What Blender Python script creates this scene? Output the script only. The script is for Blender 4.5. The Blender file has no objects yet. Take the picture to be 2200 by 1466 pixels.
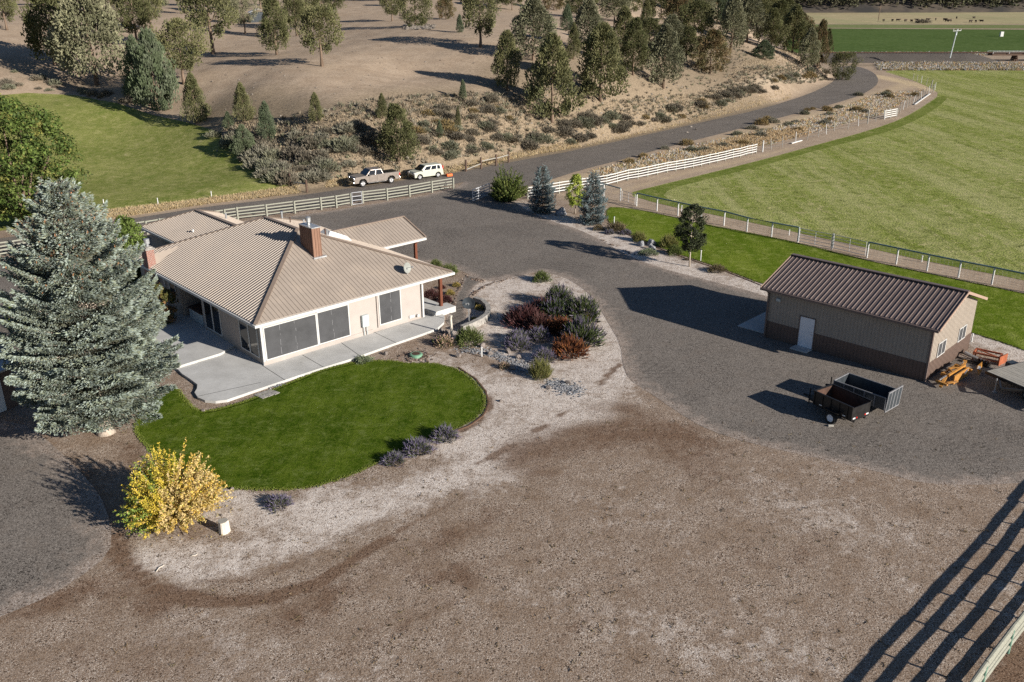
import bpy, bmesh, math, random
import numpy as np
from mathutils import Vector, Matrix
from mathutils.geometry import delaunay_2d_cdt

S = bpy.context.scene
COL = S.collection
R = math.radians
# ------------------------------------------------------------------ camera
FPX, PITCH, ROLL, CH = 1929.7, 0.3823, -0.0069, 22.64
cam_d = bpy.data.cameras.new("camera")
cam = bpy.data.objects.new("camera", cam_d)
COL.objects.link(cam)
cam_d.sensor_width = 36.0
cam_d.lens = FPX / 2200 * 36
cam_d.clip_start = 0.5
cam_d.clip_end = 8000
cam.matrix_world = (Matrix.Translation((0, 0, CH)) @ Matrix.Rotation(R(90) - PITCH, 4, 'X') @ Matrix.Rotation(ROLL, 4, 'Z'))
S.camera = cam
# ------------------------------------------------------------------ light
SUN_AZ, SUN_EL = R(-35.0), R(20.3)
sun_d = bpy.data.lights.new("sun", 'SUN')
sun_d.energy = 5.0
sun_d.angle = R(0.5)
sun_d.color = (1.0, 0.93, 0.83)
sun = bpy.data.objects.new("sun", sun_d)
COL.objects.link(sun)
sv = Vector((math.cos(SUN_AZ) * math.cos(SUN_EL), math.sin(SUN_AZ) * math.cos(SUN_EL), math.sin(SUN_EL)))
sun.rotation_euler = sv.to_track_quat('Z', 'Y').to_euler()
sun.location = sv * 200
W = bpy.data.worlds.new("World")
S.world = W
W.use_nodes = True
nt = W.node_tree
sky = nt.nodes.new('ShaderNodeTexSky')
sky.sky_type = 'NISHITA'
sky.sun_disc = False
sky.sun_elevation = SUN_EL
sky.sun_rotation = R(90) - SUN_AZ
sky.air_density = 0.8
sky.dust_density = 0.2
sky.ozone_density = 3.0
bg = nt.nodes['Background']
nt.links.new(sky.outputs[0], bg.inputs[0])
bg.inputs[1].default_value = 0.05
S.view_settings.view_transform = 'Standard'
S.view_settings.look = 'None'
S.view_settings.exposure = 0.75
S.view_settings.gamma = 1.0
S.cycles.max_bounces = 5
S.cycles.diffuse_bounces = 2
S.cycles.glossy_bounces = 2
S.cycles.transmission_bounces = 3
S.cycles.transparent_max_bounces = 6
S.cycles.use_denoising = False

rng = np.random.default_rng(7)
random.seed(7)
# ------------------------------------------------------------------ surveying: photo pixel -> place on the ground
cp, sp_, cr, sr = math.cos(PITCH), math.sin(PITCH), math.cos(ROLL), math.sin(ROLL)


def ray(px, py):
    u, v = px - 1100, py - 733
    u, v = u * cr + v * sr, -u * sr + v * cr
    dn = FPX * sp_ + v * cp
    fw = FPX * cp - v * sp_
    return u, fw, dn


def G(px, py, z=0.0):
    u, fw, dn = ray(px, py)
    t = (CH - z) / dn
    return Vector((u * t, fw * t, z))


def GP(pts, z=0.0):
    return [tuple(G(x, y, z))[:2] for x, y in pts]


# ------------------------------------------------------------------ terrain
FOOT = [(-60, 512), (60, 497), (201, 476), (330, 458), (440, 440), (550, 428), (640, 416), (750, 400), (850, 386), (960, 372), (1100, 345), (1250, 318),
        (1500, 262), (1640, 231), (1740, 200), (1785, 174), (1792, 158)]
FOOTW = [(-170, 62), (-110, 72)] + GP(FOOT) + [(76, 262), (66, 285), (70, 330), (95, 430), (150, 640), (260, 1000), (-900, 1000), (-900, 62)]
FOOTW = np.array(FOOTW)


def seg_dist(P, poly, closed=True):
    n = len(poly)
    best = np.full(len(P), 1e9)
    for i in range(n if closed else n - 1):
        a, b = poly[i], poly[(i + 1) % n]
        d = b - a
        t = np.clip(((P - a) @ d) / max(d @ d, 1e-9), 0, 1)
        q = P - (a + t[:, None] * d)
        best = np.minimum(best, (q ** 2).sum(1))
    return np.sqrt(best)


def inside(P, poly):
    c = np.zeros(len(P), bool)
    n = len(poly)
    x, y = P[:, 0], P[:, 1]
    for i in range(n):
        x1, y1 = poly[i]
        x2, y2 = poly[(i + 1) % n]
        k = ((y1 > y) != (y2 > y))
        xi = (x2 - x1) * (y - y1) / ((y2 - y1) if y2 != y1 else 1e-9) + x1
        c ^= (k & (x < xi))
    return c


CTRL = [(690, 140, 10.3), (850, 75, 13.2), (600, 120, 10.5), (520, 75, 12), (900, 170, 8.3), (1080, 190, 7.5), (1100, 60, 13.5), (1190, 255, 3.6), (980, 120, 11),
        (1290, 215, 5.5), (1400, 188, 5.5), (1540, 155, 5.0), (1700, 112, 5.5), (1660, 62, 9.5), (1500, 60, 11), (1300, 100, 10.5), (1200, 30, 14), (1760, 128, 4.0),
        (15, 62, 14), (130, 150, 8.6), (210, 186, 6.3), (300, 180, 7.6), (335, 234, 4.6), (430, 268, 3.7), (500, 250, 5.1), (10, 200, 6.2), (300, 330, 1.1), (100, 330, 1.2),
        (550, 340, 1.7), (730, 330, 3.0), (700, 240, 6.8), (850, 345, 1.8), (900, 240, 6.0), (1000, 300, 3.0), (1100, 290, 2.6), (1100, 240, 5.2), (640, 200, 8.0), (450, 160, 9.0),
        (550, 190, 8.2), (1620, 150, 5.2), (1640, 190, 2.4), (1420, 240, 2.6), (1300, 275, 2.2)]
cps = [(*tuple(G(a, b, z))[:2], z) for a, b, z in CTRL]
cps += [(x, 290, 16.5) for x in (-200, -120, -60, 0)] + [(x, 400, 19) for x in (-250, -120, 0)] + [(x, 550, 22) for x in (-300, -100, 60)] + [(40, 330, 12)]
for q in FOOTW[1:-2:1]:
    cps.append((q[0], q[1], 0))
cps = np.array(cps)


def _tps(P, Q):
    r2 = ((P[:, None, :] - Q[None, :, :]) ** 2).sum(2)
    return 0.5 * r2 * np.log(r2 + 1e-9)


_Q = cps[:, :2] / 100
_n = len(_Q)
_A = np.zeros((_n + 3, _n + 3))
_A[:_n, :_n] = _tps(_Q, _Q) + np.eye(_n) * 0.002
_A[:_n, _n] = 1
_A[:_n, _n + 1:] = _Q
_A[_n:, :_n] = _A[:_n, _n:].T
_w = np.linalg.solve(_A, np.concatenate([cps[:, 2], [0, 0, 0]]))


def hnoise(x, y):
    return (np.sin(x * .31 + 1.7 * np.sin(y * .17)) * np.cos(y * .27 + 1.3 * np.sin(x * .21)) * .5 + np.sin(x * .83 + y * .61) * np.sin(y * .93 - x * .37) * .25
            + np.sin(x * 1.7 - y * .9) * np.cos(y * 1.9 + x * .6) * .12)


def height(P):
    P = np.atleast_2d(np.asarray(P, float))
    h = np.zeros(len(P))
    ins = inside(P, FOOTW)
    if ins.any():
        out = []
        PI = P[ins]
        for k in range(0, len(PI), 20000):
            p = PI[k:k + 20000]
            v = _tps(p / 100, _Q) @ _w[:_n] + _w[_n] + (p / 100) @ _w[_n + 1:]
            d = seg_dist(p, FOOTW)
            e = 1 - np.exp(-np.maximum(d - 1.2, 0) / 2.5)
            v = np.where(v < 0.15, 0.15 * np.exp(np.clip(v - .15, -9, 0)), v)
            v = v * e
            a = np.clip(v / 4, 0, 1)
            v = v + a * .12 * hnoise(p[:, 0], p[:, 1]) + a * .35 * hnoise(p[:, 0] * .22 + 5, p[:, 1] * .22)
            out.append(np.clip(v, 0, 23))
        h[ins] = np.concatenate(out)
    return h


def T(px, py):
    """where the line of sight through a photo pixel meets the terrain"""
    u, fw, dn = ray(px, py)
    y = np.arange(40, 700, 1.0)
    t = y / fw
    z = CH - dn * t
    hh = height(np.stack([u * t, y], 1))
    k = np.nonzero(z <= hh)[0]
    if len(k) == 0:
        return G(px, py)
    k = k[0]
    f = 0 if k == 0 else (z[k - 1] - hh[k - 1]) / max((z[k - 1] - hh[k - 1]) - (z[k] - hh[k]), 1e-6)
    yy = y[max(k - 1, 0)] + f
    tt = yy / fw
    p = np.array([[u * tt, yy]])
    return Vector((p[0, 0], p[0, 1], height(p)[0]))


def HZ(x, y):
    return float(height([[x, y]])[0])


# ------------------------------------------------------------------ materials
class N:
    def __init__(s, name):
        s.m = bpy.data.materials.new(name)
        s.m.use_nodes = True
        s.t = s.m.node_tree
        s.b = s.t.nodes['Principled BSDF']
        s.o = s.t.nodes['Material Output']
        s._pos = None

    def n(s, typ, **kw):
        nd = s.t.nodes.new(typ)
        for k, v in kw.items():
            setattr(nd, k, v)
        return nd

    def put(s, sock, v):
        if isinstance(v, bpy.types.NodeSocket):
            s.t.links.new(v, sock)
        elif isinstance(v, (tuple, list)):
            sock.default_value = tuple(v) + ((1,) if len(v) == 3 and len(sock.default_value) == 4 else ())
        else:
            sock.default_value = v

    def pos(s, obj=False):
        if s._pos is None:
            s._pos = s.n('ShaderNodeTexCoord').outputs['Object'] if obj else s.n('ShaderNodeNewGeometry').outputs['Position']
        return s._pos

    def scl(s, v, vec):
        k = s.n('ShaderNodeMapping')
        s.put(k.inputs['Vector'], v)
        k.inputs['Scale'].default_value = vec
        return k.outputs[0]

    def noise(s, scale, detail=3, rough=.6, vec=None, dist=0):
        k = s.n('ShaderNodeTexNoise')
        s.put(k.inputs['Vector'], vec if vec is not None else s.pos())
        k.inputs['Scale'].default_value = scale
        k.inputs['Detail'].default_value = detail
        k.inputs['Roughness'].default_value = rough
        k.inputs['Distortion'].default_value = dist
        return k.outputs['Fac']

    def vor(s, scale, vec=None, out='Color'):
        k = s.n('ShaderNodeTexVoronoi')
        s.put(k.inputs['Vector'], vec if vec is not None else s.pos())
        k.inputs['Scale'].default_value = scale
        return k.outputs[out]

    def wave(s, scale, vec=None, dist=2, det=2, dirn='X'):
        k = s.n('ShaderNodeTexWave')
        k.bands_direction = dirn
        s.put(k.inputs['Vector'], vec if vec is not None else s.pos())
        k.inputs['Scale'].default_value = scale
        k.inputs['Distortion'].default_value = dist
        k.inputs['Detail'].default_value = det
        return k.outputs['Fac']

    def mth(s, op, a, b=0.0, c=None):
        k = s.n('ShaderNodeMath', operation=op)
        s.put(k.inputs[0], a)
        s.put(k.inputs[1], b)
        if c is not None:
            s.put(k.inputs[2], c)
        return k.outputs[0]

    def ramp(s, v, lo, hi, a=0.0, b=1.0):
        k = s.n('ShaderNodeMapRange')
        s.put(k.inputs[0], v)
        for i, x in enumerate((lo, hi, a, b)):
            k.inputs[i + 1].default_value = x
        return k.outputs[0]

    def mix(s, f, a, b, mode='MIX'):
        k = s.n('ShaderNodeMix', data_type='RGBA', blend_type=mode)
        s.put(k.inputs[0], f)
        s.put(k.inputs[6], a)
        s.put(k.inputs[7], b)
        return k.outputs[2]

    def attr(s, name):
        k = s.n('ShaderNodeAttribute')
        k.attribute_name = name
        return k

    def sep(s, v):
        k = s.n('ShaderNodeSeparateColor')
        s.put(k.inputs[0], v)
        return k.outputs

    def bump(s, h, strength=.3, dist=.03):
        k = s.n('ShaderNodeBump')
        s.put(k.inputs['Height'], h)
        k.inputs['Strength'].default_value = strength
        k.inputs['Distance'].default_value = dist
        s.t.links.new(k.outputs[0], s.b.inputs['Normal'])

    def fin(s, col, rough=.9, metal=0, spec=.2):
        s.put(s.b.inputs['Base Color'], col)
        s.put(s.b.inputs['Roughness'], rough)
        s.put(s.b.inputs['Metallic'], metal)
        s.put(s.b.inputs['Specular IOR Level'], spec)
        return s.m


def simple(name, c, rough=.6, metal=0, spec=.3, var=.18, scale=3.0, dirt=None):
    k = N(name)
    k.pos(True)
    nz = k.noise(scale, 5, .65)
    a = tuple(x * (1 - var) for x in c)
    b = tuple(min(1, x * (1 + var)) for x in c)
    col = k.mix(k.ramp(nz, .3, .7), a, b)
    if dirt:
        col = k.mix(k.ramp(k.noise(scale * .37 + .3, 4, .7), .52, .75), col, dirt)
    return k.fin(col, k.ramp(nz, .3, .7, max(0, rough - .08), min(1, rough + .08)), metal, spec)


def speck(k, cols, scale=14.0):
    """stones or chips: random cell colours at two sizes"""
    v = k.sep(k.vor(scale))
    v2 = k.sep(k.vor(scale * 2.3))
    c = k.mix(v[0], cols[0], cols[1])
    c = k.mix(k.ramp(v2[1], .80, .84), c, cols[2])
    c = k.mix(k.ramp(v[2], .09, .07), c, cols[3])
    return c


def m_ground():
    k = N('earth_cover')
    A = k.sep(k.attr('cover').outputs['Color'])
    B = k.sep(k.attr('cover2').outputs['Color'])
    n1 = k.noise(.35, 6, .6)
    n2 = k.noise(2.2, 5, .65)
    n3 = k.noise(9, 4, .7)
    # hill dirt
    dirt = k.mix(k.ramp(n1, .35, .68), (.33, .25, .18), (.42, .33, .245))
    dirt = k.mix(k.ramp(n2, .5, .78), dirt, (.215, .16, .115))
    dirt = k.mix(k.ramp(k.noise(.9, 6, .72), .56, .74), dirt, (.40, .325, .235))
    dirt = k.mix(k.ramp(n3, .62, .7), dirt, (.13, .10, .065))
    # chips
    chip = speck(k, [(.185, .128, .090), (.29, .22, .168), (.66, .58, .50), (.055, .038, .028)], 22)
    chip = k.mix(k.ramp(k.noise(.55, 7, .65), .42, .66), chip, speck(k, [(.145, .094, .060), (.26, .182, .125), (.46, .38, .31), (.06, .038, .026)], 25))
    pale = speck(k, [(.44, .37, .315), (.65, .575, .515), (.88, .84, .79), (.20, .15, .115)], 22)
    bl = k.mth('ADD', A[1], k.mth('ADD', k.mth('MULTIPLY', k.mth('SUBTRACT', k.noise(1.3, 9, .8), .5), 3.6), k.mth('MULTIPLY', k.mth('SUBTRACT', k.noise(.16, 3, .6), .46), 1.6)))
    chip = k.mix(k.ramp(bl, .30, 1.05, 0, .92), chip, pale)
    br = k.mth('ADD', A[2], k.mth('ADD', k.mth('MULTIPLY', k.mth('SUBTRACT', k.noise(1.3, 8, .78), .5), 2.2), k.mth('MULTIPLY', k.mth('SUBTRACT', k.noise(.22, 4, .6, None, .5), .48), 1.8)))
    chip = k.mix(k.ramp(br, .42, 1.0, 0, .85), chip, speck(k, [(.095, .054, .034), (.17, .104, .066), (.28, .19, .13), (.04, .024, .016)], 22))
    col = k.mix(A[0], dirt, chip)
    # dry gold grass
    gold = k.mix(k.ramp(k.noise(6, 5, .7), .35, .65), (.46, .34, .20), (.62, .50, .33))
    col = k.mix(k.ramp(k.mth('ADD', B[0], k.mth('MULTIPLY', k.mth('SUBTRACT', n2, .5), 1.1)), .35, .8), col, gold)
    # bare pale bank
    bank = k.mix(k.ramp(k.noise(3, 6, .7), .35, .65), (.42, .34, .25), (.55, .46, .35))
    col = k.mix(k.ramp(k.mth('ADD', B[1], k.mth('MULTIPLY', k.mth('SUBTRACT', n2, .5), 1.2)), .45, .8), col, bank)
    # scrubby litter
    scr = k.mix(k.ramp(k.noise(4, 5, .7), .35, .65), (.15, .115, .08), (.33, .26, .18))
    col = k.mix(k.ramp(k.mth('ADD', B[2], k.mth('MULTIPLY', k.mth('SUBTRACT', n2, .5), .9)), .3, .8), col, scr)
    k.bump(k.mth('ADD', k.mth('MULTIPLY', n2, 1.2), k.noise(14, 4, .7)), .55, .05)
    return k.fin(col, .95, 0, .1)


def m_gravel(name, tone=1.0, warm=0.0, edge=True):
    k = N(name)
    g = [tuple(x * tone for x in c) for c in [(.088, .076, .066), (.185, .161, .141), (.35, .315, .28), (.038, .033, .029)]]
    col = speck(k, g, 19)
    col = k.mix(k.ramp(k.noise(.28, 6, .6), .40, .70, 0, .7), col, speck(k, [tuple(x * 1.22 for x in c) for c in g], 15))
    col = k.mix(k.ramp(k.noise(.8, 7, .7), .52, .78, 0, .7), col, (.19 * tone, .155 * tone, .128 * tone))
    w = k.wave(1.15, None, 9, 3, 'Y')
    for cx, cy, sc in ((27, 36, 1.9), (9, 88, 1.3), (-2, 60, 1.1)):
        mp = k.n('ShaderNodeMapping')
        k.t.links.new(k.pos(), mp.inputs['Vector'])
        mp.inputs['Location'].default_value = (-cx, -cy, 0)
        wv = k.n('ShaderNodeTexWave')
        wv.wave_type = 'RINGS'; wv.rings_direction = 'Z'
        k.t.links.new(mp.outputs[0], wv.inputs['Vector'])
        wv.inputs['Scale'].default_value = sc * .45
        wv.inputs['Distortion'].default_value = 2.2
        wv.inputs['Detail'].default_value = 4
        wv.inputs['Detail Scale'].default_value = .3
        msk = k.ramp(k.noise(.11, 3, .6, k.scl(k.pos(), (1, 1, 1)), .3), .52, .64)
        col = k.mix(k.mth('MULTIPLY', k.ramp(wv.outputs['Fac'], .55, .95, 0, .2), msk), col, (.05, .044, .04))
    col = k.mix(k.ramp(w, .72, .95, 0, .07), col, (.06, .054, .05))
    if edge:
        e = k.attr('edge').outputs['Fac']
        pale = speck(k, [(.19, .145, .115), (.34, .275, .23), (.55, .49, .44), (.09, .065, .05)], 17)
        f = k.mth('ADD', e, k.mth('MULTIPLY', k.mth('SUBTRACT', k.noise(1.1, 8, .75), .5), 2.2))
        col = k.mix(k.ramp(f, .5, -.05), col, pale)
    k.bump(k.mth('ADD', k.noise(16, 3, .7), k.mth('MULTIPLY', w, .08)), .45, .04)
    return k.fin(col, .93, 0, .15)


def m_grass(name, a, b, c, pat=1.0, stripes=None, bumpd=.05, bare=None, mott=None):
    k = N(name)
    n1 = k.noise(.25 * pat, 6, .6)
    n2 = k.noise(3.0 * pat, 6, .72)
    n3 = k.noise(12 * pat, 3, .7)
    col = k.mix(k.ramp(n1, .38, .64), a, b)
    col = k.mix(k.ramp(n2, .45, .75), col, c)
    col = k.mix(k.ramp(n3, .35, .62, .55, 0), col, tuple(x * .45 for x in a))
    if stripes:
        v = k.n('ShaderNodeMapping')
        k.t.links.new(k.pos(), v.inputs['Vector'])
        v.inputs['Rotation'].default_value = (0, 0, stripes[0])
        v.inputs['Scale'].default_value = (stripes[1], stripes[1] * .07, 1)
        st = k.noise(1.0, 5, .7, v.outputs[0], .6)
        col = k.mix(k.ramp(st, .42, .66, 0, stripes[2]), col, stripes[3])
        col = k.mix(k.ramp(k.noise(2.3, 4, .7, v.outputs[0]), .58, .72, 0, stripes[2] * .8), col, tuple(x * .4 for x in a))
    if mott:
        m1 = k.noise(mott[0], 6, .8, None, .4)
        col = k.mix(k.ramp(m1, .52, .66, 0, .8), col, mott[1])
        col = k.mix(k.ramp(m1, .46, .36, 0, .75), col, mott[2])
    if bare:
        col = k.mix(k.ramp(k.noise(.6 * pat, 6, .75), .63, .72), col, bare)
    k.bump(k.mth('ADD', n3, k.mth('MULTIPLY', n2, 1.0)), .7, bumpd)
    return k.fin(col, .95, 0, .02)


def m_leaf(name, rough=.7, trans=.22, gain=1.0):
    k = N(name)
    a = k.attr('col').outputs['Color']
    oi = k.n('ShaderNodeObjectInfo').outputs['Random']
    col = k.mix(k.ramp(oi, 0, 1, 0, .18), a, (.12, .10, .05))
    hs = k.n('ShaderNodeHueSaturation')
    k.put(hs.inputs['Value'], k.ramp(oi, 0, 1, .85 * gain, 1.15 * gain))
    k.put(hs.inputs['Color'], col)
    k.fin(hs.outputs[0], rough, 0, .25)
    tr = k.n('ShaderNodeBsdfTranslucent')
    k.put(tr.inputs[0], hs.outputs[0])
    mx = k.n('ShaderNodeMixShader')
    mx.inputs[0].default_value = trans
    k.t.links.new(k.b.outputs[0], mx.inputs[1])
    k.t.links.new(tr.outputs[0], mx.inputs[2])
    k.t.links.new(mx.outputs[0], k.o.inputs[0])
    return k.m


def m_bark(name, a, b):
    k = N(name)
    v = k.scl(k.pos(True), (6, 6, 1.2))
    nz = k.noise(2.5, 5, .7, v)
    k.bump(nz, .6, .04)
    return k.fin(k.mix(k.ramp(nz, .35, .65), a, b), .9)


def m_wood(name, a, b, sc=(1, 12, 12)):
    k = N(name)
    v = k.scl(k.pos(True), sc)
    nz = k.noise(1.6, 5, .7, v)
    k.bump(nz, .3, .01)
    return k.fin(k.mix(k.ramp(nz, .32, .68), a, b), .85)


def m_brick():
    k = N('chimney_brick')
    tc = k.n('ShaderNodeTexCoord').outputs['Object']
    sx = k.n('ShaderNodeSeparateXYZ')
    k.t.links.new(tc, sx.inputs[0])
    cb = k.n('ShaderNodeCombineXYZ')
    k.put(cb.inputs[0], k.mth('ADD', sx.outputs[0], sx.outputs[1]))
    k.put(cb.inputs[1], sx.outputs[2])
    br = k.n('ShaderNodeTexBrick')
    k.t.links.new(cb.outputs[0], br.inputs[0])
    br.inputs['Color1'].default_value = (.24, .075, .048, 1)
    br.inputs['Color2'].default_value = (.17, .055, .038, 1)
    br.inputs['Mortar'].default_value = (.42, .38, .34, 1)
    br.inputs['Scale'].default_value = 1
    br.inputs['Brick Width'].default_value = .22
    br.inputs['Row Height'].default_value = .085
    br.inputs['Mortar Size'].default_value = .01
    return k.fin(br.outputs[0], .85)


def m_rock(name, a, b):
    k = N(name)
    k.pos(True)
    nz = k.noise(3, 7, .7)
    k.bump(nz, .7, .08)
    return k.fin(k.mix(k.ramp(nz, .35, .68), a, b), .9)


def m_concrete():
    k = N('concrete')
    n1 = k.noise(.5, 7, .7)
    n2 = k.noise(7, 5, .6)
    col = k.mix(k.ramp(n1, .35, .7), (.40, .395, .38), (.53, .525, .51))
    col = k.mix(k.ramp(n2, .5, .8, 0, .5), col, (.29, .28, .27))
    col = k.mix(k.ramp(k.noise(1.4, 8, .75), .6, .75, 0, .55), col, (.25, .235, .22))
    k.bump(n2, .15, .01)
    return k.fin(col, .85)


def m_siding(name, c, w=.23, axis=0, dark=.75):
    k = N(name)
    tc = k.n('ShaderNodeTexCoord').outputs['Object']
    k._pos = tc
    nz = k.noise(1.2, 5, .6)
    col = k.mix(k.ramp(nz, .3, .7), tuple(x * .93 for x in c), tuple(x * 1.05 for x in c))
    sx = k.n('ShaderNodeSeparateXYZ')
    k.t.links.new(tc, sx.inputs[0])
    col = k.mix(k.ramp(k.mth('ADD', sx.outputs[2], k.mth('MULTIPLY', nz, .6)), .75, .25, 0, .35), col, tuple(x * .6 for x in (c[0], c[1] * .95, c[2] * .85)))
    return k.fin(col, .65)


M = {}
M['ground'] = m_ground()
M['gravel'] = m_gravel('yard_gravel', 1.0)
M['gravel_road'] = m_gravel('road_gravel', .92, edge=False)
M['concrete'] = m_concrete()
M['lawn'] = m_grass('lawn_turf', (.036, .074, .003), (.095, .142, .012), (.135, .165, .028), 1.5, (R(60), .8, .5, (.115, .155, .018)), mott=(1.3, (.14, .175, .045), (.026, .058, .002)))
M['side_lawn'] = m_grass('strip_turf', (.095, .145, .010), (.175, .225, .028), (.23, .265, .055), .7, (R(-14), .5, .75, (.065, .115, .004)), bare=(.21, .19, .07), mott=(.9, (.24, .27, .07), (.08, .13, .008)))
M['hay'] = m_grass('hay_stubble', (.17, .22, .034), (.28, .325, .085), (.40, .385, .15), .42, (R(34), .3, .7, (.38, .37, .17)), .14, bare=(.16, .145, .06), mott=(.75, (.43, .38, .20), (.10, .115, .028)))
M['hay_edge'] = m_grass('field_margin_turf', (.12, .165, .025), (.19, .225, .05), (.27, .27, .09), .5, mott=(.7, (.28, .27, .11), (.09, .13, .02)))
M['pasture'] = m_grass('pasture_turf', (.165, .195, .045), (.25, .265, .08), (.33, .31, .135), .5, bare=(.38, .32, .20), mott=(.6, (.33, .315, .13), (.11, .15, .03)))
M['crop'] = m_grass('crop_green', (.070, .115, .030), (.095, .145, .042), (.13, .175, .065), .06, (0, .12, .35, (.09, .135, .045)), .1)
M['crop_pale'] = m_grass('crop_pale', (.17, .20, .08), (.22, .25, .11), (.24, .25, .12), .05)
M['straw'] = m_grass('dry_meadow', (.40, .33, .20), (.55, .45, .28), (.33, .31, .17), .03, (R(3), .03, .6, (.30, .30, .16)), .1)
M['leaf'] = m_leaf('foliage')
M['needle'] = m_leaf('needles', .75, .10)
M['bark'] = m_bark('bark_brown', (.10, .07, .05), (.24, .175, .13))
M['bark_pale'] = m_bark('bark_pale', (.30, .25, .20), (.5, .43, .36))
M['twig'] = m_bark('twigs', (.10, .085, .07), (.2, .17, .14))
M['rail_wood'] = m_wood('weathered_rail', (.20, .20, .165), (.33, .33, .275))
M['white_rail'] = m_wood('white_rail_paint', (.46, .46, .45), (.66, .66, .645))
M['dark_wood'] = m_wood('dark_post_wood', (.06, .04, .03), (.15, .10, .075))
M['grey_wood'] = m_wood('grey_plank_wood', (.20, .19, .17), (.40, .38, .34), (1.5, 14, 14))
M['post_stain'] = m_wood('stained_post', (.10, .035, .02), (.17, .06, .035), (10, 10, 1))
M['green_steel'] = simple('green_steel', (.14, .25, .19), .5, 0, .4)
M['pipe'] = simple('pipe_steel', (.16, .23, .235), .45, .2, .4)
M['galv'] = simple('galvanised_steel', (.45, .46, .47), .4, .6, .5)
M['gate_grey'] = simple('gate_grey_metal', (.42, .43, .45), .5, 0, .4, .06)
M['white'] = simple('white_paint', (.62, .62, .61), .5, 0, .3, .05, 2, None)
M['fascia'] = simple('white_fascia', (.52, .515, .50), .5, 0, .3, .04)
M['roof_tan'] = simple('tan_roof_metal', (.315, .265, .222), .5, .0, .4, .09, .5, (.35, .29, .235))
M['roof_trim'] = simple('tan_roof_trim', (.235, .18, .142), .5, .0, .4, .08)
M['roof_brown'] = simple('brown_roof_metal', (.145, .108, .096), .42, .0, .5, .08, .8)
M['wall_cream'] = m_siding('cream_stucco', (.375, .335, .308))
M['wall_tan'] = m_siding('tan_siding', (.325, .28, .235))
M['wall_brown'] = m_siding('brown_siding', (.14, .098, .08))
M['wall_shade'] = m_siding('cream_stucco_shaded', (.36, .31, .27))  # darker copy of the cream stucco, wall shade put into its colour
M['wood_chimney'] = m_wood('chimney_boards', (.17, .095, .065), (.26, .155, .11), (8, 8, .8))
M['brick'] = m_brick()
M['screen'] = simple('sun_screen', (.055, .056, .06), .6, 0, .3, .22, .8)
M['dark'] = simple('joint_dark', (.02, .02, .02), .8)  # near-black for the slab joints
M['black'] = simple('black_paint', (.016, .015, .015), .35, .1, .5, .3)
M['gunmetal'] = simple('gunmetal_paint', (.055, .065, .075), .4, .3, .5, .2)
M['rust'] = simple('rusty_steel', (.085, .048, .035), .8, .2, .3, .4, 2.5, (.05, .04, .035))
M['tyre'] = simple('tyre_rubber', (.02, .02, .02), .85)
M['rim'] = simple('wheel_rim', (.6, .6, .62), .3, .7, .5)
M['rim_white'] = simple('white_wheel_rim', (.75, .77, .8), .35, 0, .5)
M['truck'] = simple('champagne_car_paint', (.24, .205, .18), .35, .25, .6, .05)
M['suv'] = simple('pale_car_paint', (.47, .475, .40), .35, .05, .6, .05)
M['red'] = simple('red_lens', (.45, .02, .015), .3)
M['orange'] = simple('orange_paint', (.30, .085, .035), .5, 0, .4, .3)
M['yellow'] = simple('yellow_paint', (.40, .185, .035), .5, 0, .4, .25, 3, (.20, .12, .07))
M['chrome'] = simple('chrome', (.7, .7, .7), .2, .9, .5)
M['amber'] = simple('headlight_lens', (.7, .72, .75), .15, .2, .6)
M['rock'] = m_rock('basalt_rock', (.12, .10, .09), (.30, .26, .235))
M['rock_grey'] = m_rock('grey_rock', (.16, .16, .17), (.34, .35, .37))
M['block'] = m_rock('wall_block', (.22, .205, .19), (.40, .38, .35))
M['cow'] = simple('cow_hide', (.025, .016, .012), .8)
M['lid'] = simple('green_plastic', (.14, .27, .18), .5)
M['stump'] = m_bark('stump_wood', (.42, .38, .32), (.66, .60, .52))
M['meter'] = simple('grey_box', (.42, .47, .48), .45, .1, .4, .06)
M['dishgrey'] = simple('dish_grey', (.055, .065, .075), .85, 0, .1)
M['ballast'] = m_gravel('rail_ballast', .55, edge=False)
M['glassy'] = N('window_glass').m
_g = M['glassy'].node_tree.nodes['Principled BSDF']
_g.inputs['Base Color'].default_value = (.012, .014, .018, 1)
_g.inputs['Roughness'].default_value = .04
_g.inputs['Specular IOR Level'].default_value = .45
def m_reflect():
    k = N('bright_glass')
    return k.fin((.05, .05, .05), .02, 0, 1.0)

# ------------------------------------------------------------------ object helpers
def props(o, label=None, cat=None, group=None, kind=None):
    if label: o['label'] = label
    if cat: o['category'] = cat
    if group: o['group'] = group
    if kind: o['kind'] = kind
    return o


def thing(name, label, cat, loc=(0, 0, 0), rz=0.0, group=None):
    o = bpy.data.objects.new(name, None)
    COL.objects.link(o)
    o.location = loc
    o.rotation_euler = (0, 0, rz)
    o.empty_display_size = .2
    return props(o, label, cat, group)


def link(name, me, parent=None, loc=None):
    o = bpy.data.objects.new(name, me)
    COL.objects.link(o)
    if parent is not None:
        o.parent = parent
    if loc is not None:
        o.location = loc
    return o


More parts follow.
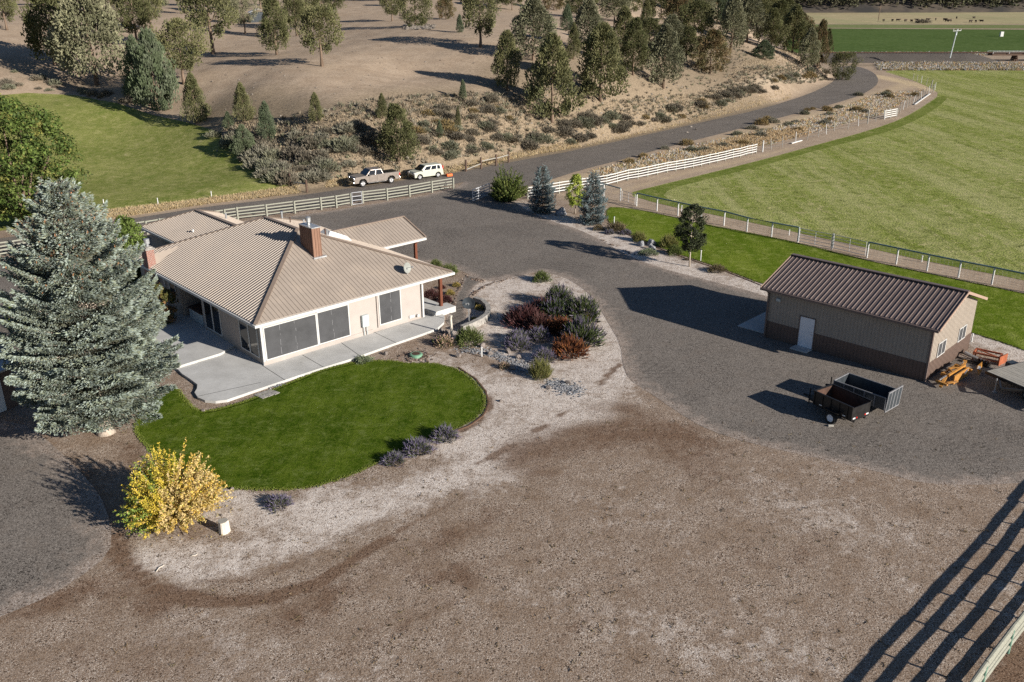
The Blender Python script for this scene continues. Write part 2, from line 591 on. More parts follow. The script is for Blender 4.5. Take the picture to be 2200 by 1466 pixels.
def npmesh(name, V, F, mats, col=None, smooth=False, attr=None):
    """V (n,3), F (m,k)"""
    V = np.asarray(V, np.float32)
    F = np.asarray(F, np.int32)
    me = bpy.data.meshes.new(name)
    me.vertices.add(len(V))
    me.vertices.foreach_set('co', V.ravel())
    k = F.shape[1]
    me.loops.add(F.size)
    me.loops.foreach_set('vertex_index', F.ravel())
    me.polygons.add(len(F))
    me.polygons.foreach_set('loop_start', np.arange(0, F.size, k, dtype=np.int32))
    if smooth:
        me.polygons.foreach_set('use_smooth', np.ones(len(F), bool))
    me.update(calc_edges=True)
    for m in (mats if isinstance(mats, (list, tuple)) else [mats]):
        me.materials.append(m)
    if col is not None:
        a = me.attributes.new('col', 'FLOAT_COLOR', 'POINT')
        c = np.ones((len(V), 4), np.float32)
        c[:, :3] = col
        a.data.foreach_set('color', c.ravel())
    for nm, arr in (attr or {}).items():
        arr = np.asarray(arr, np.float32)
        if arr.ndim == 1:
            a = me.attributes.new(nm, 'FLOAT', 'POINT')
            a.data.foreach_set('value', arr)
        else:
            a = me.attributes.new(nm, 'FLOAT_COLOR', 'POINT')
            c = np.ones((len(V), 4), np.float32)
            c[:, :arr.shape[1]] = arr
            a.data.foreach_set('color', c.ravel())
    return me


class MB:
    """collects shapes into one mesh"""
    def __init__(s):
        s.v, s.f, s.mi = [], [], []
        s.cur = 0

    def add(s, vs, fs):
        b = len(s.v)
        s.v += [tuple(v) for v in vs]
        for f in fs:
            s.f.append([i + b for i in f])
            s.mi.append(s.cur)
        return s

    def box(s, x0, x1, y0, y1, z0, z1, M4=None):
        vs = [Vector((x, y, z)) for z in (z0, z1) for y in (y0, y1) for x in (x0, x1)]
        if M4 is not None:
            vs = [M4 @ v for v in vs]
        return s.add(vs, [(0, 2, 3, 1), (4, 5, 7, 6), (0, 1, 5, 4), (2, 6, 7, 3), (0, 4, 6, 2), (1, 3, 7, 5)])

    def beam(s, a, b, w, h, up=Vector((0, 0, 1))):
        a, b = Vector(a), Vector(b)
        d = (b - a).normalized()
        x = d.cross(up)
        x = x.normalized() if x.length > 1e-5 else Vector((1, 0, 0))
        y = x.cross(d).normalized()
        q = [(-w / 2, -h / 2), (w / 2, -h / 2), (w / 2, h / 2), (-w / 2, h / 2)]
        vs = [p + x * i + y * j for p in (a, b) for i, j in q]
        return s.add(vs, [(0, 1, 2, 3), (7, 6, 5, 4), (0, 4, 5, 1), (1, 5, 6, 2), (2, 6, 7, 3), (3, 7, 4, 0)])

    def tube(s, pts, rad, n=8, cap=True):
        pts = [Vector(p) for p in pts]
        rad = rad if isinstance(rad, (list, tuple)) else [rad] * len(pts)
        vs, fs = [], []
        for i, p in enumerate(pts):
            d = (pts[min(i + 1, len(pts) - 1)] - pts[max(i - 1, 0)]).normalized()
            x = d.orthogonal().normalized() if abs(d.z) < .95 else Vector((1, 0, 0)).cross(d).normalized()
            y = d.cross(x).normalized()
            for k in range(n):
                a = 2 * math.pi * k / n
                vs.append(p + (x * math.cos(a) + y * math.sin(a)) * rad[i])
        for i in range(len(pts) - 1):
            for k in range(n):
                a, b = i * n + k, i * n + (k + 1) % n
                fs.append((a, b, b + n, a + n))
        if cap:
            fs.append(tuple(range(n))[::-1])
            fs.append(tuple(range((len(pts) - 1) * n, len(pts) * n)))
        return s.add(vs, fs)

    def prism(s, poly, z0, z1):
        n = len(poly)
        vs = [(x, y, z0) for x, y in poly] + [(x, y, z1) for x, y in poly]
        fs = [tuple(range(n))[::-1], tuple(range(n, 2 * n))] + [(i, (i + 1) % n, (i + 1) % n + n, i + n) for i in range(n)]
        return s.add(vs, fs)

    def sideprism(s, poly, y0, y1):
        """poly in x,z extruded along y"""
        n = len(poly)
        vs = [(x, y0, z) for x, z in poly] + [(x, y1, z) for x, z in poly]
        fs = [tuple(range(n)), tuple(range(n, 2 * n))[::-1]] + [(i, i + n, (i + 1) % n + n, (i + 1) % n) for i in range(n)]
        return s.add(vs, fs)

    def quad(s, *p):
        return s.add(p, [tuple(range(len(p)))])

    def mesh(s, name, mats, bevel=0, smooth=False):
        me = bpy.data.meshes.new(name)
        me.from_pydata(s.v, [], s.f)
        for m in (mats if isinstance(mats, (list, tuple)) else [mats]):
            me.materials.append(m)
        if max(s.mi, default=0) > 0:
            me.polygons.foreach_set('material_index', s.mi)
        bm = bmesh.new()
        bm.from_mesh(me)
        bmesh.ops.recalc_face_normals(bm, faces=bm.faces)
        if bevel:
            ed = [e for e in bm.edges if len(e.link_faces) == 2 and e.calc_face_angle(0) > .6]
            bmesh.ops.bevel(bm, geom=ed, offset=bevel, segments=2, affect='EDGES', profile=.6, clamp_overlap=True)
        if smooth:
            for f in bm.faces: f.smooth = True
        bm.to_mesh(me)
        bm.free()
        return me

    def obj(s, name, mats, parent=None, bevel=0, smooth=False, loc=None):
        return link(name, s.mesh(name, mats, bevel, smooth), parent, loc)


def sheet(name, poly, mat, z=.01, step=None, edge=None, terrain=False, smooth_n=0):
    """a ground-hugging sheet with a clean outline; edge = width of the feathering attribute"""
    P = [np.array(p, float) for p in poly]
    for _ in range(smooth_n):      # corner cutting
        Q = []
        for i in range(len(P)):
            a, b = P[i], P[(i + 1) % len(P)]
            Q += [a * .75 + b * .25, a * .25 + b * .75]
        P = Q
    P = np.array(P)
    verts = [Vector(p) for p in P]
    edges = [(i, (i + 1) % len(P)) for i in range(len(P))]
    if step:
        xs = np.arange(P[:, 0].min(), P[:, 0].max(), step)
        ys = np.arange(P[:, 1].min(), P[:, 1].max(), step)
        g = np.stack(np.meshgrid(xs, ys), -1).reshape(-1, 2)
        g = g[inside(g, P)]
        if len(g):
            g = g[seg_dist(g, P) > step * .35]
            verts += [Vector(p) for p in g]
    vo, _, fo, _, _, _ = delaunay_2d_cdt(verts, edges, [list(range(len(P)))], 1, 1e-4)
    V = np.array([[v.x, v.y, 0] for v in vo])
    if terrain:
        V[:, 2] = height(V[:, :2])
    V[:, 2] += z
    tri = [f if len(f) == 3 else f[:3] for f in fo]
    tri = np.array(tri)
    a, b, c = V[tri[:, 0], :2], V[tri[:, 1], :2], V[tri[:, 2], :2]
    cr_ = (b[:, 0] - a[:, 0]) * (c[:, 1] - a[:, 1]) - (b[:, 1] - a[:, 1]) * (c[:, 0] - a[:, 0])
    tri[cr_ < 0] = tri[cr_ < 0][:, ::-1]
    at = None
    if edge:
        at = {'edge': np.clip(seg_dist(V[:, :2], P) / edge, 0, 1)}
    o = link(name, npmesh(name, V, tri, mat, attr=at))
    props(o, kind='structure')
    return o, P

# ================================================================== SETTING
def soft_poly(P, poly, w):
    """1 inside, fading to 0 over w metres around the outline"""
    poly = np.array(poly)
    d = seg_dist(P, poly)
    s = np.where(inside(P, poly), d, -d)
    return np.clip(.5 + s / w, 0, 1)


def stroke(P, pts, w):
    pts = np.array(pts)
    d = seg_dist(P, pts, False)
    return np.exp(-(d / w) ** 2)


def grow(a, b, step, far, k=1.03):
    out = list(np.arange(a, b, step))
    s = step
    x = out[-1]
    while x < far:
        s *= k
        x += s
        out.append(x)
    s = step
    x = a
    lo = []
    while x > -far:
        s *= k
        x -= s
        lo.append(x)
    return np.array(lo[::-1] + out)


gx = grow(-45, 45, .45, 3000)
gy = grow(20, 125, .45, 3000)
gy = gy[gy > -60]
XX, YY = np.meshgrid(gx, gy)
GV = np.stack([XX.ravel(), YY.ravel()], 1)
GZ = height(GV)
nx, ny = len(gx), len(gy)
ii = (np.arange(ny - 1)[:, None] * nx + np.arange(nx - 1)[None, :]).ravel()
GF = np.stack([ii, ii + 1, ii + nx + 1, ii + nx], 1)

NEAR = GP([(-300, 500), (230, 490), (560, 460), (980, 388), (1110, 405), (1250, 440), (1350, 470), (1500, 520), (1700, 590), (2300, 700)]) + [(80, 10), (-80, 10)]
chipA = soft_poly(GV, NEAR, 3)
bleach = np.zeros(len(GV))
brown = np.zeros(len(GV))
for pts, w, s in [
    ([(360, 1195), (430, 1212), (540, 1190), (640, 1150), (760, 1095), (880, 1062), (1000, 1015), (1100, 955), (1190, 905)], 1.45, 1.15),
    ([(500, 1090), (620, 1120), (700, 1080)], 1.8, 1.0), ([(1040, 950), (1100, 920), (1160, 880)], 2.0, .9), ([(1000, 1060), (1100, 1010)], 1.2, .6),
    ([(1140, 900), (1250, 880), (1310, 820), (1318, 750), (1300, 700), (1268, 650), (1225, 610)], 2.2, 1.1),
    ([(1040, 830), (1120, 860), (1200, 850), (1290, 760)], 2.6, .8),
    ([(1060, 620), (1120, 610), (1190, 610), (1250, 650)], 2.6, 1.1), ([(1060, 650), (1070, 720), (1150, 780)], 3.0, .85), ([(1000, 800), (1150, 860)], 3.0, .8),
    ([(960, 780), (1060, 800), (1100, 900), (1000, 960)], 2.4, .7),
    ([(1090, 445), (1180, 470), (1290, 505), (1400, 560), (1540, 605), (1640, 625)], 2.2, 1.3),
    ([(2090, 715), (2200, 765), (2300, 800)], 1.6, 1.1),
    ([(1500, 1000), (1640, 1060), (1800, 1110), (1960, 1150)], 1.6, .38),
    ([(420, 1330), (560, 1420), (700, 1466)], 1.5, .3),
    ([(1240, 1300), (1450, 1380), (1700, 1400)], 1.6, .3),
]:
    bleach = np.maximum(bleach, stroke(GV, GP(pts), w) * s)
bleach = np.minimum(bleach, .86)
for pts, w, s in [
    ([(240, 1150), (270, 1215), (340, 1265), (440, 1292), (570, 1288), (690, 1250), (770, 1195), (830, 1158)], .36, 1.7), ([(770, 1195), (860, 1140), (960, 1085), (1060, 1030)], .3, .9),
    ([(60, 1310), (230, 1250), (330, 1300)], 1.1, .8),
    ([(150, 1020), (190, 1090), (240, 1150)], 1.3, .8),
    ([(1120, 985), (1250, 940), (1400, 915), (1500, 945)], 2.2, 1.0), ([(1340, 880), (1460, 930)], 1.4, .9),
    ([(1300, 880), (1420, 960), (1560, 1030)], 1.6, .6),
    ([(640, 1320), (760, 1250), (900, 1180), (1050, 1100)], 1.3, .75),
    ([(840, 1200), (900, 1230), (1010, 1250)], 1.2, .7),
    ([(1560, 1180), (1700, 1210), (1760, 1160)], 1.2, .45),
    ([(100, 1400), (300, 1420), (500, 1440)], 1.5, .5),
    ([(1340, 776), (1312, 800), (1285, 830)], .17, 1.5), ([(1250, 862), (1180, 908), (1110, 952), (1020, 1000)], .10, 1.3),
    ([(1045, 848), (1048, 880), (1030, 905), (990, 925)], .16, 2.0),
    ([(200, 925), (280, 960), (300, 1000)], .8, .8), ([(2190, 1466), (2260, 1380), (2300, 1300)], 1.2, 1.3), ([(1150, 700), (1180, 740), (1120, 680)], 1.2, .8), ([(600, 840), (760, 800)], .5, .7), ([(1000, 600), (960, 640)], .8, .5),
    ([(330, 1170), (350, 1215), (420, 1248), (540, 1245), (650, 1205), (750, 1150), (900, 1085)], .25, .7),
    ([(500, 1466), (700, 1400), (900, 1300), (1120, 1180), (1350, 1090), (1520, 1060)], .3, .5), ([(560, 1466), (760, 1400), (960, 1300), (1180, 1190), (1400, 1110)], .3, .5),
    ([(1100, 1466), (1250, 1330), (1450, 1230), (1700, 1180), (1900, 1190)], .35, .5), ([(1000, 1466), (1180, 1310), (1400, 1200), (1660, 1140)], .3, .45),
]:
    brown = np.maximum(brown, stroke(GV, GP(pts), w) * s)
gold = np.zeros(len(GV))
bank = np.zeros(len(GV))
scrub = np.zeros(len(GV))
for pts, w, s in [
    ([(60, 485), (201, 470), (330, 452), (440, 433), (550, 420), (640, 408), (720, 396)], 1.3, 1.2),
    ([(720, 400), (850, 380), (960, 366), (1030, 352), (1100, 338), (1250, 309), (1400, 280)], 1.4, .95),
    ([(1180, 395), (1300, 372), (1450, 340), (1600, 305), (1750, 265), (1850, 235)], 3.0, .55),
    ([(1560, 300), (1700, 262), (1800, 235), (1900, 200), (1960, 178)], 4.0, .6),
    ([(1880, 163), (1950, 178), (2010, 195)], 3.0, .9),
    ([(1320, 415), (1450, 378), (1600, 345), (1700, 318)], 1.2, .5),
]:
    gold = np.maximum(gold, stroke(GV, GP(pts), w) * s)
TP = lambda L: [tuple(T(x, y))[:2] for x, y in L]
for pts, w, s in [
    ([(1335, 236), (1400, 213), (1450, 218)], 2.0, .8),
    ([(1595, 186), (1640, 176), (1700, 170), (1740, 166)], 2.0, .85),
    ([(1190, 290), (1215, 300)], 1.5, .9),
    ([(985, 300), (1010, 290)], 2.0, .8), ([(900, 265), (925, 275)], 1.5, .6),
]:
    bank = np.maximum(bank, stroke(GV, TP(pts), w) * s)
for pts, w, s in [
    ([(470, 275), (560, 310), (680, 345), (780, 345), (900, 320), (1020, 300)], 12, 1.15),
    ([(560, 270), (650, 290), (780, 260), (900, 230), (1000, 225), (1080, 250)], 10, 1.0),
    ([(1100, 280), (1200, 290), (1350, 270), (1480, 240), (1600, 215)], 10, 1.05), ([(1180, 200), (1300, 170), (1450, 150), (1600, 120)], 18, .9),
    ([(0, 130), (100, 165), (200, 190), (300, 215)], 5, .7),
]:
    scrub = np.maximum(scrub, stroke(GV, TP(pts), w) * s)
for pts, w, s in [
    ([(1950, 143), (2100, 146), (2300, 150)], 8, 1.0), ([(1840, 140), (1950, 143)], 5, .8),
    ([(1780, 118), (2000, 122), (2300, 122)], 6, .4),
    ([(1150, 400), (1260, 385)], 1.5, .5), ([(1330, 360), (1500, 318), (1650, 280)], 2.5, .7),
]:
    scrub = np.maximum(scrub, stroke(GV, GP(pts), w) * s)

PASTURE = [(60, 488), (201, 466), (330, 446), (440, 428), (540, 418), (625, 406), (600, 380), (545, 345), (500, 305), (465, 282), (430, 272), (395, 262), (330, 248),
           (250, 222), (160, 205), (60, 200), (-60, 210), (-60, 505)]
PAST = [tuple(T(a, b))[:2] for a, b in PASTURE]
ins = inside(GV, np.array(PAST)) & (seg_dist(GV, np.array(PAST)) > .3)
GZ = GZ - ins * .22
g = link('ground', npmesh('ground', np.column_stack([GV, GZ]), GF, M['ground'], smooth=True,
                          attr={'cover': np.stack([chipA, bleach, brown], 1), 'cover2': np.stack([gold, bank, scrub], 1)}))
props(g, kind='structure')
sheet('pasture', PAST, M['pasture'], .02, step=1.2, terrain=True)

YARD = [(-200, 590), (0, 566), (240, 512), (512, 478), (700, 456), (975, 410), (1010, 380), (1075, 368), (1085, 415), (1120, 447), (1180, 474), (1240, 492), (1290, 515), (1340, 545),
        (1400, 570), (1470, 590), (1540, 607), (1620, 628), (1700, 655), (1900, 720), (2060, 765), (2130, 772), (2200, 800), (2330, 845), (2330, 1030), (2200, 1038), (2110, 1043),
        (1990, 1041), (1900, 1017), (1780, 990), (1620, 955), (1520, 925), (1450, 882), (1400, 847), (1350, 815), (1338, 785), (1333, 740), (1305, 690), (1280, 650), (1252, 618),
        (1205, 592), (1160, 583), (1110, 594), (1060, 604), (1030, 600), (1000, 586), (960, 570), (900, 560), (700, 640), (300, 700), (-200, 800)]
sheet('gravel_yard', GP(YARD), M['gravel'], .008, step=.8, edge=2.2, smooth_n=1)
sheet('gravel_patch', GP([(-250, 870), (40, 905), (95, 940), (150, 990), (215, 1060), (240, 1130), (238, 1190), (160, 1250), (70, 1300), (-250, 1420)]), M['gravel'], .008, step=.6, edge=3.0, smooth_n=1)
sheet('path', GP([(1000, 588), (1038, 602), (1018, 616), (1004, 636), (999, 662), (1003, 688), (985, 704), (958, 698), (960, 680), (972, 655), (980, 635), (992, 612)]), M['gravel'], .014,
      step=.4, edge=.5, smooth_n=2)
RFAR = [(-260, 552), (-60, 520), (60, 505), (201, 482), (330, 463), (440, 445), (550, 433), (640, 421), (750, 405), (850, 390), (960, 376), (1100, 348), (1250, 321), (1500, 265), (1640, 234),
        (1740, 202), (1785, 180), (1800, 165), (1800, 152), (1790, 146)]
RNEAR = [(1830, 141), (1858, 147), (1880, 158), (1888, 172), (1882, 186), (1850, 205), (1790, 224), (1680, 252), (1560, 285), (1440, 315), (1330, 345), (1240, 368), (1180, 388), (1130, 402),
         (1085, 418), (1050, 402), (1010, 388), (975, 397), (850, 420), (700, 443), (560, 458), (440, 474), (330, 492), (240, 508), (60, 538), (-60, 560), (-260, 590)]
sheet('road', GP(RFAR + RNEAR), M['gravel_road'], .016, step=2.5, smooth_n=1)

LAWN = [(375, 832), (393, 850), (404, 868), (430, 887), (470, 880), (540, 860), (620, 824), (700, 793), (765, 779), (830, 775), (880, 783), (930, 781), (985, 795), (1018, 820), (1038, 845), (1042, 870),
        (1028, 895), (990, 918), (940, 935), (880, 955), (820, 990), (760, 1020), (700, 1040), (640, 1052), (560, 1053), (490, 1049), (430, 1040), (380, 1012), (330, 975), (299, 940), (290, 918), (305, 880), (345, 845)]
lawn_o, lawnP = sheet('lawn', GP(LAWN), M['lawn'], .03, step=.5, smooth_n=1)
SIDE = [(1304, 446), (1340, 447), (1400, 457), (1500, 480), (1620, 503), (1720, 524), (1860, 560), (1930, 575), (2060, 602), (2200, 632), (2420, 680), (2420, 840), (2200, 752), (2110, 722), (2000, 690),
        (1800, 655), (1640, 612), (1560, 580), (1500, 560), (1440, 540), (1370, 512), (1330, 492), (1305, 475)]
side_o, sideP = sheet('side_lawn', GP(SIDE), M['side_lawn'], .025, step=1.2, smooth_n=1)
HAY = [(1342, 418), (1400, 402), (1500, 378), (1640, 343), (1760, 310), (1870, 280), (1940, 255), (1990, 225), (2020, 203), (2000, 190), (1960, 172), (1920, 160), (1895, 153), (1950, 151), (2400, 153),
       (2700, 200), (2700, 700), (2420, 650), (2200, 600), (2000, 562), (1860, 530), (1720, 500), (1560, 465), (1420, 438)]
sheet('hay_field', GP(HAY), M['hay'], .010, step=6, smooth_n=1)
sheet('field_margin', GP([(1346, 417), (1400, 403), (1500, 379), (1640, 344), (1760, 311), (1870, 281), (1940, 256), (1990, 228), (2018, 206), (2040, 208), (2010, 235), (1950, 268), (1880, 292), (1760, 322), (1640, 356), (1520, 386),
                         (1440, 405), (1420, 425), (1500, 445), (1640, 475), (1860, 520), (2200, 590), (2420, 638), (2420, 652), (2200, 602), (2000, 564), (1860, 532), (1720, 502), (1560, 467), (1420, 440)]), M['hay_edge'], .018, step=4, smooth_n=1)
sheet('crop_field', GP([(1690, 115), (2600, 116), (2600, 65), (2200, 64), (1690, 61)]), M['crop'], .03, step=25)
sheet('crop_strip', GP([(1650, 59.5), (2600, 63.5), (2600, 55), (1650, 52.5)]), M['crop_pale'], .03, step=25)
sheet('dry_meadow', GP([(1600, 51), (2600, 53.5), (2600, 20), (1600, 20)]), M['straw'], .03, step=40)
# freshly rutted dirt between the yard fence and the field
# railway bank with ballast and rails
def rail_bank():
    a, b = G(1760, 131, 0), G(2600, 131, 0)
    d = (b - a).normalized()
    n = Vector((-d.y, d.x, 0))
    L = (b - a).length
    xs = np.arange(0, L, 3.0)
    prof = [(-7.5, 0), (-3.2, 2.0), (-2.4, 2.2), (2.4, 2.2), (3.2, 2.0), (6.5, 0)]
    gap0 = (G(2140, 131) - a).length
    V, F = [], []
    for x in xs:
        k = min(1, max(0, (gap0 - x) / 7.0))
        for o, z in prof:
            p = a + d * (x - 0.0) + n * o
            j = hnoise(p.x, p.y) * .15
            V.append((p.x, p.y, z * k + (j if 0 < z < 2.1 and k > .9 else 0) - .05))
    m = len(prof)
    for i in range(len(xs) - 1):
        for q in range(m - 1):
            F.append((i * m + q, (i + 1) * m + q, (i + 1) * m + q + 1, i * m + q + 1))
    o = link('railway_bank', npmesh('railway_bank', V, F, M['ballast']))
    props(o, kind='structure')
    t = thing('railway_track', 'railway track along the low bank beyond the hay field', 'railway track')
    for q in (-.72, .72):
        mb = MB()
        mb.beam(a + n * q + Vector((0, 0, 2.33)), b + n * q + Vector((0, 0, 2.33)), .09, .18)
        mb.obj('rail', M['rust'], t)
    mb = MB()
    for x in np.arange(0, L, .9):
        p = a + d * x
        mb.beam(p - n * 1.3 + Vector((0, 0, 2.19)), p + n * 1.3 + Vector((0, 0, 2.19)), .22, .1)
    mb.obj('sleepers', M['dark_wood'], t)
    # trestle
    t = thing('trestle_bridge', 'dark timber trestle bridge carrying the railway at the right edge', 'bridge')
    mb = MB()
    g0 = a + d * (gap0 - 2)
    mb.beam(g0 + Vector((0, 0, 1.85)), g0 + d * 45 + Vector((0, 0, 1.85)), 3.2, .55)
    mb.obj('deck', M['dark_wood'], t)
    mb = MB()
    for s in (-1.9, 1.9):
        mb.beam(g0 + n * s + Vector((0, 0, 2.6)), g0 + n * s + d * 45 + Vector((0, 0, 2.6)), .1, .1)
        for x in np.arange(0, 45, 4.5):
            mb.beam(g0 + n * s + d * x + Vector((0, 0, 2.1)), g0 + n * s + d * x + Vector((0, 0, 2.6)), .12, .12)
    mb.obj('railing', M['galv'], t)
    for x in np.arange(7, 45, 5.0):
        mb = MB()
        for s in (-1.8, -.9, 0, .9, 1.8):
            mb.tube([g0 + d * x + n * s * 1.25, g0 + d * x + n * s * .8 + Vector((0, 0, 1.6))], .2, 6)
        mb.beam(g0 + d * x - n * 1.9 + Vector((0, 0, .8)), g0 + d * x + n * 1.9 + Vector((0, 0, .8)), .15, .3)
        mb.obj('pile_bent', M['dark_wood'], t)


rail_bank()


# far slope that closes the valley
def far_hills():
    xs = np.linspace(-700, 1500, 111)
    V = []
    ds = [0, 8, 20, 40, 70, 110, 160, 220, 300, 400, 520]
    for x in xs:
        y0 = 655 + .02 * x + 14 * math.sin(x * .013) + (60 if x < 150 else 0) * 0
        for k, dd in enumerate(ds):
            z = dd * .34 + 6 * math.sin(x * .02 + k) * min(1, dd / 80) + 4 * math.sin(x * .05 + dd * .04) * min(1, dd / 60)
            V.append((x, y0 + dd, z - .1))
    m = len(ds)
    F = [(i * m + k, (i + 1) * m + k, (i + 1) * m + k + 1, i * m + k + 1) for i in range(len(xs) - 1) for k in range(m - 1)]
    kk = N('far_slope')
    c = kk.mix(kk.ramp(kk.noise(.05, 6, .7), .4, .6), (.045, .042, .04), (.11, .09, .07))  # dark ground tone carries the shade between the dense trees
    o = link('hills', npmesh('hills', V, F, kk.fin(c, .95), smooth=True))
    props(o, kind='structure')
    return V


far_hills()

# ================================================================== FOLIAGE
def unit(v):
    return v / np.maximum(np.linalg.norm(v, axis=1, keepdims=True), 1e-9)


def spindles(P, D, L, Wd, C, r, cross=True):
    """leaf sprays: pairs of crossed diamonds from P along D"""
    n = len(P)
    D = unit(D)
    X = unit(np.cross(D, r.normal(size=(n, 3))))
    Y = np.cross(D, X)
    L = np.broadcast_to(L, n)[:, None]
    Wd = np.broadcast_to(Wd, n)[:, None]
    mid = P + D * L * .5
    tip = P + D * L
    vs = [P, mid + X * Wd, tip, mid - X * Wd]
    if cross:
        vs += [P, mid + Y * Wd, tip, mid - Y * Wd]
    V = np.stack(vs, 1).reshape(-1, 3)
    F = np.arange(len(V)).reshape(-1, 4)
    return V, F, np.repeat(C, len(vs), axis=0)


def leaves(P, Nn, size, C, r):
    """flat leaf blades"""
    n = len(P)
    Nn = unit(Nn)
    X = unit(np.cross(Nn, r.normal(size=(n, 3))))
    Y = np.cross(Nn, X)
    s = np.broadcast_to(size, n)[:, None]
    V = np.stack([P - X * s, P + Y * s * .55, P + X * s, P - Y * s * .55], 1).reshape(-1, 3)
    return V, np.arange(len(V)).reshape(-1, 4), np.repeat(C, 4, axis=0)


def join(parts):
    V, F, C = [], [], []
    b = 0
    for v, f, c in parts:
        V.append(v); F.append(f + b); C.append(c)
        b += len(v)
    return np.concatenate(V), np.concatenate(F), np.concatenate(C)


def jit(c, n, r, v=.22, h=.06):
    c = np.array(c)[None, :] * (1 + r.uniform(-v, v, (n, 1))) * (1 + r.uniform(-h, h, (n, 3)))
    return np.clip(c, .004, 1)


def profile(kind, u):
    if kind == 'cone':
        return np.clip((1 - u) ** .75 * (1 - np.exp(-(u + .02) * 14)) * 1.12, .03, 1)
    if kind == 'tear':
        return np.clip(np.sin(np.pi * np.clip((u + .08) / 1.12, 0, 1) ** .62) ** .8, .05, 1)
    if kind == 'oval':
        return np.clip(np.sqrt(np.clip(1 - (2 * u - .95) ** 2, 0.01, 1)), .1, 1)
    if kind == 'flat':
        return np.clip(np.sqrt(np.clip(1 - ((u - .55) / .6) ** 2, 0.02, 1)), .1, 1)
    return np.ones_like(u)


def crown_mesh(name, seed, kind, base, cols, nclump=110, per=46, clump=.14, spray=(.035, .011), up=.6, droop=0., inner=.35, gap=.0, lobes=.25):
    """unit tree crown: height 1 (from z=base), widest radius .5; dense clumps of sprays"""
    r = np.random.default_rng(seed)
    u = r.uniform(0, 1, nclump) ** .85
    az = r.uniform(0, 2 * np.pi, nclump)
    ph = r.uniform(0, 6.28, 4)
    lob = 1 + lobes * (np.sin(az * 2 + ph[0] + u * 5) * .5 + np.sin(az * 3 + ph[1] - u * 9) * .5)
    rad = .5 * profile(kind, u) * lob * r.uniform(inner, 1, nclump) ** .55
    c = np.stack([np.cos(az) * rad, np.sin(az) * rad, base + (1 - base) * u * .95], 1)
    cl = clump * r.uniform(.6, 1.25, nclump) * (.55 + .6 * profile(kind, u))
    idx = np.repeat(np.arange(nclump), per)
    n = len(idx)
    off = unit(r.normal(size=(n, 3))) * (r.uniform(.25, 1, n) ** .5)[:, None]
    out = np.stack([np.cos(az), np.sin(az), np.full(nclump, up)], 1)[idx]
    P = c[idx] + off * cl[idx][:, None] * np.array([1, 1, .8])
    P[:, 2] = np.clip(P[:, 2], base * .8, 1)
    D = off * .9 + out * .7 + np.array([0, 0, up * .6 - droop]) + r.normal(size=(n, 3)) * .35
    ci = r.integers(0, len(cols), nclump)
    C = np.array(cols)[ci][idx] * (1 + r.uniform(-.25, .25, (n, 1)))
    C *= (.8 + .4 * r.uniform(0, 1, nclump))[idx][:, None]
    V, F, C = spindles(P, D, spray[0] * r.uniform(.7, 1.5, n), spray[1], np.clip(C, .004, 1), r)
    return npmesh(name, V, F, M['needle'], col=C)


def trunk_mesh(name, seed, h, r0, base, mat, limbs=9, spread=.3, top=.93):
    r = random.Random(seed)
    mb = MB()
    pts, rad = [], []
    for i in range(7):
        t = i / 6
        pts.append((r.uniform(-.012, .012) * (t > 0), r.uniform(-.012, .012) * (t > 0), t * h * top - .02 * (i == 0)))
        rad.append(r0 * (1 - t) ** .8 * (1.35 if i == 0 else 1) + .002)
    mb.tube(pts, rad, 7)
    for i in range(limbs):
        t = base + (.92 - base) * (i + .5) / limbs * .9
        a = i * 2.4 + r.random()
        l = spread * (1 - .6 * t) * r.uniform(.7, 1.1)
        p = Vector((0, 0, t * h))
        q = p + Vector((math.cos(a) * l, math.sin(a) * l, l * r.uniform(.25, .8)))
        mid = p.lerp(q, .5) + Vector((0, 0, -.02))
        mb.tube([p, mid, q], [r0 * .38 * (1 - t * .6), r0 * .22, .002], 5, False)
    return mb.mesh(name, mat, smooth=True)


OLIVE = [(.175, .175, .078), (.14, .145, .062), (.20, .195, .095), (.12, .13, .06)]
BLUEG = [(.135, .17, .10), (.16, .19, .125), (.11, .145, .08)]
GREYG = [(.21, .21, .13), (.18, .185, .11), (.24, .235, .15)]
RUSTY = [(.18, .14, .07), (.15, .14, .065), (.22, .155, .08)]
DKOL = [(.115, .125, .05), (.135, .14, .06), (.155, .155, .075)]
PROTO = {}


def proto(key, kind, base, cols, seed, **kw):
    tk = kw.pop('tk', dict())
    nm = 'crown'
    PROTO[key] = (crown_mesh(nm, seed, kind, base, cols, **kw), trunk_mesh('trunk', seed, 1, tk.get('r', .022), base, M[tk.get('m', 'bark')], tk.get('limbs', 9)))


proto('open1', 'flat', .26, OLIVE, 1, nclump=95, per=52, clump=.13, tk=dict(r=.03))
proto('open2', 'oval', .24, OLIVE, 2, nclump=120, per=46, clump=.12, lobes=.45, tk=dict(r=.028))
proto('open3', 'oval', .22, DKOL, 3, nclump=120, per=46, clump=.11, tk=dict(r=.026))
proto('pine1', 'tear', .12, GREYG, 4, nclump=210, per=40, clump=.10, up=.3)
proto('pine2', 'tear', .10, OLIVE, 5, nclump=190, per=40, clump=.105, lobes=.4)
proto('cone1', 'cone', .05, OLIVE, 6, nclump=150, per=44, clump=.12, up=1.0)
proto('cone2', 'cone', .03, BLUEG, 7, nclump=150, per=46, clump=.14, up=1.3)
proto('tear1', 'tear', .03, BLUEG, 8, nclump=170, per=44, clump=.11, up=1.4, spray=(.045, .011))
proto('rusty', 'tear', .06, RUSTY, 9, nclump=170, per=42, clump=.10, lobes=.4)
proto('tear2', 'tear', .10, DKOL, 10, nclump=180, per=42, clump=.10, lobes=.35)
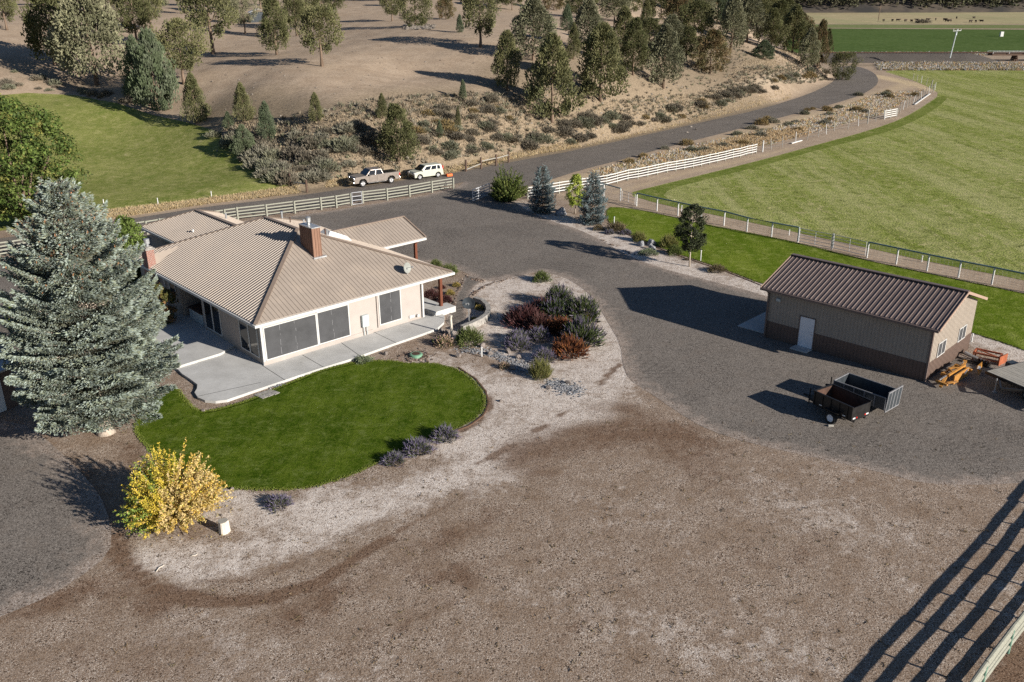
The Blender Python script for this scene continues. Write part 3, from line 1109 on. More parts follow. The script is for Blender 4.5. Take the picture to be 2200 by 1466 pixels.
proto('grey1', 'oval', .25, GREYG, 11, nclump=80, per=40, clump=.11, lobes=.5, tk=dict(r=.02, limbs=16))
proto('bush1', 'flat', .02, DKOL, 12, nclump=110, per=46, clump=.13, up=1.0)


def tree(name, px, py, hpx, wpx, key, label, group=None, on=None, rot=None, cat='tree'):
    p = on or T(px, py)
    d = math.sqrt(p.x ** 2 + p.y ** 2 + (CH - p.z) ** 2)
    k = FPX / d
    h = hpx / k * .93
    w = wpx / k * .90
    cr_, tr = PROTO[key]
    t = thing(name, label, cat, (p.x, p.y, p.z - .05), random.uniform(0, 6.28) if rot is None else rot, group)
    a = link('crown', cr_, t)
    a.scale = (w, w, h)
    b = link('trunk', tr, t)
    b.scale = (h * .85, h * .85, h)
    return t


HT = [
    (208, 184, 205, 145, 'pine1', 'tallest grey-green conifer at the top left, its trunk bare near the pasture corner'),
    (118, 140, 150, 95, 'tear2', 'dark conifer pressed against the left side of the tallest top-left conifer'),
    (15, 65, 85, 55, 'open3', 'juniper with a bare trunk at the extreme top left corner'),
    (295, 95, 108, 72, 'open3', 'juniper with long bare trunk right of the tallest top-left conifer'),
    (325, 67, 92, 62, 'open2', 'juniper partly hidden behind the long-trunked juniper at top left'),
    (458, 116, 150, 96, 'open1', 'broad juniper above the round-headed juniper left of the bare hillside'),
    (396, 180, 128, 94, 'open2', 'round-headed clumpy juniper on a bare trunk above the pasture edge'),
    (338, 238, 160, 92, 'tear1', 'large blue-green juniper foliaged to the ground at the pasture edge'),
    (300, 205, 118, 62, 'cone2', 'pointed juniper rising behind the large blue-green juniper'),
    (285, 207, 44, 36, 'cone2', 'small bushy juniper at the left foot of the large blue-green juniper'),
    (423, 265, 103, 62, 'cone1', 'teardrop-shaped juniper standing alone on the pasture edge'),
    (525, 262, 82, 50, 'cone1', 'small pointed juniper low on the bare slope right of the teardrop juniper'),
    (492, 276, 36, 25, 'cone2', 'tiny conical juniper in grey brush beside the pasture edge'),
    (526, 334, 66, 46, 'tear1', 'blue-green juniper bush at the right edge of the pasture'),
    (575, 302, 84, 46, 'cone2', 'narrow juniper in the sagebrush below the bare slope'),
    (527, 73, 86, 56, 'grey1', 'thin grey tree at the top with sparse crown'),
    (595, 118, 122, 66, 'tear2', 'upright juniper left of the twisted juniper on the bare hill'),
    (638, 78, 92, 52, 'open3', 'dark juniper behind and between the two junipers of the bare hilltop'),
    (660, 62, 85, 62, 'open2', 'juniper crown crowding the top edge above the twisted juniper'),
    (692, 143, 124, 88, 'open1', 'twisted old juniper with exposed roots on the bare hillside'),
    (722, 32, 50, 46, 'open3', 'juniper at the top edge right of the twisted juniper'),
    (843, 46, 62, 52, 'open2', 'left of two round junipers on the hilltop by the stone pile'),
    (893, 58, 78, 68, 'bush1', 'right of two round junipers on the hilltop, bushy beside the stone pile'),
    (958, 42, 52, 40, 'rusty', 'small brownish juniper on a thin trunk on the hilltop'),
    (988, 70, 38, 20, 'cone2', 'very small juniper seedling right of the brownish hilltop juniper'),
    (1032, 102, 116, 78, 'open1', 'broad juniper on a forked trunk at the right of the bare dome'),
    (1090, 195, 128, 62, 'pine2', 'slender conifer with a visible trunk at the right edge of the bare slope'),
    (680, 262, 63, 36, 'cone1', 'little cone-shaped juniper alone at the foot of the bare slope'),
    (856, 350, 130, 88, 'tear2', 'large bushy juniper directly behind the parked pickup'),
    (822, 256, 56, 30, 'cone1', 'short pointed juniper behind the top of the bushy juniper by the pickup'),
    (995, 215, 45, 20, 'cone2', 'small juniper sapling in the brush below the slender conifer'),
    (945, 296, 40, 17, 'cone2', 'tiny juniper sapling in the brush above the pale car'),
    (984, 276, 47, 17, 'cone1', 'thin sapling right of the tiny juniper sapling above the pale car'),
    (1186, 262, 188, 108, 'pine2', 'tall olive conifer nearest the road with a dark visible trunk'),
    (1145, 130, 130, 96, 'pine1', 'big grey-green conifer behind the tall olive roadside conifer'),
    (1218, 66, 54, 33, 'cone2', 'small dark conifer standing in the open gap near the top'),
    (1232, 128, 76, 36, 'cone1', 'small pointed juniper right of the big grey-green conifer'),
    (1290, 218, 165, 112, 'pine2', 'wide bushy conifer right of the tall roadside conifer'),
    (1262, 110, 108, 72, 'pine1', 'conifer rising behind the wide bushy conifer'),
    (1360, 162, 120, 68, 'tear2', 'upright conifer in the middle of the roadside stand'),
    (1425, 190, 134, 78, 'pine1', 'conifer with low foliage above the left pale cut bank'),
    (1387, 72, 70, 36, 'cone1', 'small conifer behind the middle of the roadside stand'),
    (1525, 158, 92, 78, 'rusty', 'rust-tinged conifer left of the straw-coloured slope'),
    (1570, 112, 116, 62, 'pine1', 'tall conifer above the rust-tinged conifer'),
    (1656, 106, 82, 50, 'tear2', 'conifer at the upper edge of the straw-coloured slope'),
    (1702, 114, 96, 62, 'pine2', 'leaning conifer on the crest near the end of the hill'),
    (1735, 150, 84, 42, 'pine1', 'pale conifer in the last group at the hill end'),
    (1757, 145, 96, 38, 'rusty', 'tall reddish conifer in the last group at the hill end'),
    (1776, 122, 56, 20, 'tear2', 'thin dark conifer at the very tip of the hill'),
    (1809, 172, 56, 52, 'bush1', 'round dark juniper on the inside of the road bend'),
]
for a in HT:
    tree('conifer', *a, group='conifers on the hill')
STAND = [(1320, 45, 60, 42), (1350, 30, 50, 40), (1420, 42, 62, 44), (1455, 70, 74, 46), (1490, 92, 76, 52), (1500, 50, 66, 44), (1540, 52, 62, 46), (1580, 60, 66, 46), (1605, 92, 90, 52), (1625, 62, 70, 42),
         (1250, 35, 50, 42), (1190, 22, 44, 40), (1100, 22, 44, 40), (1060, 14, 40, 40), (1455, 25, 44, 40), (1560, 24, 46, 40), (1600, 34, 50, 42), (1648, 48, 56, 40), (1672, 78, 62, 40), (1510, 18, 40, 36),
         (1400, 12, 36, 34), (1295, 12, 40, 36), (1640, 128, 34, 30), (1340, 108, 78, 50), (1440, 118, 72, 44), (1475, 130, 62, 40), (1685, 62, 54, 38), (1715, 92, 54, 38), (1395, 110, 60, 40)]
ks = ['pine1', 'pine2', 'tear2', 'rusty', 'open3', 'pine1', 'tear1', 'cone1']
for i, (x, y, h, w) in enumerate(STAND):
    tree('conifer', x, y, h * 1.15, w * 1.5, ks[i % len(ks)], 'conifer in the dense stand on the wooded ridge', 'conifers of the dense ridge stand')
TOPL = [(60, 16, 45, 44), (110, 12, 50, 50), (170, 8, 50, 40), (240, 28, 60, 50), (270, 8, 40, 40), (345, 22, 60, 48), (400, 30, 70, 56), (430, 12, 50, 44), (480, 26, 70, 60), (560, 20, 60, 44), (590, 12, 46, 40),
        (690, 8, 44, 44), (760, 2, 30, 36), (820, 2, 34, 36), (930, 0, 34, 38), (1030, 4, 34, 34), (20, 6, 36, 44), (500, 50, 60, 44), (870, 14, 42, 40)]
for i, (x, y, h, w) in enumerate(TOPL):
    tree('conifer', x, y, h * 1.1, w * .85, ['open3', 'open2', 'tear2', 'open1', 'grey1', 'pine1'][i % 6], 'juniper along the top edge above the bare hill', 'junipers along the top edge')

# small blue shed seen between the junipers on the hilltop
_p = T(556, 47)
t = thing('hilltop_shed', 'small blue-grey shed between the junipers at the top of the hill', 'shed', _p, R(20))
mb = MB()
mb.box(-2, 2, -1.5, 1.5, -.3, 2.2)
mb.obj('wall', M['gunmetal'], t)
mb = MB()
mb.sideprism([(-2.3, 2.1), (0, 2.9), (2.3, 2.1), (2.3, 2.2), (0, 3.0), (-2.3, 2.2)], -1.8, 1.8)
mb.obj('roof', M['galv'], t)

# distant wooded slope as one mass
def far_forest():
    r = np.random.default_rng(5)
    parts = []
    n = 2300
    x = r.uniform(120, 560, n)
    dd = r.uniform(6, 120, n) ** 1.0
    y = 655 + .02 * x + 14 * np.sin(x * .013) + dd
    z = dd * .34
    hh = r.uniform(8, 16, n)
    per = 26
    idx = np.repeat(np.arange(n), per)
    u = r.uniform(0, 1, n * per)
    az = r.uniform(0, 6.28, n * per)
    rad = hh[idx] * .24 * (1 - u) ** .7 * r.uniform(.4, 1, n * per)
    P = np.stack([x[idx] + np.cos(az) * rad, y[idx] + np.sin(az) * rad, z[idx] + hh[idx] * (.05 + .9 * u)], 1)
    D = np.stack([np.cos(az), np.sin(az), np.full(n * per, .5)], 1)
    C = jit((.12, .12, .075), n, r, .3)[idx]
    V, F, C = spindles(P, D, 2.0, .6, C, r)
    o = link('distant_forest', npmesh('distant_forest', V, F, M['needle'], col=C))
    props(o, 'hazy wood of small conifers covering the far slope', 'forest', kind='stuff')


far_forest()


# ---- sagebrush
def dome_mesh(name, seed, n, cols, L=(.25, .5), w=.03, flat=.75, up=.5, tips=None, tipn=.3, mat='needle', hemi=True):
    """unit shrub: radius 1, height flat; radiating sprays"""
    r = np.random.default_rng(seed)
    d = unit(r.normal(size=(n, 3)))
    d[:, 2] = np.abs(d[:, 2])
    rr = r.uniform(.35, 1, n) ** .6
    az = np.arctan2(d[:, 1], d[:, 0])
    lob = 1 + .22 * np.sin(az * 3 + seed) * (1 - d[:, 2]) + .12 * np.sin(az * 7 + d[:, 2] * 9 + seed)
    P = d * (rr * lob)[:, None] * np.array([1, 1, flat])
    P[:, 2] = np.maximum(P[:, 2], .02)
    D = d + np.array([0, 0, up]) + r.normal(size=(n, 3)) * .3
    ci = r.integers(0, len(cols), n)
    C = np.array(cols)[ci] * r.uniform(.7, 1.3, (n, 1))
    if tips is not None:
        k = (rr > .72) & (r.uniform(0, 1, n) < tipn)
        C[k] = np.array(tips) * r.uniform(.75, 1.25, (k.sum(), 1))
    V, F, C = spindles(P - unit(D) * L[0] * .5, D, r.uniform(L[0], L[1], n), w, C, r)
    V[:, 2] = np.maximum(V[:, 2], 0)
    return npmesh(name, V, F, M[mat], col=np.clip(C, .003, 1))


SAGE = [dome_mesh('sagebrush', 20 + i, 520, c, (.22, .42), .035, .85, .8) for i, c in enumerate([
    [(.27, .26, .20), (.22, .21, .155), (.32, .30, .24)], [(.19, .165, .13), (.25, .22, .17), (.15, .13, .10)], [(.22, .225, .155), (.27, .27, .20), (.17, .17, .11)],
    [(.30, .235, .12), (.24, .19, .11), (.35, .25, .10)]])]
SN = ['silvery grey sagebrush', 'dull brown-grey sagebrush', 'grey-green sagebrush', 'golden-tinged rabbitbrush']
SZ = [([(450, 285), (560, 300), (640, 390), (600, 400), (520, 340)], 40, 'in the thicket between the pasture and the pickup', (.9, 1.7), (0, 2, 1, 2)),
      ([(600, 300), (760, 270), (820, 300), (760, 375), (650, 395)], 52, 'on the brushy slope above the pickup', (.7, 1.6), (1, 1, 2, 0)),
      ([(820, 250), (1080, 215), (1120, 300), (1000, 340), (900, 345), (880, 290)], 52, 'on the brushy slope above the pale car', (.6, 1.3), (1, 2, 1, 3)),
      ([(1090, 300), (1280, 245), (1370, 250), (1380, 275), (1150, 325)], 38, 'below the tall roadside conifers', (.7, 1.6), (1, 2, 1, 1)),
      ([(1380, 255), (1560, 195), (1760, 150), (1785, 165), (1700, 190), (1420, 265)], 44, 'along the foot of the pale cut bank beside the road', (.7, 1.5), (1, 2, 1, 3)),
      ([(1270, 365), (1500, 300), (1700, 245), (1880, 195), (1980, 200), (1850, 260), (1560, 320)], 40, 'on the verge between road and field fence', (.6, 1.2), (0, 3, 2, 3)),
      ([(0, 140), (180, 190), (330, 205), (330, 230), (150, 200), (0, 190)], 26, 'along the shaded top edge of the pasture', (.6, 1.2), (0, 1, 1, 2))]
for poly, n, where, (s0, s1), kk_ in SZ:
    P = np.array(poly, float)
    k = 0
    while k < n:
        q = np.array([[random.uniform(P[:, 0].min(), P[:, 0].max()), random.uniform(P[:, 1].min(), P[:, 1].max())]])
        if not inside(q, P)[0]:
            continue
        k += 1
        v = random.choice(kk_)
        p = T(*q[0])
        o = link('sagebrush', SAGE[v], None, (p.x, p.y, p.z - .08))
        s = random.uniform(s0, s1)
        o.scale = (s, s, s * random.uniform(.7, 1.1))
        o.rotation_euler = (0, 0, random.uniform(0, 6.28))
        props(o, SN[v] + ' ' + where, 'shrub', SN[v] + ' ' + where)


# ---- dry grass, one mass per kind of ground
def tufts(name, label, zones, cols, h=(.25, .6), w=.03, blades=5, spread=.35, terrain=True):
    r = np.random.default_rng(len(name) * 31)
    PP = []
    for poly, n in zones:
        P = np.array(GP(poly) if terrain is False else [tuple(T(a, b))[:2] for a, b in poly])
        c = np.stack([r.uniform(P[:, 0].min(), P[:, 0].max(), n * 6), r.uniform(P[:, 1].min(), P[:, 1].max(), n * 6)], 1)
        c = c[inside(c, P)][:n]
        PP.append(c)
    c = np.concatenate(PP)
    z = height(c) if terrain else np.zeros(len(c))
    b = np.column_stack([c, z])
    idx = np.repeat(np.arange(len(b)), blades)
    n = len(idx)
    P = b[idx] + r.normal(size=(n, 3)) * np.array([.12, .12, 0])
    D = np.column_stack([r.normal(size=(n, 2)) * spread, np.ones(n)])
    C = np.array(cols)[r.integers(0, len(cols), len(b))][idx] * r.uniform(.7, 1.3, (n, 1))
    V, F, C = spindles(P, D, r.uniform(h[0], h[1], n), w, np.clip(C, 0, 1), r, cross=False)
    o = link(name, npmesh(name, V, F, M['needle'], col=C))
    return props(o, label, 'grass', kind='stuff')


GOLD = [(.50, .37, .20), (.60, .46, .28), (.42, .31, .17)]
tufts('dry_grass', 'tall golden dry grass growing along the road verges', [
    ([(60, 474), (330, 442), (560, 412), (640, 400), (640, 416), (440, 440), (200, 476), (60, 498)], 5200),
    ([(700, 388), (960, 360), (1100, 330), (1240, 300), (1250, 316), (1100, 343), (960, 374), (700, 404)], 5200),
    ([(1260, 300), (1500, 245), (1700, 195), (1700, 212), (1500, 262), (1260, 316)], 2600)], GOLD + [(.45, .37, .25), (.36, .30, .17)], (.12, .45), .02, spread=.6)
tufts('verge_grass', 'pale grey and rusty weeds between the road and the white rail fence', [
    ([(1260, 372), (1440, 325), (1620, 285), (1650, 310), (1450, 355), (1300, 385)], 2600),
    ([(1620, 285), (1760, 250), (1890, 200), (1985, 195), (1900, 245), (1700, 300), (1640, 315)], 3600)],
      [(.44, .43, .42), (.52, .50, .48), (.44, .26, .12), (.48, .34, .17), (.30, .28, .13), (.55, .46, .34)], (.12, .5), .03, 7, .75)
tufts('reed_grass', 'tall rust-gold grass clump behind the far end of the white fence', [([(1500, 320), (1600, 292), (1730, 275), (1735, 292), (1640, 312), (1510, 345)], 1800)], [(.48, .33, .18), (.56, .42, .25), (.40, .30, .18)], (.25, .6), .03, 8, .5)
tufts('bank_weeds', 'mixed weeds on the railway bank and its foot', [([(1880, 136), (2200, 136), (2200, 152), (1890, 152)], 3400), ([(1780, 114), (2200, 114), (2200, 120), (1780, 120)], 1500)],
      [(.40, .41, .43), (.48, .47, .46), (.44, .28, .14), (.42, .34, .18), (.22, .20, .10)], (.3, .8), .06, 7, .8, terrain=False)
tufts('low_scrub', 'low grey-brown scrub covering the lower hillside between the larger bushes', [
    ([(470, 270), (700, 235), (900, 205), (1100, 205), (1250, 250), (1500, 200), (1770, 150), (1780, 172), (1500, 255), (1200, 312), (900, 362), (640, 400), (520, 335)], 5200),
    ([(1200, 230), (1300, 120), (1500, 80), (1640, 60), (1600, 150), (1400, 215)], 1800)],
      [(.19, .165, .125), (.24, .215, .165), (.15, .125, .09), (.17, .17, .11)], (.3, .75), .06, 9, .7)
tufts('hill_grass', 'sparse dry bunch grass over the brushy hillside', [
    ([(470, 270), (700, 250), (900, 215), (1100, 215), (1250, 250), (1500, 200), (1620, 180), (1500, 240), (1200, 300), (900, 350), (620, 395), (520, 330)], 9000),
    ([(1560, 170), (1650, 110), (1760, 140), (1700, 160), (1600, 180)], 2600)], [(.34, .27, .18), (.42, .34, .23), (.24, .19, .13)], (.15, .4), .035, 4)

# ================================================================== HOUSE
HA = 0.74215
HQ = Vector((-15.62, 52.07, 0))
HU = Vector((math.cos(HA), math.sin(HA), 0))
HV = Vector((-math.sin(HA), math.cos(HA), 0))


def HL(px, py, z=0.0):
    d = G(px, py, z) - HQ
    return d.dot(HU), d.dot(HV)


PT = 3.1 / 7.73


def roof_plane(mb, corners, eave_dir, up_dir, rib_sp, rib_h, rib_w, start=0.0, minor=0):
    """corners: convex polygon (3-D) in one plane; ribs run along up_dir, spaced along eave_dir"""
    c = [Vector(p) for p in corners]
    e, u = Vector(eave_dir).normalized(), Vector(up_dir).normalized()
    n = e.cross(u)
    n = n if n.z > 0 else -n
    o = c[0]
    P2 = [((p - o).dot(e), (p - o).dot(u)) for p in c]
    mb.add([p for p in c] + [p - Vector((0, 0, .1)) for p in c],
           [tuple(range(len(c))), tuple(range(len(c), 2 * len(c)))[::-1]] + [(i, (i + 1) % len(c), (i + 1) % len(c) + len(c), i + len(c)) for i in range(len(c))])
    lo, hi = min(p[0] for p in P2), max(p[0] for p in P2)
    x = lo + rib_sp * .5 + start
    k = 0
    while x < hi - .03:
        ys = []
        for i in range(len(P2)):
            (x1, y1), (x2, y2) = P2[i], P2[(i + 1) % len(P2)]
            if (x1 > x) != (x2 > x):
                ys.append(y1 + (x - x1) / (x2 - x1) * (y2 - y1))
        if len(ys) >= 2 and max(ys) - min(ys) > .1:
            y0, y1 = min(ys), max(ys)
            a, b = o + e * x + u * (y0 + .0), o + e * x + u * (y1 - .03)
            w, h = rib_w, rib_h
            if minor and k % minor:
                w, h = rib_w * .5, rib_h * .35
            vs = []
            for p in (a, b):
                vs += [p - e * w, p - e * w * .45 + n * h, p + e * w * .45 + n * h, p + e * w]
            mb.add(vs, [(0, 1, 2, 3), (7, 6, 5, 4), (0, 4, 5, 1), (1, 5, 6, 2), (2, 6, 7, 3)])
        x += rib_sp
        k += 1


def cap(mb, a, b, w=.16, h=.05):
    mb.beam(Vector(a) + Vector((0, 0, .05)), Vector(b) + Vector((0, 0, .05)), w * 1.6, h)


house = thing('ranch_house', 'cream single-storey ranch house with ribbed tan hip roof beside the kidney-shaped lawn', 'house', HQ, HA)
E0, E1, T0, T1, ZE, ZR = -.53, 14.93, -.53, 19.6, 3.2, 6.3
mb = MB()
sl = Vector((1, 0, PT)); sr_ = Vector((-1, 0, PT)); sf = Vector((0, 1, PT)); sb = Vector((0, -1, PT))
roof_plane(mb, [(E0, T0, ZE), (7.2, 7.2, ZR), (7.2, 11.87, ZR), (E0, T1, ZE)], (0, 1, 0), sl, .3048, .045, .045)
roof_plane(mb, [(E1, T0, ZE), (E1, T1, ZE), (7.2, 11.87, ZR), (7.2, 7.2, ZR)], (0, 1, 0), sr_, .3048, .03, .035)
roof_plane(mb, [(E0, T0, ZE), (E1, T0, ZE), (7.2, 7.2, ZR)], (1, 0, 0), sf, .3048, .03, .03)
roof_plane(mb, [(E1, T1, ZE), (E0, T1, ZE), (7.2, 11.87, ZR)], (1, 0, 0), sb, .3048, .03, .03)
roof = mb.obj('roof', M['roof_tan'], house)
mb = MB()
for a, b in [((E0, T0, ZE), (7.2, 7.2, ZR)), ((E1, T0, ZE), (7.2, 7.2, ZR)), ((7.2, 7.2, ZR), (7.2, 11.87, ZR)), ((E0, T1, ZE), (7.2, 11.87, ZR)), ((E1, T1, ZE), (7.2, 11.87, ZR))]:
    cap(mb, a, b)
mb.obj('ridge_cap', M['roof_trim'], roof)
# back-left wing
mb = MB()
we0, we1, wt1, wz = 3.8, 10.9, 28.1, ZE
wr = wz + 3.55 * PT
wm = (we0 + we1) / 2
roof_plane(mb, [(we0, 19.6, wz), (wm, 16.0, wr), (wm, wt1 - 3.55, wr), (we0, wt1, wz)], (0, 1, 0), sl, .3048, .045, .045)
roof_plane(mb, [(we1, 19.6, wz), (we1, wt1, wz), (wm, wt1 - 3.55, wr), (wm, 16.0, wr)], (0, 1, 0), sr_, .3048, .03, .03)
roof_plane(mb, [(we1, wt1, wz), (we0, wt1, wz), (wm, wt1 - 3.55, wr)], (1, 0, 0), sb, .3048, .03, .03)
wing = mb.obj('wing_roof', M['roof_tan'], house)
mb = MB()
cap(mb, (wm, 16.2, wr), (wm, wt1 - 3.55, wr), .18)
cap(mb, (we0, wt1, wz), (wm, wt1 - 3.55, wr))
cap(mb, (we1, wt1, wz), (wm, wt1 - 3.55, wr))
mb.obj('ridge_cap', M['roof_trim'], wing)
# entry porch gable
mb = MB()
pr = ZE + 2.95 * PT
roof_plane(mb, [(14.93, 8.3, ZE), (19.3, 8.3, ZE), (19.3, 11.25, pr), (12.0, 11.25, pr)], (1, 0, 0), sf, .3048, .03, .03)
roof_plane(mb, [(19.3, 14.2, ZE), (14.93, 14.2, ZE), (12.0, 11.25, pr), (19.3, 11.25, pr)], (1, 0, 0), sb, .3048, .03, .03)
pch = mb.obj('porch_roof', M['roof_tan'], house)
mb = MB()
cap(mb, (12.1, 11.25, pr), (19.35, 11.25, pr), .16)
cap(mb, (19.3, 8.25, ZE), (19.3, 11.25, pr), .08, .07)
mb.obj('ridge_cap', M['roof_trim'], pch)
# gutters and fascia
mb = MB()


def gutter(mb, a, b, out):
    a, b, out = Vector(a), Vector(b), Vector(out)
    mb.beam(a + out * .07 + Vector((0, 0, -.12)), b + out * .07 + Vector((0, 0, -.12)), .13, .17)


gutter(mb, (E0 - .13, T0, ZE), (E1 + .13, T0, ZE), (0, -1, 0))
gutter(mb, (E0, T0, ZE), (E0, T1, ZE), (-1, 0, 0))
gutter(mb, (E1, T0, ZE), (E1, 8.2, ZE), (1, 0, 0))
gutter(mb, (we0, 19.7, wz), (we0, wt1, wz), (-1, 0, 0))
gutter(mb, (15.0, 8.3, ZE), (19.3, 8.3, ZE), (0, -1, 0))
mb.obj('gutter', M['fascia'], house)
# soffit under the eaves
mb = MB()
mb.box(E0, E1, T0, .0, 3.0, 3.05)
mb.box(E0, 0, 0.0, T1, 3.0, 3.05)
mb.box(12.55, E1, 0, 8, 3.0, 3.05)
mb.obj('soffit', M['fascia'], house)
# walls: front and body
mb = MB()
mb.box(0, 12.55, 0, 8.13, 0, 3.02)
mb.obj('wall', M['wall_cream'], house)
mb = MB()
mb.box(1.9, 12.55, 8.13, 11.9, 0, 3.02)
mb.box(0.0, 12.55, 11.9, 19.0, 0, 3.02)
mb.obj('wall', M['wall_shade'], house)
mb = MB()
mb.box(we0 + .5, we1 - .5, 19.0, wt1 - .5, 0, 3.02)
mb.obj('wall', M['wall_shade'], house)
# thin sheet over the long side, its shade put into the cream colour
mb = MB()
mb.box(-.012, .0, .25, 8.13, 0, 3.0)
mb.obj('side_shade_sheet', M['wall_shade'], house)
# front trim band over windows
mb = MB()
mb.box(-.02, 12.6, -.03, 0, 2.76, 3.0)
mb.box(-.05, .12, -.035, .12, .15, 2.76)
mb.box(12.45, 12.6, -.05, .0, .3, 2.9)
mb.obj('trim', M['fascia'], house)


def big_window(x0, x1, z0, z1, name='window', mullions=(), seams=()):
    mb = MB()
    f = .07
    for a, b, c, d in [(x0, x1, z0 - f, z0), (x0, x1, z1, z1 + f)]:
        mb.box(a - f, b + f, -.07, -.003, c, d)
    mb.box(x0 - f, x0, -.07, -.003, z0, z1)
    mb.box(x1, x1 + f, -.07, -.003, z0, z1)
    w = mb.obj(name, M['fascia'], house)
    mb = MB()
    mb.box(x0, x1, -.045, -.012, z0, z1)
    mb.obj('screen', M['screen'], w)
    for s in seams:
        mb = MB()
        random.seed(int(s * 100))
        z = z0 + .1
        while z < z1 - .2:
            l = random.uniform(.1, .5)
            q = s + random.uniform(-.05, .05)
            mb.quad((q, -.047, z), (q + random.uniform(.01, .03), -.047, z), (q + .02, -.047, min(z + l, z1 - .05)), (q, -.047, min(z + l, z1 - .05)))
            z += l + random.uniform(.05, .4)
        mb.obj('streak', M['dishgrey_l'] if 'dishgrey_l' in M else M['meter'], w)
    return w


M['dishgrey_l'] = simple('streak_grey', (.2, .2, .21), .7)
big_window(.2, 3.86, .52, 2.62, seams=(1.25, 2.35))
big_window(4.02, 6.33, .53, 2.66, seams=(5.1,))
big_window(8.86, 10.58, .62, 2.74, seams=(9.75,))
mb = MB()
mb.box(-.02, 8.2, -.05, -.004, .16, .43)
mb.box(-.02, 12.55, -.02, -.003, 0, .16)
mb.obj('sill_band', M['wall_cream'], house)
mb = MB()
mb.box(7.31, 7.82, -.22, -.01, .83, 1.66)
mb.tube([(7.45, -.12, .83), (7.45, -.12, .2)], .035, 8)
mb.tube([(7.68, -.12, .83), (7.68, -.12, .2)], .035, 8)
mt = mb.obj('meter_box', M['meter'], house, bevel=.02)
mb = MB()
mb.tube([(7.6, -.24, 1.2), (7.6, -.215, 1.2)], .07, 12)
mb.obj('dial', M['fascia'], mt)
mb = MB()
mb.box(8.62, 8.74, -.1, -.005, .45, 2.85)
mb.obj('downspout', M['wall_cream'], house)
mb = MB()
mb.box(12.42, 12.55, -.16, -.06, .25, 2.7)
mb.beam((12.45, -.1, 2.75), (12.75, -.45, 3.02), .09, .08)
mb.obj('downspout', M['fascia'], house)
mb = MB()
mb.box(11.3, 11.75, -.08, -.005, .42, .62)
mb.tube([(12.0, -.2, .5), (12.0, -.005, .5)], .1, 10)
mb.obj('vent_cover', M['fascia'], house)
# long side windows (x = 0 face)
def side_win(t0, t1, z0, z1, mull=None):
    mb = MB()
    f = .07
    mb.box(-.08, -.015, t0 - f, t1 + f, z0 - f, z0)
    mb.box(-.08, -.015, t0 - f, t1 + f, z1, z1 + f)
    mb.box(-.08, -.015, t0 - f, t0, z0, z1)
    mb.box(-.08, -.015, t1, t1 + f, z0, z1)
    if mull:
        mb.box(-.08, -.015, mull - .06, mull + .06, z0, z1)
    w = mb.obj('window', M['fascia'], house)
    mb = MB()
    mb.box(-.05, -.02, t0, t1, z0, z1)
    mb.obj('pane', M['glassy'], w)


side_win(.5, 2.8, .6, 2.55, 1.62)
side_win(5.66, 7.96, .6, 2.58, 6.8)
side_win(12.6, 13.5, 1.25, 2.55)
mb = MB()
mb.box(-.1, 0.0, 8.05, 8.2, 0, 3.0)
mb.obj('corner_board', M['wall_cream'], house)
mb = MB()
mb.box(1.86, 1.89, 8.9, 10.2, .3, 2.5)
mb.obj('recess_door', M['glassy'], house)
mb = MB()
mb.tube([(-.1, 14.3, 3.0), (-.1, 14.3, .4), (-.35, 14.3, .2)], .05, 8)
mb.obj('downspout', M['fascia'], house)
# wing window and brick pilaster
mb = MB()
mb.box(we0 + .44, we0 + .5, 19.9, 21.2, .9, 2.5)
w = mb.obj('window', M['fascia'], house)
mb = MB()
mb.box(we0 + .42, we0 + .44, 20.0, 21.1, 1.0, 2.4)
mb.obj('pane', M['glassy'], w)
# dark stained posts
for (s, t, zb, zt) in [(14.55, .45, .45, 3.0), (18.6, 8.8, 0, 3.1), (18.6, 13.7, 0, 3.1), (15.4, 8.8, 0, 3.1)]:
    mb = MB()
    mb.box(s - .11, s + .11, t - .11, t + .11, zb, zt)
    mb.obj('post', M['post_stain'], house, bevel=.01)
mb = MB()
mb.beam((15, 8.8, 3.03), (19.1, 8.8, 3.03), .16, .2)
mb.beam((18.6, 8.5, 2.9), (18.6, 13.9, 2.9), .16, .2)
mb.obj('porch_beam', M['post_stain'], house)
# big boarded chimney on the roof
zc = ZE + PT * (4.0 + .53)
mb = MB()
mb.box(6.49, 7.12, 4.0, 5.6, zc - .1, 7.05)
ch = mb.obj('chimney', M['wood_chimney'], house)
mb = MB()
for t in np.arange(4.0, 5.61, .266):
    mb.box(6.46, 6.49, t - .02, t + .02, zc - .1, 7.05)
for s in (6.5, 6.7, 6.9, 7.1):
    mb.box(s - .02, s + .02, 3.97, 4.0, zc - .1, 7.05)
mb.obj('batten', M['wood_chimney'], ch)
mb = MB()
mb.box(6.44, 7.17, 3.95, 5.65, 7.05, 7.12)
mb.tube([(6.8, 4.9, 7.1), (6.8, 4.9, 7.35)], .1, 12)
mb.tube([(6.8, 4.9, 7.35), (6.8, 4.9, 7.65)], .17, 14)
mb.tube([(6.8, 4.9, 7.65), (6.8, 4.9, 7.7)], [.19, .05], 14)
mb.obj('flue_cap', M['galv'], ch)
mb = MB()
mb.box(6.36, 7.35, 3.78, 3.98, zc - .06, zc + .05)
mb.obj('flashing', M['galv'], ch)
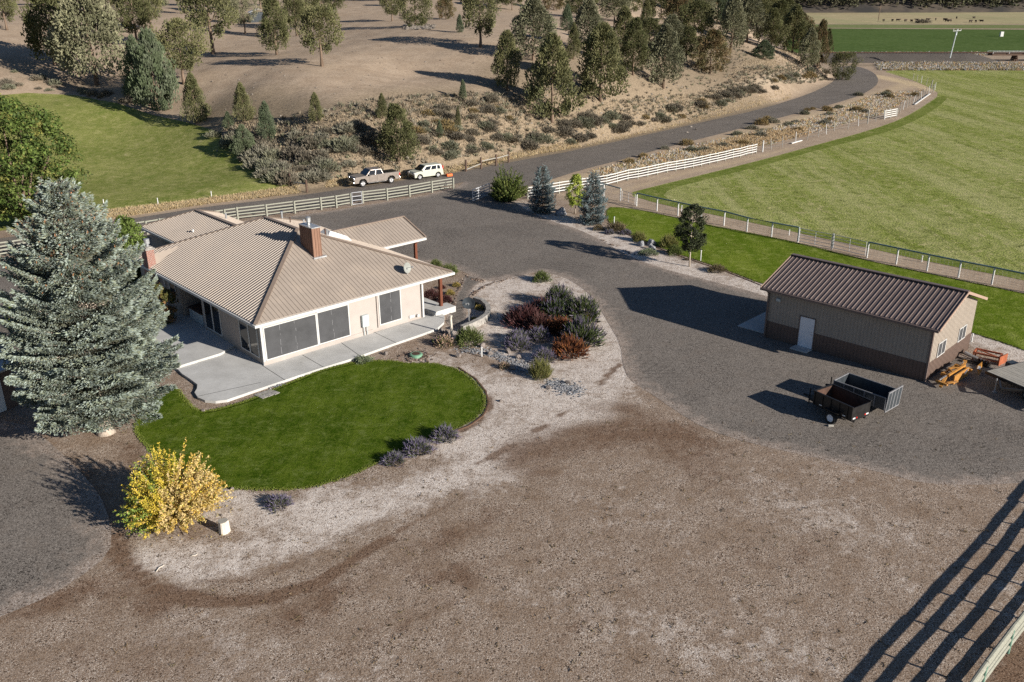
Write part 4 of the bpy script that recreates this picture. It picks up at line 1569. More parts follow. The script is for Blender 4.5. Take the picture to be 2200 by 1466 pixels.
# brick chimney at the eave
mb = MB()
mb.box(-.62, -.05, 15.5, 16.5, 0, 4.55)
bc = mb.obj('brick_chimney', M['brick'], house)
mb = MB()
mb.box(-.68, .01, 15.44, 16.56, 4.55, 4.66)
mb.box(-.58, -.09, 15.55, 16.45, 4.66, 4.74)
mb.obj('cap', M['block'], bc)
mb = MB()
mb.tube([(-.33, 15.9, 4.72), (-.33, 15.9, 4.95)], .11, 12)
mb.tube([(-.33, 15.9, 4.95), (-.33, 15.9, 5.3)], .2, 14)
mb.obj('flue_cap', M['galv'], bc)
mb = MB()   # cricket behind it
cz = lambda s: ZE + PT * (s + .53)
mb.add([(-.05, 15.4, cz(-.05) + .02), (-.05, 16.6, cz(-.05) + .02), (-.05, 16.0, cz(-.05) + .65), (2.2, 16.0, cz(2.2) + .02)], [(0, 2, 3), (1, 3, 2), (0, 1, 2)])
mb.obj('cricket', M['roof_tan'], roof)
# roof pipes
def rz_at(s, t):
    return min(ZE + PT * min(s + .53, 14.93 - s, t + .53, 19.6 - t), ZR)


for s, t, h, r_, m in [(10.0, 14.6, .55, .08, 'galv'), (9.6, 12.6, .35, .04, 'rust'), (10.2, 11.6, .5, .06, 'galv'), (8.8, 8.6, .3, .04, 'rust'), (9.75, 7.8, .4, .05, 'rust'), (9.0, 6.3, .45, .06, 'galv')]:
    z = rz_at(s, t)
    mb = MB()
    mb.tube([(s, t, z - .05), (s, t, z + h)], r_, 8)
    mb.tube([(s, t, z + h), (s, t, z + h + .08)], r_ * 1.5, 8)
    mb.obj('vent_pipe', M[m], roof)
for s, t, h, m in [(8.9, 22.3, .5, 'galv'), (5.3, 20.9, .22, 'white')]:
    z = wz + PT * min(s - we0, we1 - s)
    mb = MB()
    mb.tube([(s, t, z - .05), (s, t, z + h)], .08, 8)
    mb.obj('vent_pipe', M[m], wing)
mb = MB()
sk = [(9.9, 7.6), (9.9, 8.9), (11.9, 8.9), (11.9, 7.6)]
z0 = rz_at(9.9, 8.0)
z1 = rz_at(11.9, 8.0)
mb.add([(9.9, 7.6, z0 + .02), (9.9, 8.9, z0 + .02), (11.9, 8.9, z1 + .02), (11.9, 7.6, z1 + .02), (10.2, 7.8, z0 + .28), (10.2, 8.7, z0 + .28), (11.6, 8.7, z1 + .42), (11.6, 7.8, z1 + .42)],
       [(4, 5, 6, 7), (0, 1, 5, 4), (1, 2, 6, 5), (2, 3, 7, 6), (3, 0, 4, 7)])
mb.obj('skylight', M['white'], roof, bevel=.05)
M['dishgrey_l2'] = simple('dish_pale', (.26, .27, .25), .6)
# dish on the roof
def dish(name, label, loc, rz, tilt, r_, mat, pole, matp):
    t = thing(name, label, 'satellite dish', loc, rz)
    mb = MB()
    vs, fs = [(0, 0, -.06)], []
    n = 24
    for j, q in enumerate((.5, 1.0)):
        for i in range(n):
            a = 2 * math.pi * i / n
            vs.append((math.cos(a) * r_ * q, math.sin(a) * r_ * q * .9, -.06 + .1 * q * q))
    for i in range(n):
        fs.append((0, 1 + i, 1 + (i + 1) % n))
        fs.append((1 + i, 1 + n + i, 1 + n + (i + 1) % n, 1 + (i + 1) % n))
    vs2 = [(x, y, z - .02) for x, y, z in vs]
    b = len(vs)
    fs2 = [tuple(i + b for i in f)[::-1] for f in fs] + [(1 + n + i, 1 + n + b + i, 1 + n + b + (i + 1) % n, 1 + n + (i + 1) % n) for i in range(n)]
    mb.add(vs + vs2, fs + fs2)
    o = mb.obj('reflector', mat, t, loc=(0, 0, pole))
    o.rotation_euler = (tilt, 0, 0)
    mb = MB()
    mb.tube([(0, 0, -.05), (0, 0, pole)], .035, 8)
    mb.obj('pole', matp, t)
    mb = MB()
    mb.tube([(0, 0, pole), (0, -r_ * 1.05, pole + .12)], .018, 6)
    mb.box(-.05, .05, -r_ * 1.2, -r_ * 1.0, pole + .06, pole + .17)
    mb.obj('arm', matp, t)
    return t


dz = rz_at(11.6, .6)
dp = HQ + HU * 11.6 + HV * .35 + Vector((0, 0, dz - .06))
dish('satellite_dish', 'pale oval satellite dish mounted on the right end of the tan roof', dp, R(62), R(78), .42, M['dishgrey_l2'], .42, M['galv'])
pd = G(1008, 690 + 12)
dish('satellite_dish', 'dark grey satellite dish on a pole rising from the round green bush by the path', (pd.x, pd.y, 0), HA - R(60), R(62), .46, M['dishgrey'], 1.75, M['galv'])

# patios
def slab(name, label, pts, z0, z1, parent=None):
    P = GP(pts, z1)
    mb = MB()
    n = len(P)
    vo, _, fo, _, _, _ = delaunay_2d_cdt([Vector(p) for p in P], [(i, (i + 1) % n) for i in range(n)], [list(range(n))], 1, 1e-5)
    b = [(v.x, v.y, z1) for v in vo]
    mb.add(b, [tuple(f) for f in fo])
    mb.add([(x, y, z0) for x, y in P] + [(x, y, z1) for x, y in P], [(i, (i + 1) % n, (i + 1) % n + n, i + n) for i in range(n)])
    o = mb.obj(name, M['concrete'], parent)
    if label:
        props(o, label, 'patio')
    return o


front = [(930, 661), (946, 668), (955, 680), (954, 692), (939, 706), (900, 720), (850, 737), (792, 758), (761, 769), (680, 794), (620, 814), (549, 838), (523, 847), (488, 859), (463, 862), (440, 860), (425, 854),
         (418, 843), (423, 835), (424, 826), (408, 814), (391, 803), (379, 790), (474, 761), (500, 745), (575, 770), (700, 735), (860, 690), (920, 668)]
pf = slab('concrete_patio', 'pale concrete patio and walk curving along the sunlit front of the house', front, -.1, .16)
up = [(379, 788), (474, 759), (510, 738), (480, 700), (395, 674), (336, 690), (322, 715), (335, 755), (350, 775)]
slab('concrete_patio', 'raised shaded concrete patio beside the long side of the house', up, -.1, .31)
# control joints
for (a, b) in [((563, 785), (612, 817)), ((650, 763), (695, 789)), ((731, 735), (772, 764)), ((804, 714), (851, 737)), ((424, 852), (560, 822))]:
    pa, pb = G(*a, .161), G(*b, .161)
    mb = MB()
    mb.beam(pa + Vector((0, 0, .0)), pb + Vector((0, 0, .0)), .035, .006)
    mb.obj('joint', M['dark'], pf)
mb = MB()
mb.box(13.3, 15.3, -.35, .75, 0, .45)
mb.box(12.7, 14.9, .75, 3.6, 0, .40)
mb.obj('porch_slab', M['concrete'], house, bevel=.02)
# stepping stones off the patio
for i, (x, y) in enumerate([(561, 852), (573, 848), (586, 844), (677, 797)]):
    p = G(x, y)
    o = MB().box(-.19, .19, -.42, .42, 0, .06).obj('paver', M['block'], bevel=.01)
    o.location = p
    o.rotation_euler = (0, 0, HA + R(8) + i * .04)
    props(o, ['leftmost of the three grey pavers between patio and lawn', 'middle one of the three grey pavers between patio and lawn', 'rightmost of the three grey pavers between patio and lawn', 'single flat paver in the bed left of the grey lavender'][i], 'paver')
    if i == 3: o.scale = (.6, .6, 1)
# hot tub in the recess
ht = HQ + HU * .9 + HV * 10.0
t = thing('hot_tub', 'covered hot tub standing in the dark recess of the house', 'hot tub', (ht.x, ht.y, .3), HA)
MB().box(-.8, .8, -1.1, 1.1, 0, .82).obj('cabinet', M['meter'], t, bevel=.12)
MB().box(-.84, .84, -1.14, 1.14, .82, .92).obj('cover', M['rust'], t, bevel=.05)

# ================================================================== SHED
SA = -.77658
SQ = Vector((17.184, 56.762, 0))
SU = Vector((math.cos(SA), math.sin(SA), 0))
SV = Vector((-math.sin(SA), math.cos(SA), 0))
SL, SW, SO = 10.745, 7.152, .43


def SP(s, t, z=0.0):
    return SQ + SU * s + SV * t + Vector((0, 0, z))


shed = thing('metal_shed', 'two-tone tan and brown metal shed with ribbed brown roof on the gravel yard', 'shed', SQ, SA)
zt = 3.42
rdg = 3.55 + (3.576 + .35) * .352
mb = MB()
mb.box(0, SL, 0, SW, 1.2, zt)
for s in (0.0, SL):
    mb.add([(s, 0, zt), (s, SW, zt), (s, SW / 2, rdg - .1)], [(0, 1, 2)])
sw_ = mb.obj('wall', M['wall_tan'], shed)
mb = MB()
for x in np.arange(.23, SL, .23):
    mb.box(x - .012, x + .012, -.018, 0, 1.2, zt)
for y in np.arange(.23, SW, .23):
    zz = zt + (rdg - .1 - zt) * (1 - abs(y - SW / 2) / (SW / 2))
    mb.box(SL, SL + .018, y - .012, y + .012, 1.2, zz)
mb.obj('siding_ribs', M['wall_tan'], sw_)
mb = MB()
mb.box(-.012, SL + .012, -.012, SW + .012, 0, 1.2)
ws = mb.obj('wainscot', M['wall_brown'], shed)
mb = MB()
for x in np.arange(.23, SL, .23):
    mb.box(x - .012, x + .012, -.032, -.012, 0, 1.19)
for y in np.arange(.23, SW, .23):
    mb.box(SL + .012, SL + .032, y - .012, y + .012, 0, 1.19)
mb.obj('siding_ribs', M['wall_brown'], ws)
mb = MB()
roof_plane(mb, [(-SO, -.35, 3.55), (SL + SO, -.35, 3.55), (SL + SO, SW / 2, rdg), (-SO, SW / 2, rdg)], (1, 0, 0), (0, 1, .352), .3048, .035, .032)
roof_plane(mb, [(SL + SO, SW + .35, 3.55), (-SO, SW + .35, 3.55), (-SO, SW / 2, rdg), (SL + SO, SW / 2, rdg)], (1, 0, 0), (0, -1, .352), .3048, .04, .045)
sr2 = mb.obj('roof', M['roof_brown'], shed)
mb = MB()
cap(mb, (-SO - .02, SW / 2, rdg), (SL + SO + .02, SW / 2, rdg), .2, .05)
mb.obj('ridge_cap', M['roof_brown'], sr2)
M['roof_brown_lit'] = simple('brown_trim_lit', (.33, .235, .185), .5, 0, .4, .06)  # lightened copy of the roof brown, sunlight put into the trim colour
mb = MB()
for s in (-SO - .03, SL + SO + .03):
    mb.beam((s, -.37, 3.5), (s, SW / 2, rdg - .04), .04, .17)
    mb.beam((s, SW + .37, 3.5), (s, SW / 2, rdg - .04), .04, .17)
mb.obj('rake_trim', M['roof_brown_lit'], shed)
mb = MB()
mb.beam((-SO, -.43, 3.46), (SL + SO, -.43, 3.46), .12, .14)
mb.box(-.06, .06, -.06, .06, 0, zt)
mb.box(SL - .06, SL + .05, -.06, .06, 0, zt)
mb.tube([(.05, -.42, 3.4), (.05, -.12, 3.1), (.05, -.12, .15), (-.25, -.35, .08)], .045, 8)
mb.obj('gutter_and_trim', M['black_brown'] if 'black_brown' in M else M['roof_brown'], shed)
mb = MB()
mb.box(2.44, 3.44, -.05, .0, .08, 2.12)
dr = mb.obj('door', simple('door_white_paint', (.72, .73, .76), .45, 0, .3, .04), shed)
mb = MB()
for a in [(2.38, 2.44, .08, 2.18), (3.44, 3.5, .08, 2.18), (2.38, 3.5, 2.12, 2.18)]:
    mb.box(a[0], a[1], -.06, -.02, a[2], a[3])
mb.obj('frame', M['roof_brown'], dr)
mb = MB()
mb.tube([(3.33, -.12, 1.05), (3.33, -.05, 1.05)], .035, 8)
mb.tube([(3.33, -.08, 1.22), (3.33, -.05, 1.22)], .03, 8)
mb.obj('handle', M['chrome'], dr)
MB().box(2.3, 3.5, -.8, -.06, 0, .09).obj('step', M['concrete'], shed, bevel=.01)
mb = MB()
mb.box(-2.4, -.05, .45, 6.6, -.02, .06)
mb.obj('apron', M['concrete'], shed)
for (a, b) in [(1.22, 2.47), (4.62, 5.88)]:
    mb = MB()
    for q in [(a, b, 1.2, 1.25), (a, b, 2.07, 2.12)]:
        mb.box(SL + .012, SL + .05, q[0], q[1], q[2], q[3])
    mm = (a + b) / 2
    for y in (a, mm - .03, b - .06):
        mb.box(SL + .012, SL + .052, y, y + .06, 1.2, 2.12)
    w = mb.obj('window', M['fascia'], shed)
    mb = MB()
    mb.box(SL + .012, SL + .03, a + .05, b - .05, 1.22, 2.1)
    mb.obj('pane', M['screen'], w)
mb = MB()
mb.box(.62, .9, -.14, -.02, 2.75, 2.95)
mb.obj('flood_lamp', M['meter'], shed, bevel=.02)

# left outbuilding behind the spruce
ob = G(20, 880)
OA = R(62)
out = thing('garage', 'low brown garage with white door at the left edge behind the large spruce', 'garage', (ob.x, ob.y, 0), OA)
MB().box(-9, .6, .0, 9, 0, 2.6).obj('wall', M['wall_brown'], out)
gd = MB().box(-2.6, -.15, -.04, 0, .05, 2.15).obj('door', M['white'], out, bevel=.01)
MB().box(-.95, -.5, -.06, -.04, 1.35, 1.65).obj('window', M['glassy'], gd)
mb = MB()
roof_plane(mb, [(-9.4, -.5, 2.6), (1.0, -.5, 2.6), (1.0, 4.5, 3.9), (-9.4, 4.5, 3.9)], (1, 0, 0), (0, 1, .26), .3, .03, .03)
roof_plane(mb, [(1.0, 9.5, 2.6), (-9.4, 9.5, 2.6), (-9.4, 4.5, 3.9), (1.0, 4.5, 3.9)], (1, 0, 0), (0, -1, .26), .3, .03, .03)
mb.obj('roof', M['galv'], out)

# ================================================================== FENCES
def rail_fence(name, label, pts, hgt, rails, railh, railw, mat_post, mat_rail, pw=.14, posth=None, breaks=(), cat='fence', round_=False):
    """pts: list of ground positions of the posts"""
    o = Vector(pts[0])
    t = thing(name, label, cat, o)
    for i, p in enumerate(pts):
        p = Vector(p)
        mb = MB()
        h = (posth or hgt) + random.uniform(-.03, .04)
        q = p - o
        a = pts[min(i + 1, len(pts) - 1)]
        b = pts[max(i - 1, 0)]
        rz = math.atan2(a[1] - b[1], a[0] - b[0])
        Mx = Matrix.Translation(q) @ Matrix.Rotation(rz, 4, 'Z')
        if round_:
            mb.tube([q + Vector((0, 0, -.1)), q + Vector((random.uniform(-.02, .02), random.uniform(-.02, .02), h))], pw / 2, 8)
        else:
            mb.box(-pw / 2, pw / 2, -pw / 2, pw / 2, -.1, h, Mx)
        mb.obj('post', mat_post, t)
    for i in range(len(pts) - 1):
        if i in breaks:
            continue
        a, b = Vector(pts[i]) - o, Vector(pts[i + 1]) - o
        n = Vector((-(b - a).y, (b - a).x, 0)).normalized() * (-pw / 2 - railw / 2)
        mb = MB()
        for z in rails:
            j = Vector((0, 0, random.uniform(-.015, .015)))
            mb.beam(a + n + Vector((0, 0, z)) + j, b + n + Vector((0, 0, z)) - j, railw, railh)
        mb.obj('rails', mat_rail, t)
    return t


def interp(pts, n):
    P = [Vector(p) for p in pts]
    out = []
    L = [(P[i + 1] - P[i]).length for i in range(len(P) - 1)]
    tot = sum(L)
    for k in range(n):
        s = tot * k / (n - 1)
        i = 0
        while i < len(L) - 1 and s > L[i]:
            s -= L[i]; i += 1
        out.append(P[i].lerp(P[i + 1], s / L[i]))
    return out


px_posts = [(723.6, 447.3), (691, 451.5), (634.5, 459), (574.4, 466.6), (512, 474)]
A = [G(*p) for p in px_posts]
step = (A[-1] - A[-2])
left = interp([G(512, 474), G(6, 552), G(-140, 580)], 22)[1:]
rail_fence('rail_fence', 'weathered wooden rail fence along the gravel road behind the house', [G(755, 441.8)] + A + left, 1.36, (.3, .62, .94, 1.26), .12, .05, M['rail_wood'], M['rail_wood'], .14)
rail_fence('rail_fence', 'weathered wooden rail fence between the small metal gate and the open driveway entrance',
           [G(x, y) for x, y in [(780.5, 437.3), (832.7, 431), (880.5, 423.6), (928.5, 414.5), (974.5, 407)][::-1]], 1.36, (.3, .62, .94, 1.26), .12, .05, M['rail_wood'], M['rail_wood'], .14)


def pipe_gate(name, label, a, b, h, z0, bars, r_=.03, mids=1, mat='gate_grey', cat='gate', mesh=False):
    a, b = Vector(a), Vector(b)
    t = thing(name, label, cat, a)
    d = b - a
    mb = MB()
    z = lambda v: Vector((0, 0, v))
    mb.tube([z(z0), z(h), d + z(h), d + z(z0), z(z0)], r_, 6)
    mb.obj('frame', M[mat], t)
    mb = MB()
    for k in range(1, bars):
        zz = z0 + (h - z0) * k / bars
        mb.tube([z(zz), d + z(zz)], r_ * .8, 6)
    for k in range(1, mids + 1):
        q = d * (k / (mids + 1))
        mb.tube([q + z(z0), q + z(h)], r_ * .8, 6)
    mb.obj('bars', M[mat], t)
    return t


pipe_gate('walk_gate', 'small square metal gate set in the weathered rail fence', G(757.5, 442), G(778, 439.5), 1.4, .12, 3, .055, 0)
ga, gb = G(1016, 434.5), G(1052, 420)
pipe_gate('driveway_gate', 'open metal farm gate swung in beside the green bush at the driveway', ga, gb, 1.35, .15, 4, .055, 2)

WP = [(1133.6, 428), (1166, 422), (1201, 416), (1225, 412), (1250, 408), (1277, 404), (1302.6, 400.5), (1325.3, 394.4), (1348.3, 388.3), (1370, 385), (1391, 380.6), (1412, 376), (1432.7, 371.4), (1451.5, 368.3), (1470, 365),
      (1489, 361.6), (1506.4, 357.6), (1523.6, 353.6), (1541, 350), (1558, 346), (1574, 342), (1589.6, 339), (1603.4, 334.5), (1614.8, 332.4), (1624, 330)]
rail_fence('white_fence', 'long white four-rail fence along the top of the hay field', [G(*p) for p in WP], 1.42, (.32, .64, .96, 1.28), .095, .05, M['rail_wood'], M['white_rail'], .11)
TPOSTS = [(1638, 327), (1657, 322), (1681, 316), (1709, 307), (1734, 301), (1758, 295), (1775, 289), (1792, 282), (1821.6, 277.8), (1844, 271.6), (1863.4, 267), (1881, 261.5), (1900, 257), (1926, 251.7), (1932.8, 242.7), (1940, 236), (1947.6, 232),
          (1954, 228), (1961.5, 224), (1967.5, 221), (1973, 217), (1979, 214), (1984, 209), (1988, 205), (1995, 202), (2000.5, 199.5), (2005, 198.4), (2008.4, 194), (2000, 188), (1989.7, 183.6), (1979, 179), (1969.8, 176), (1960.7, 173)]
o0 = G(*TPOSTS[0])
t = thing('wire_fence', 'old wire fence with uneven posts curving round the far corner of the hay field', 'fence', o0)
for i, p in enumerate(TPOSTS):
    q = G(*p) - o0
    big = i in (0, 10, 12, 26, 28)
    mb = MB()
    h = 1.6 if i != 10 else 2.3
    mb.tube([q, q + Vector((random.uniform(-.2, .2), random.uniform(-.1, .1), h))], .10 if big else .055, 6)
    mb.obj('post', M['grey_wood'] if i % 3 else M['white_rail'], t)
mb = MB()
for i in range(len(TPOSTS) - 1):
    a, b = G(*TPOSTS[i]) - o0, G(*TPOSTS[i + 1]) - o0
    for z in (.4, .8, 1.2):
        mb.beam(a + Vector((0, 0, z)), b + Vector((0, 0, z)), .012, .012)
mb.obj('wire', M['galv'], t)
ga, gb = G(1900, 257), G(1926, 251.7)
mb = MB()
t = thing('wooden_gate', 'white wooden rail gate panel in the wire fence of the hay field', 'gate', ga)
for z in (.35, .7, 1.05, 1.4):
    mb.beam(Vector((0, 0, z)), gb - ga + Vector((0, 0, z)), .05, .12)
mb.obj('rails', M['white_rail'], t)
mb = MB()
for f in (0, .5, 1):
    q = (gb - ga) * f
    mb.beam(q, q + Vector((0, 0, 1.55)), .12, .12)
mb.obj('posts', M['grey_wood'], t)
for i, (a, b) in enumerate([((1700, 310), (1722, 304)), ((1965, 226), (1998, 203))]):
    pa, pb = G(*a), G(*b)
    o = MB().beam(pa + Vector((0, 0, .12)), pb + Vector((0, 0, .15)), .25, .12).obj('fallen_board', M['white_rail'])
    props(o, ['fallen white board lying at the foot of the wire fence near the white fence end', 'line of fallen white boards under the wire fence by the field corner'][i], 'board')

# pipe and mesh fence
def pipe_fence(name, label, px, hgt=1.4, joint=None):
    P = [G(*p) for p in px]
    o = P[0]
    t = thing(name, label, 'fence', o)
    for p in P:
        q = p - o
        mb = MB()
        mb.tube([q + Vector((0, 0, -.1)), q + Vector((0, 0, hgt - .04))], .075, 8)
        mb.obj('post', M['white_rail'], t)
    mb = MB()
    mb.tube([p - o + Vector((0, 0, hgt)) for p in P], .07, 8)
    mb.obj('top_rail', M['pipe'], t)
    mb = MB()
    for i in range(len(P) - 1):
        a, b = P[i] - o, P[i + 1] - o
        for z in (.15, .35, .55, .8, 1.05, 1.25):
            mb.beam(a + Vector((0, 0, z)), b + Vector((0, 0, z)), .008, .008)
        n = int((b - a).length / .3)
        for k in range(1, n):
            q = a.lerp(b, k / n)
            mb.beam(q + Vector((0, 0, .1)), q + Vector((0, 0, hgt)), .006, .006)
    mb.obj('wire_mesh', M['galv'], t)


pipe_fence('pipe_fence', 'short pipe rail fence joining the white fence beside the second blue spruce', [(1262, 412), (1297, 422), (1332.5, 432.4)])
pipe_fence('pipe_fence', 'pipe rail and mesh fence with white posts behind the ornamental tree', [(1367.3, 443), (1411, 453.6), (1456, 463.8), (1506, 475), (1555, 484.7), (1604, 498.6), (1657, 509.8), (1713.7, 520.7)])
pipe_fence('pipe_fence', 'pipe rail and mesh fence with white posts running behind the metal shed', [(1862, 554), (1925, 567.9), (1991, 582.5), (2058.5, 597), (2130, 611.7), (2205, 628), (2290, 645), (2380, 664)])
pipe_gate('mesh_gate', 'narrow wire mesh gate left of the pipe rail fence', G(1336, 433), G(1364, 442), 1.2, .12, 3, .025, 1)
pipe_gate('field_gate', 'left of the two galvanised field gates behind the shed', G(1716, 521.5), G(1784, 535.5), 1.35, .15, 4, .03, 1)
pipe_gate('field_gate', 'right of the two galvanised field gates behind the shed', G(1789, 536), G(1858, 552.5), 1.35, .15, 4, .03, 1)
gp = G(1786.5, 535.5)
props(MB().tube([(0, 0, 0), (0, 0, 1.45)], .08, 8).obj('gate_post', M['galv'], loc=gp), 'galvanised post between the two field gates', 'gate post')

# lower right rail fence with green steel posts
pts = [Vector((x, y, 0)) for x, y in [(12.1, 20.1), (14.05, 22.1), (15.95, 24.0), (17.80, 25.8), (19.55, 27.45), (21.25, 29.1), (22.93, 30.76), (24.52, 32.4), (26.1, 34.05), (27.7, 35.7), (29.3, 37.3)]]
o = Vector(pts[0])
t = thing('corral_fence', 'heavy split rail fence with green steel posts at the bottom right corner', 'fence', o)
for p in pts:
    q = Vector(p) - o
    mb = MB()
    mb.tube([q + Vector((0, 0, -.1)), q + Vector((0, 0, 1.24))], .05, 8)
    mb.obj('post', M['green_steel'], t)
for i in range(len(pts) - 1):
    a, b = Vector(pts[i]) - o, Vector(pts[i + 1]) - o
    dd = (b - a).normalized()
    n = Vector((-dd.y, dd.x, 0))
    mb = MB()
    for k, z in enumerate((.30, .62, .94, 1.26)):
        n2 = n * (.05 if k < 3 else 0)
        p0, p1 = a - dd * .12 + n2 + Vector((0, 0, z + random.uniform(-.02, .02))), b + dd * .12 + n2 + Vector((0, 0, z + random.uniform(-.02, .02)))
        mid = p0.lerp(p1, .5) + Vector((0, 0, random.uniform(-.012, .008)))
        rr = random.uniform(.07, .085)
        mb.tube([p0, p0.lerp(mid, .5), mid, mid.lerp(p1, .5), p1], [rr, rr * 1.05, rr * .97, rr * 1.04, rr * .95], 9)
    mb.obj('rails', M['rail_wood'], t)
# dark post fences by the road
def dark_fence(label, px, rails):
    P = [T(*p) for p in px]
    o = P[0]
    t = thing('post_fence', label, 'fence', o)
    for p in P:
        q = p - o
        MB().tube([q + Vector((0, 0, -.2)), q + Vector((random.uniform(-.06, .06), 0, 1.5))], .13, 8).obj('post', M['dark_wood'], t)
    for i, z0, z1 in rails:
        a, b = P[i] - o, P[i + 1] - o
        MB().tube([a + Vector((0, 0, z0)), b + Vector((0, 0, z1))], .07, 7).obj('rail', M['grey_wood'], t)


dark_fence('three dark round posts with a grey pole rail on the far side of the road', [(1001, 369), (1033.6, 363.6), (1066, 357), (1092.7, 350)], [(1, 1.0, 1.05), (2, 1.0, 1.05), (0, .25, .7)])
dark_fence('two dark fence posts with a sagging rail at the pasture corner', [(625, 400), (659.6, 414)], [(0, .5, 1.0)])
for i, (x, y) in enumerate([(224, 444), (340, 441), (455, 426)]):
    p = T(x, y)
    o = MB().tube([(0, 0, 0), (0, 0, .8)], .05, 6).obj('marker_stake', M['white'], loc=p)
    props(o, ['leftmost', 'middle', 'rightmost'][i] + ' of three short white stakes along the pasture verge', 'stake')
p = T(622, 395)

# ================================================================== VEHICLES
def wheel(parent, x, y, r_, w, rim, side):
    mb = MB()
    n = 22
    prof = [(r_ * .62, -w / 2), (r_ * .93, -w / 2), (r_, -w * .3), (r_, w * .3), (r_ * .93, w / 2), (r_ * .62, w / 2)]
    vs = [(math.cos(2 * math.pi * i / n) * a, b, math.sin(2 * math.pi * i / n) * a) for i in range(n) for a, b in prof]
    m = len(prof)
    fs = [(i * m + j, ((i + 1) % n) * m + j, ((i + 1) % n) * m + (j + 1) % m, i * m + (j + 1) % m) for i in range(n) for j in range(m)]
    mb.add(vs, fs)
    o = mb.obj('wheel', M['tyre'], parent, smooth=False, loc=(x, y, r_))
    mb = MB()
    mb.tube([(0, -w * .40, 0), (0, w * .40, 0)], r_ * .63, 20)
    for k in range(6):
        a = k * math.pi / 3
        for sgn in (-1, 1):
            mb.beam((0, sgn * w * .42, 0), (math.cos(a) * r_ * .58, sgn * w * .46, math.sin(a) * r_ * .58), r_ * .16, .03, up=Vector((0, 1, 0)))
    mb.obj('rim', M[rim], o)
    return o


def loft(sections, closed_ends=True):
    """sections: list of rings of equal length"""
    mb = MB()
    n = len(sections[0])
    vs = [p for s in sections for p in s]
    fs = []
    for i in range(len(sections) - 1):
        for k in range(n):
            fs.append((i * n + k, i * n + (k + 1) % n, (i + 1) * n + (k + 1) % n, (i + 1) * n + k))
    fs.append(tuple(range(n)))
    fs.append(tuple(range((len(sections) - 1) * n, len(sections) * n))[::-1])
    mb.add(vs, fs)
    return mb


def side_body(out, hw, arches, r_):
    """side outline (x, z top) with wheel arches cut from the sill; extruded across with a slight tumblehome"""
    bot = []
    for cx in sorted(arches):
        for k in range(9):
            a = math.pi - math.pi * k / 8
            bot.append((cx + math.cos(a) * r_, r_ * .92 + math.sin(a) * r_ * 1.02))
    return bot


def car_body(top, sill, arches, ra, hw, xr, xf):
    poly = [(xr, sill)]
    for cx in sorted(arches):
        poly.append((cx - ra, sill))
        for k in range(1, 8):
            a = math.pi - math.pi * k / 8
            poly.append((cx + math.cos(a) * ra, sill + math.sin(a) * ra * 1.0))
        poly.append((cx + ra, sill))
    poly.append((xf, sill))
    poly += top
    rings = []
    for y, ins in ((-hw, .06), (-hw * .96, 0), (hw * .96, 0), (hw, .06)):
        rings.append([(x, y, z - (ins if z > sill + .5 else 0)) for x, z in poly])
    return loft(rings)


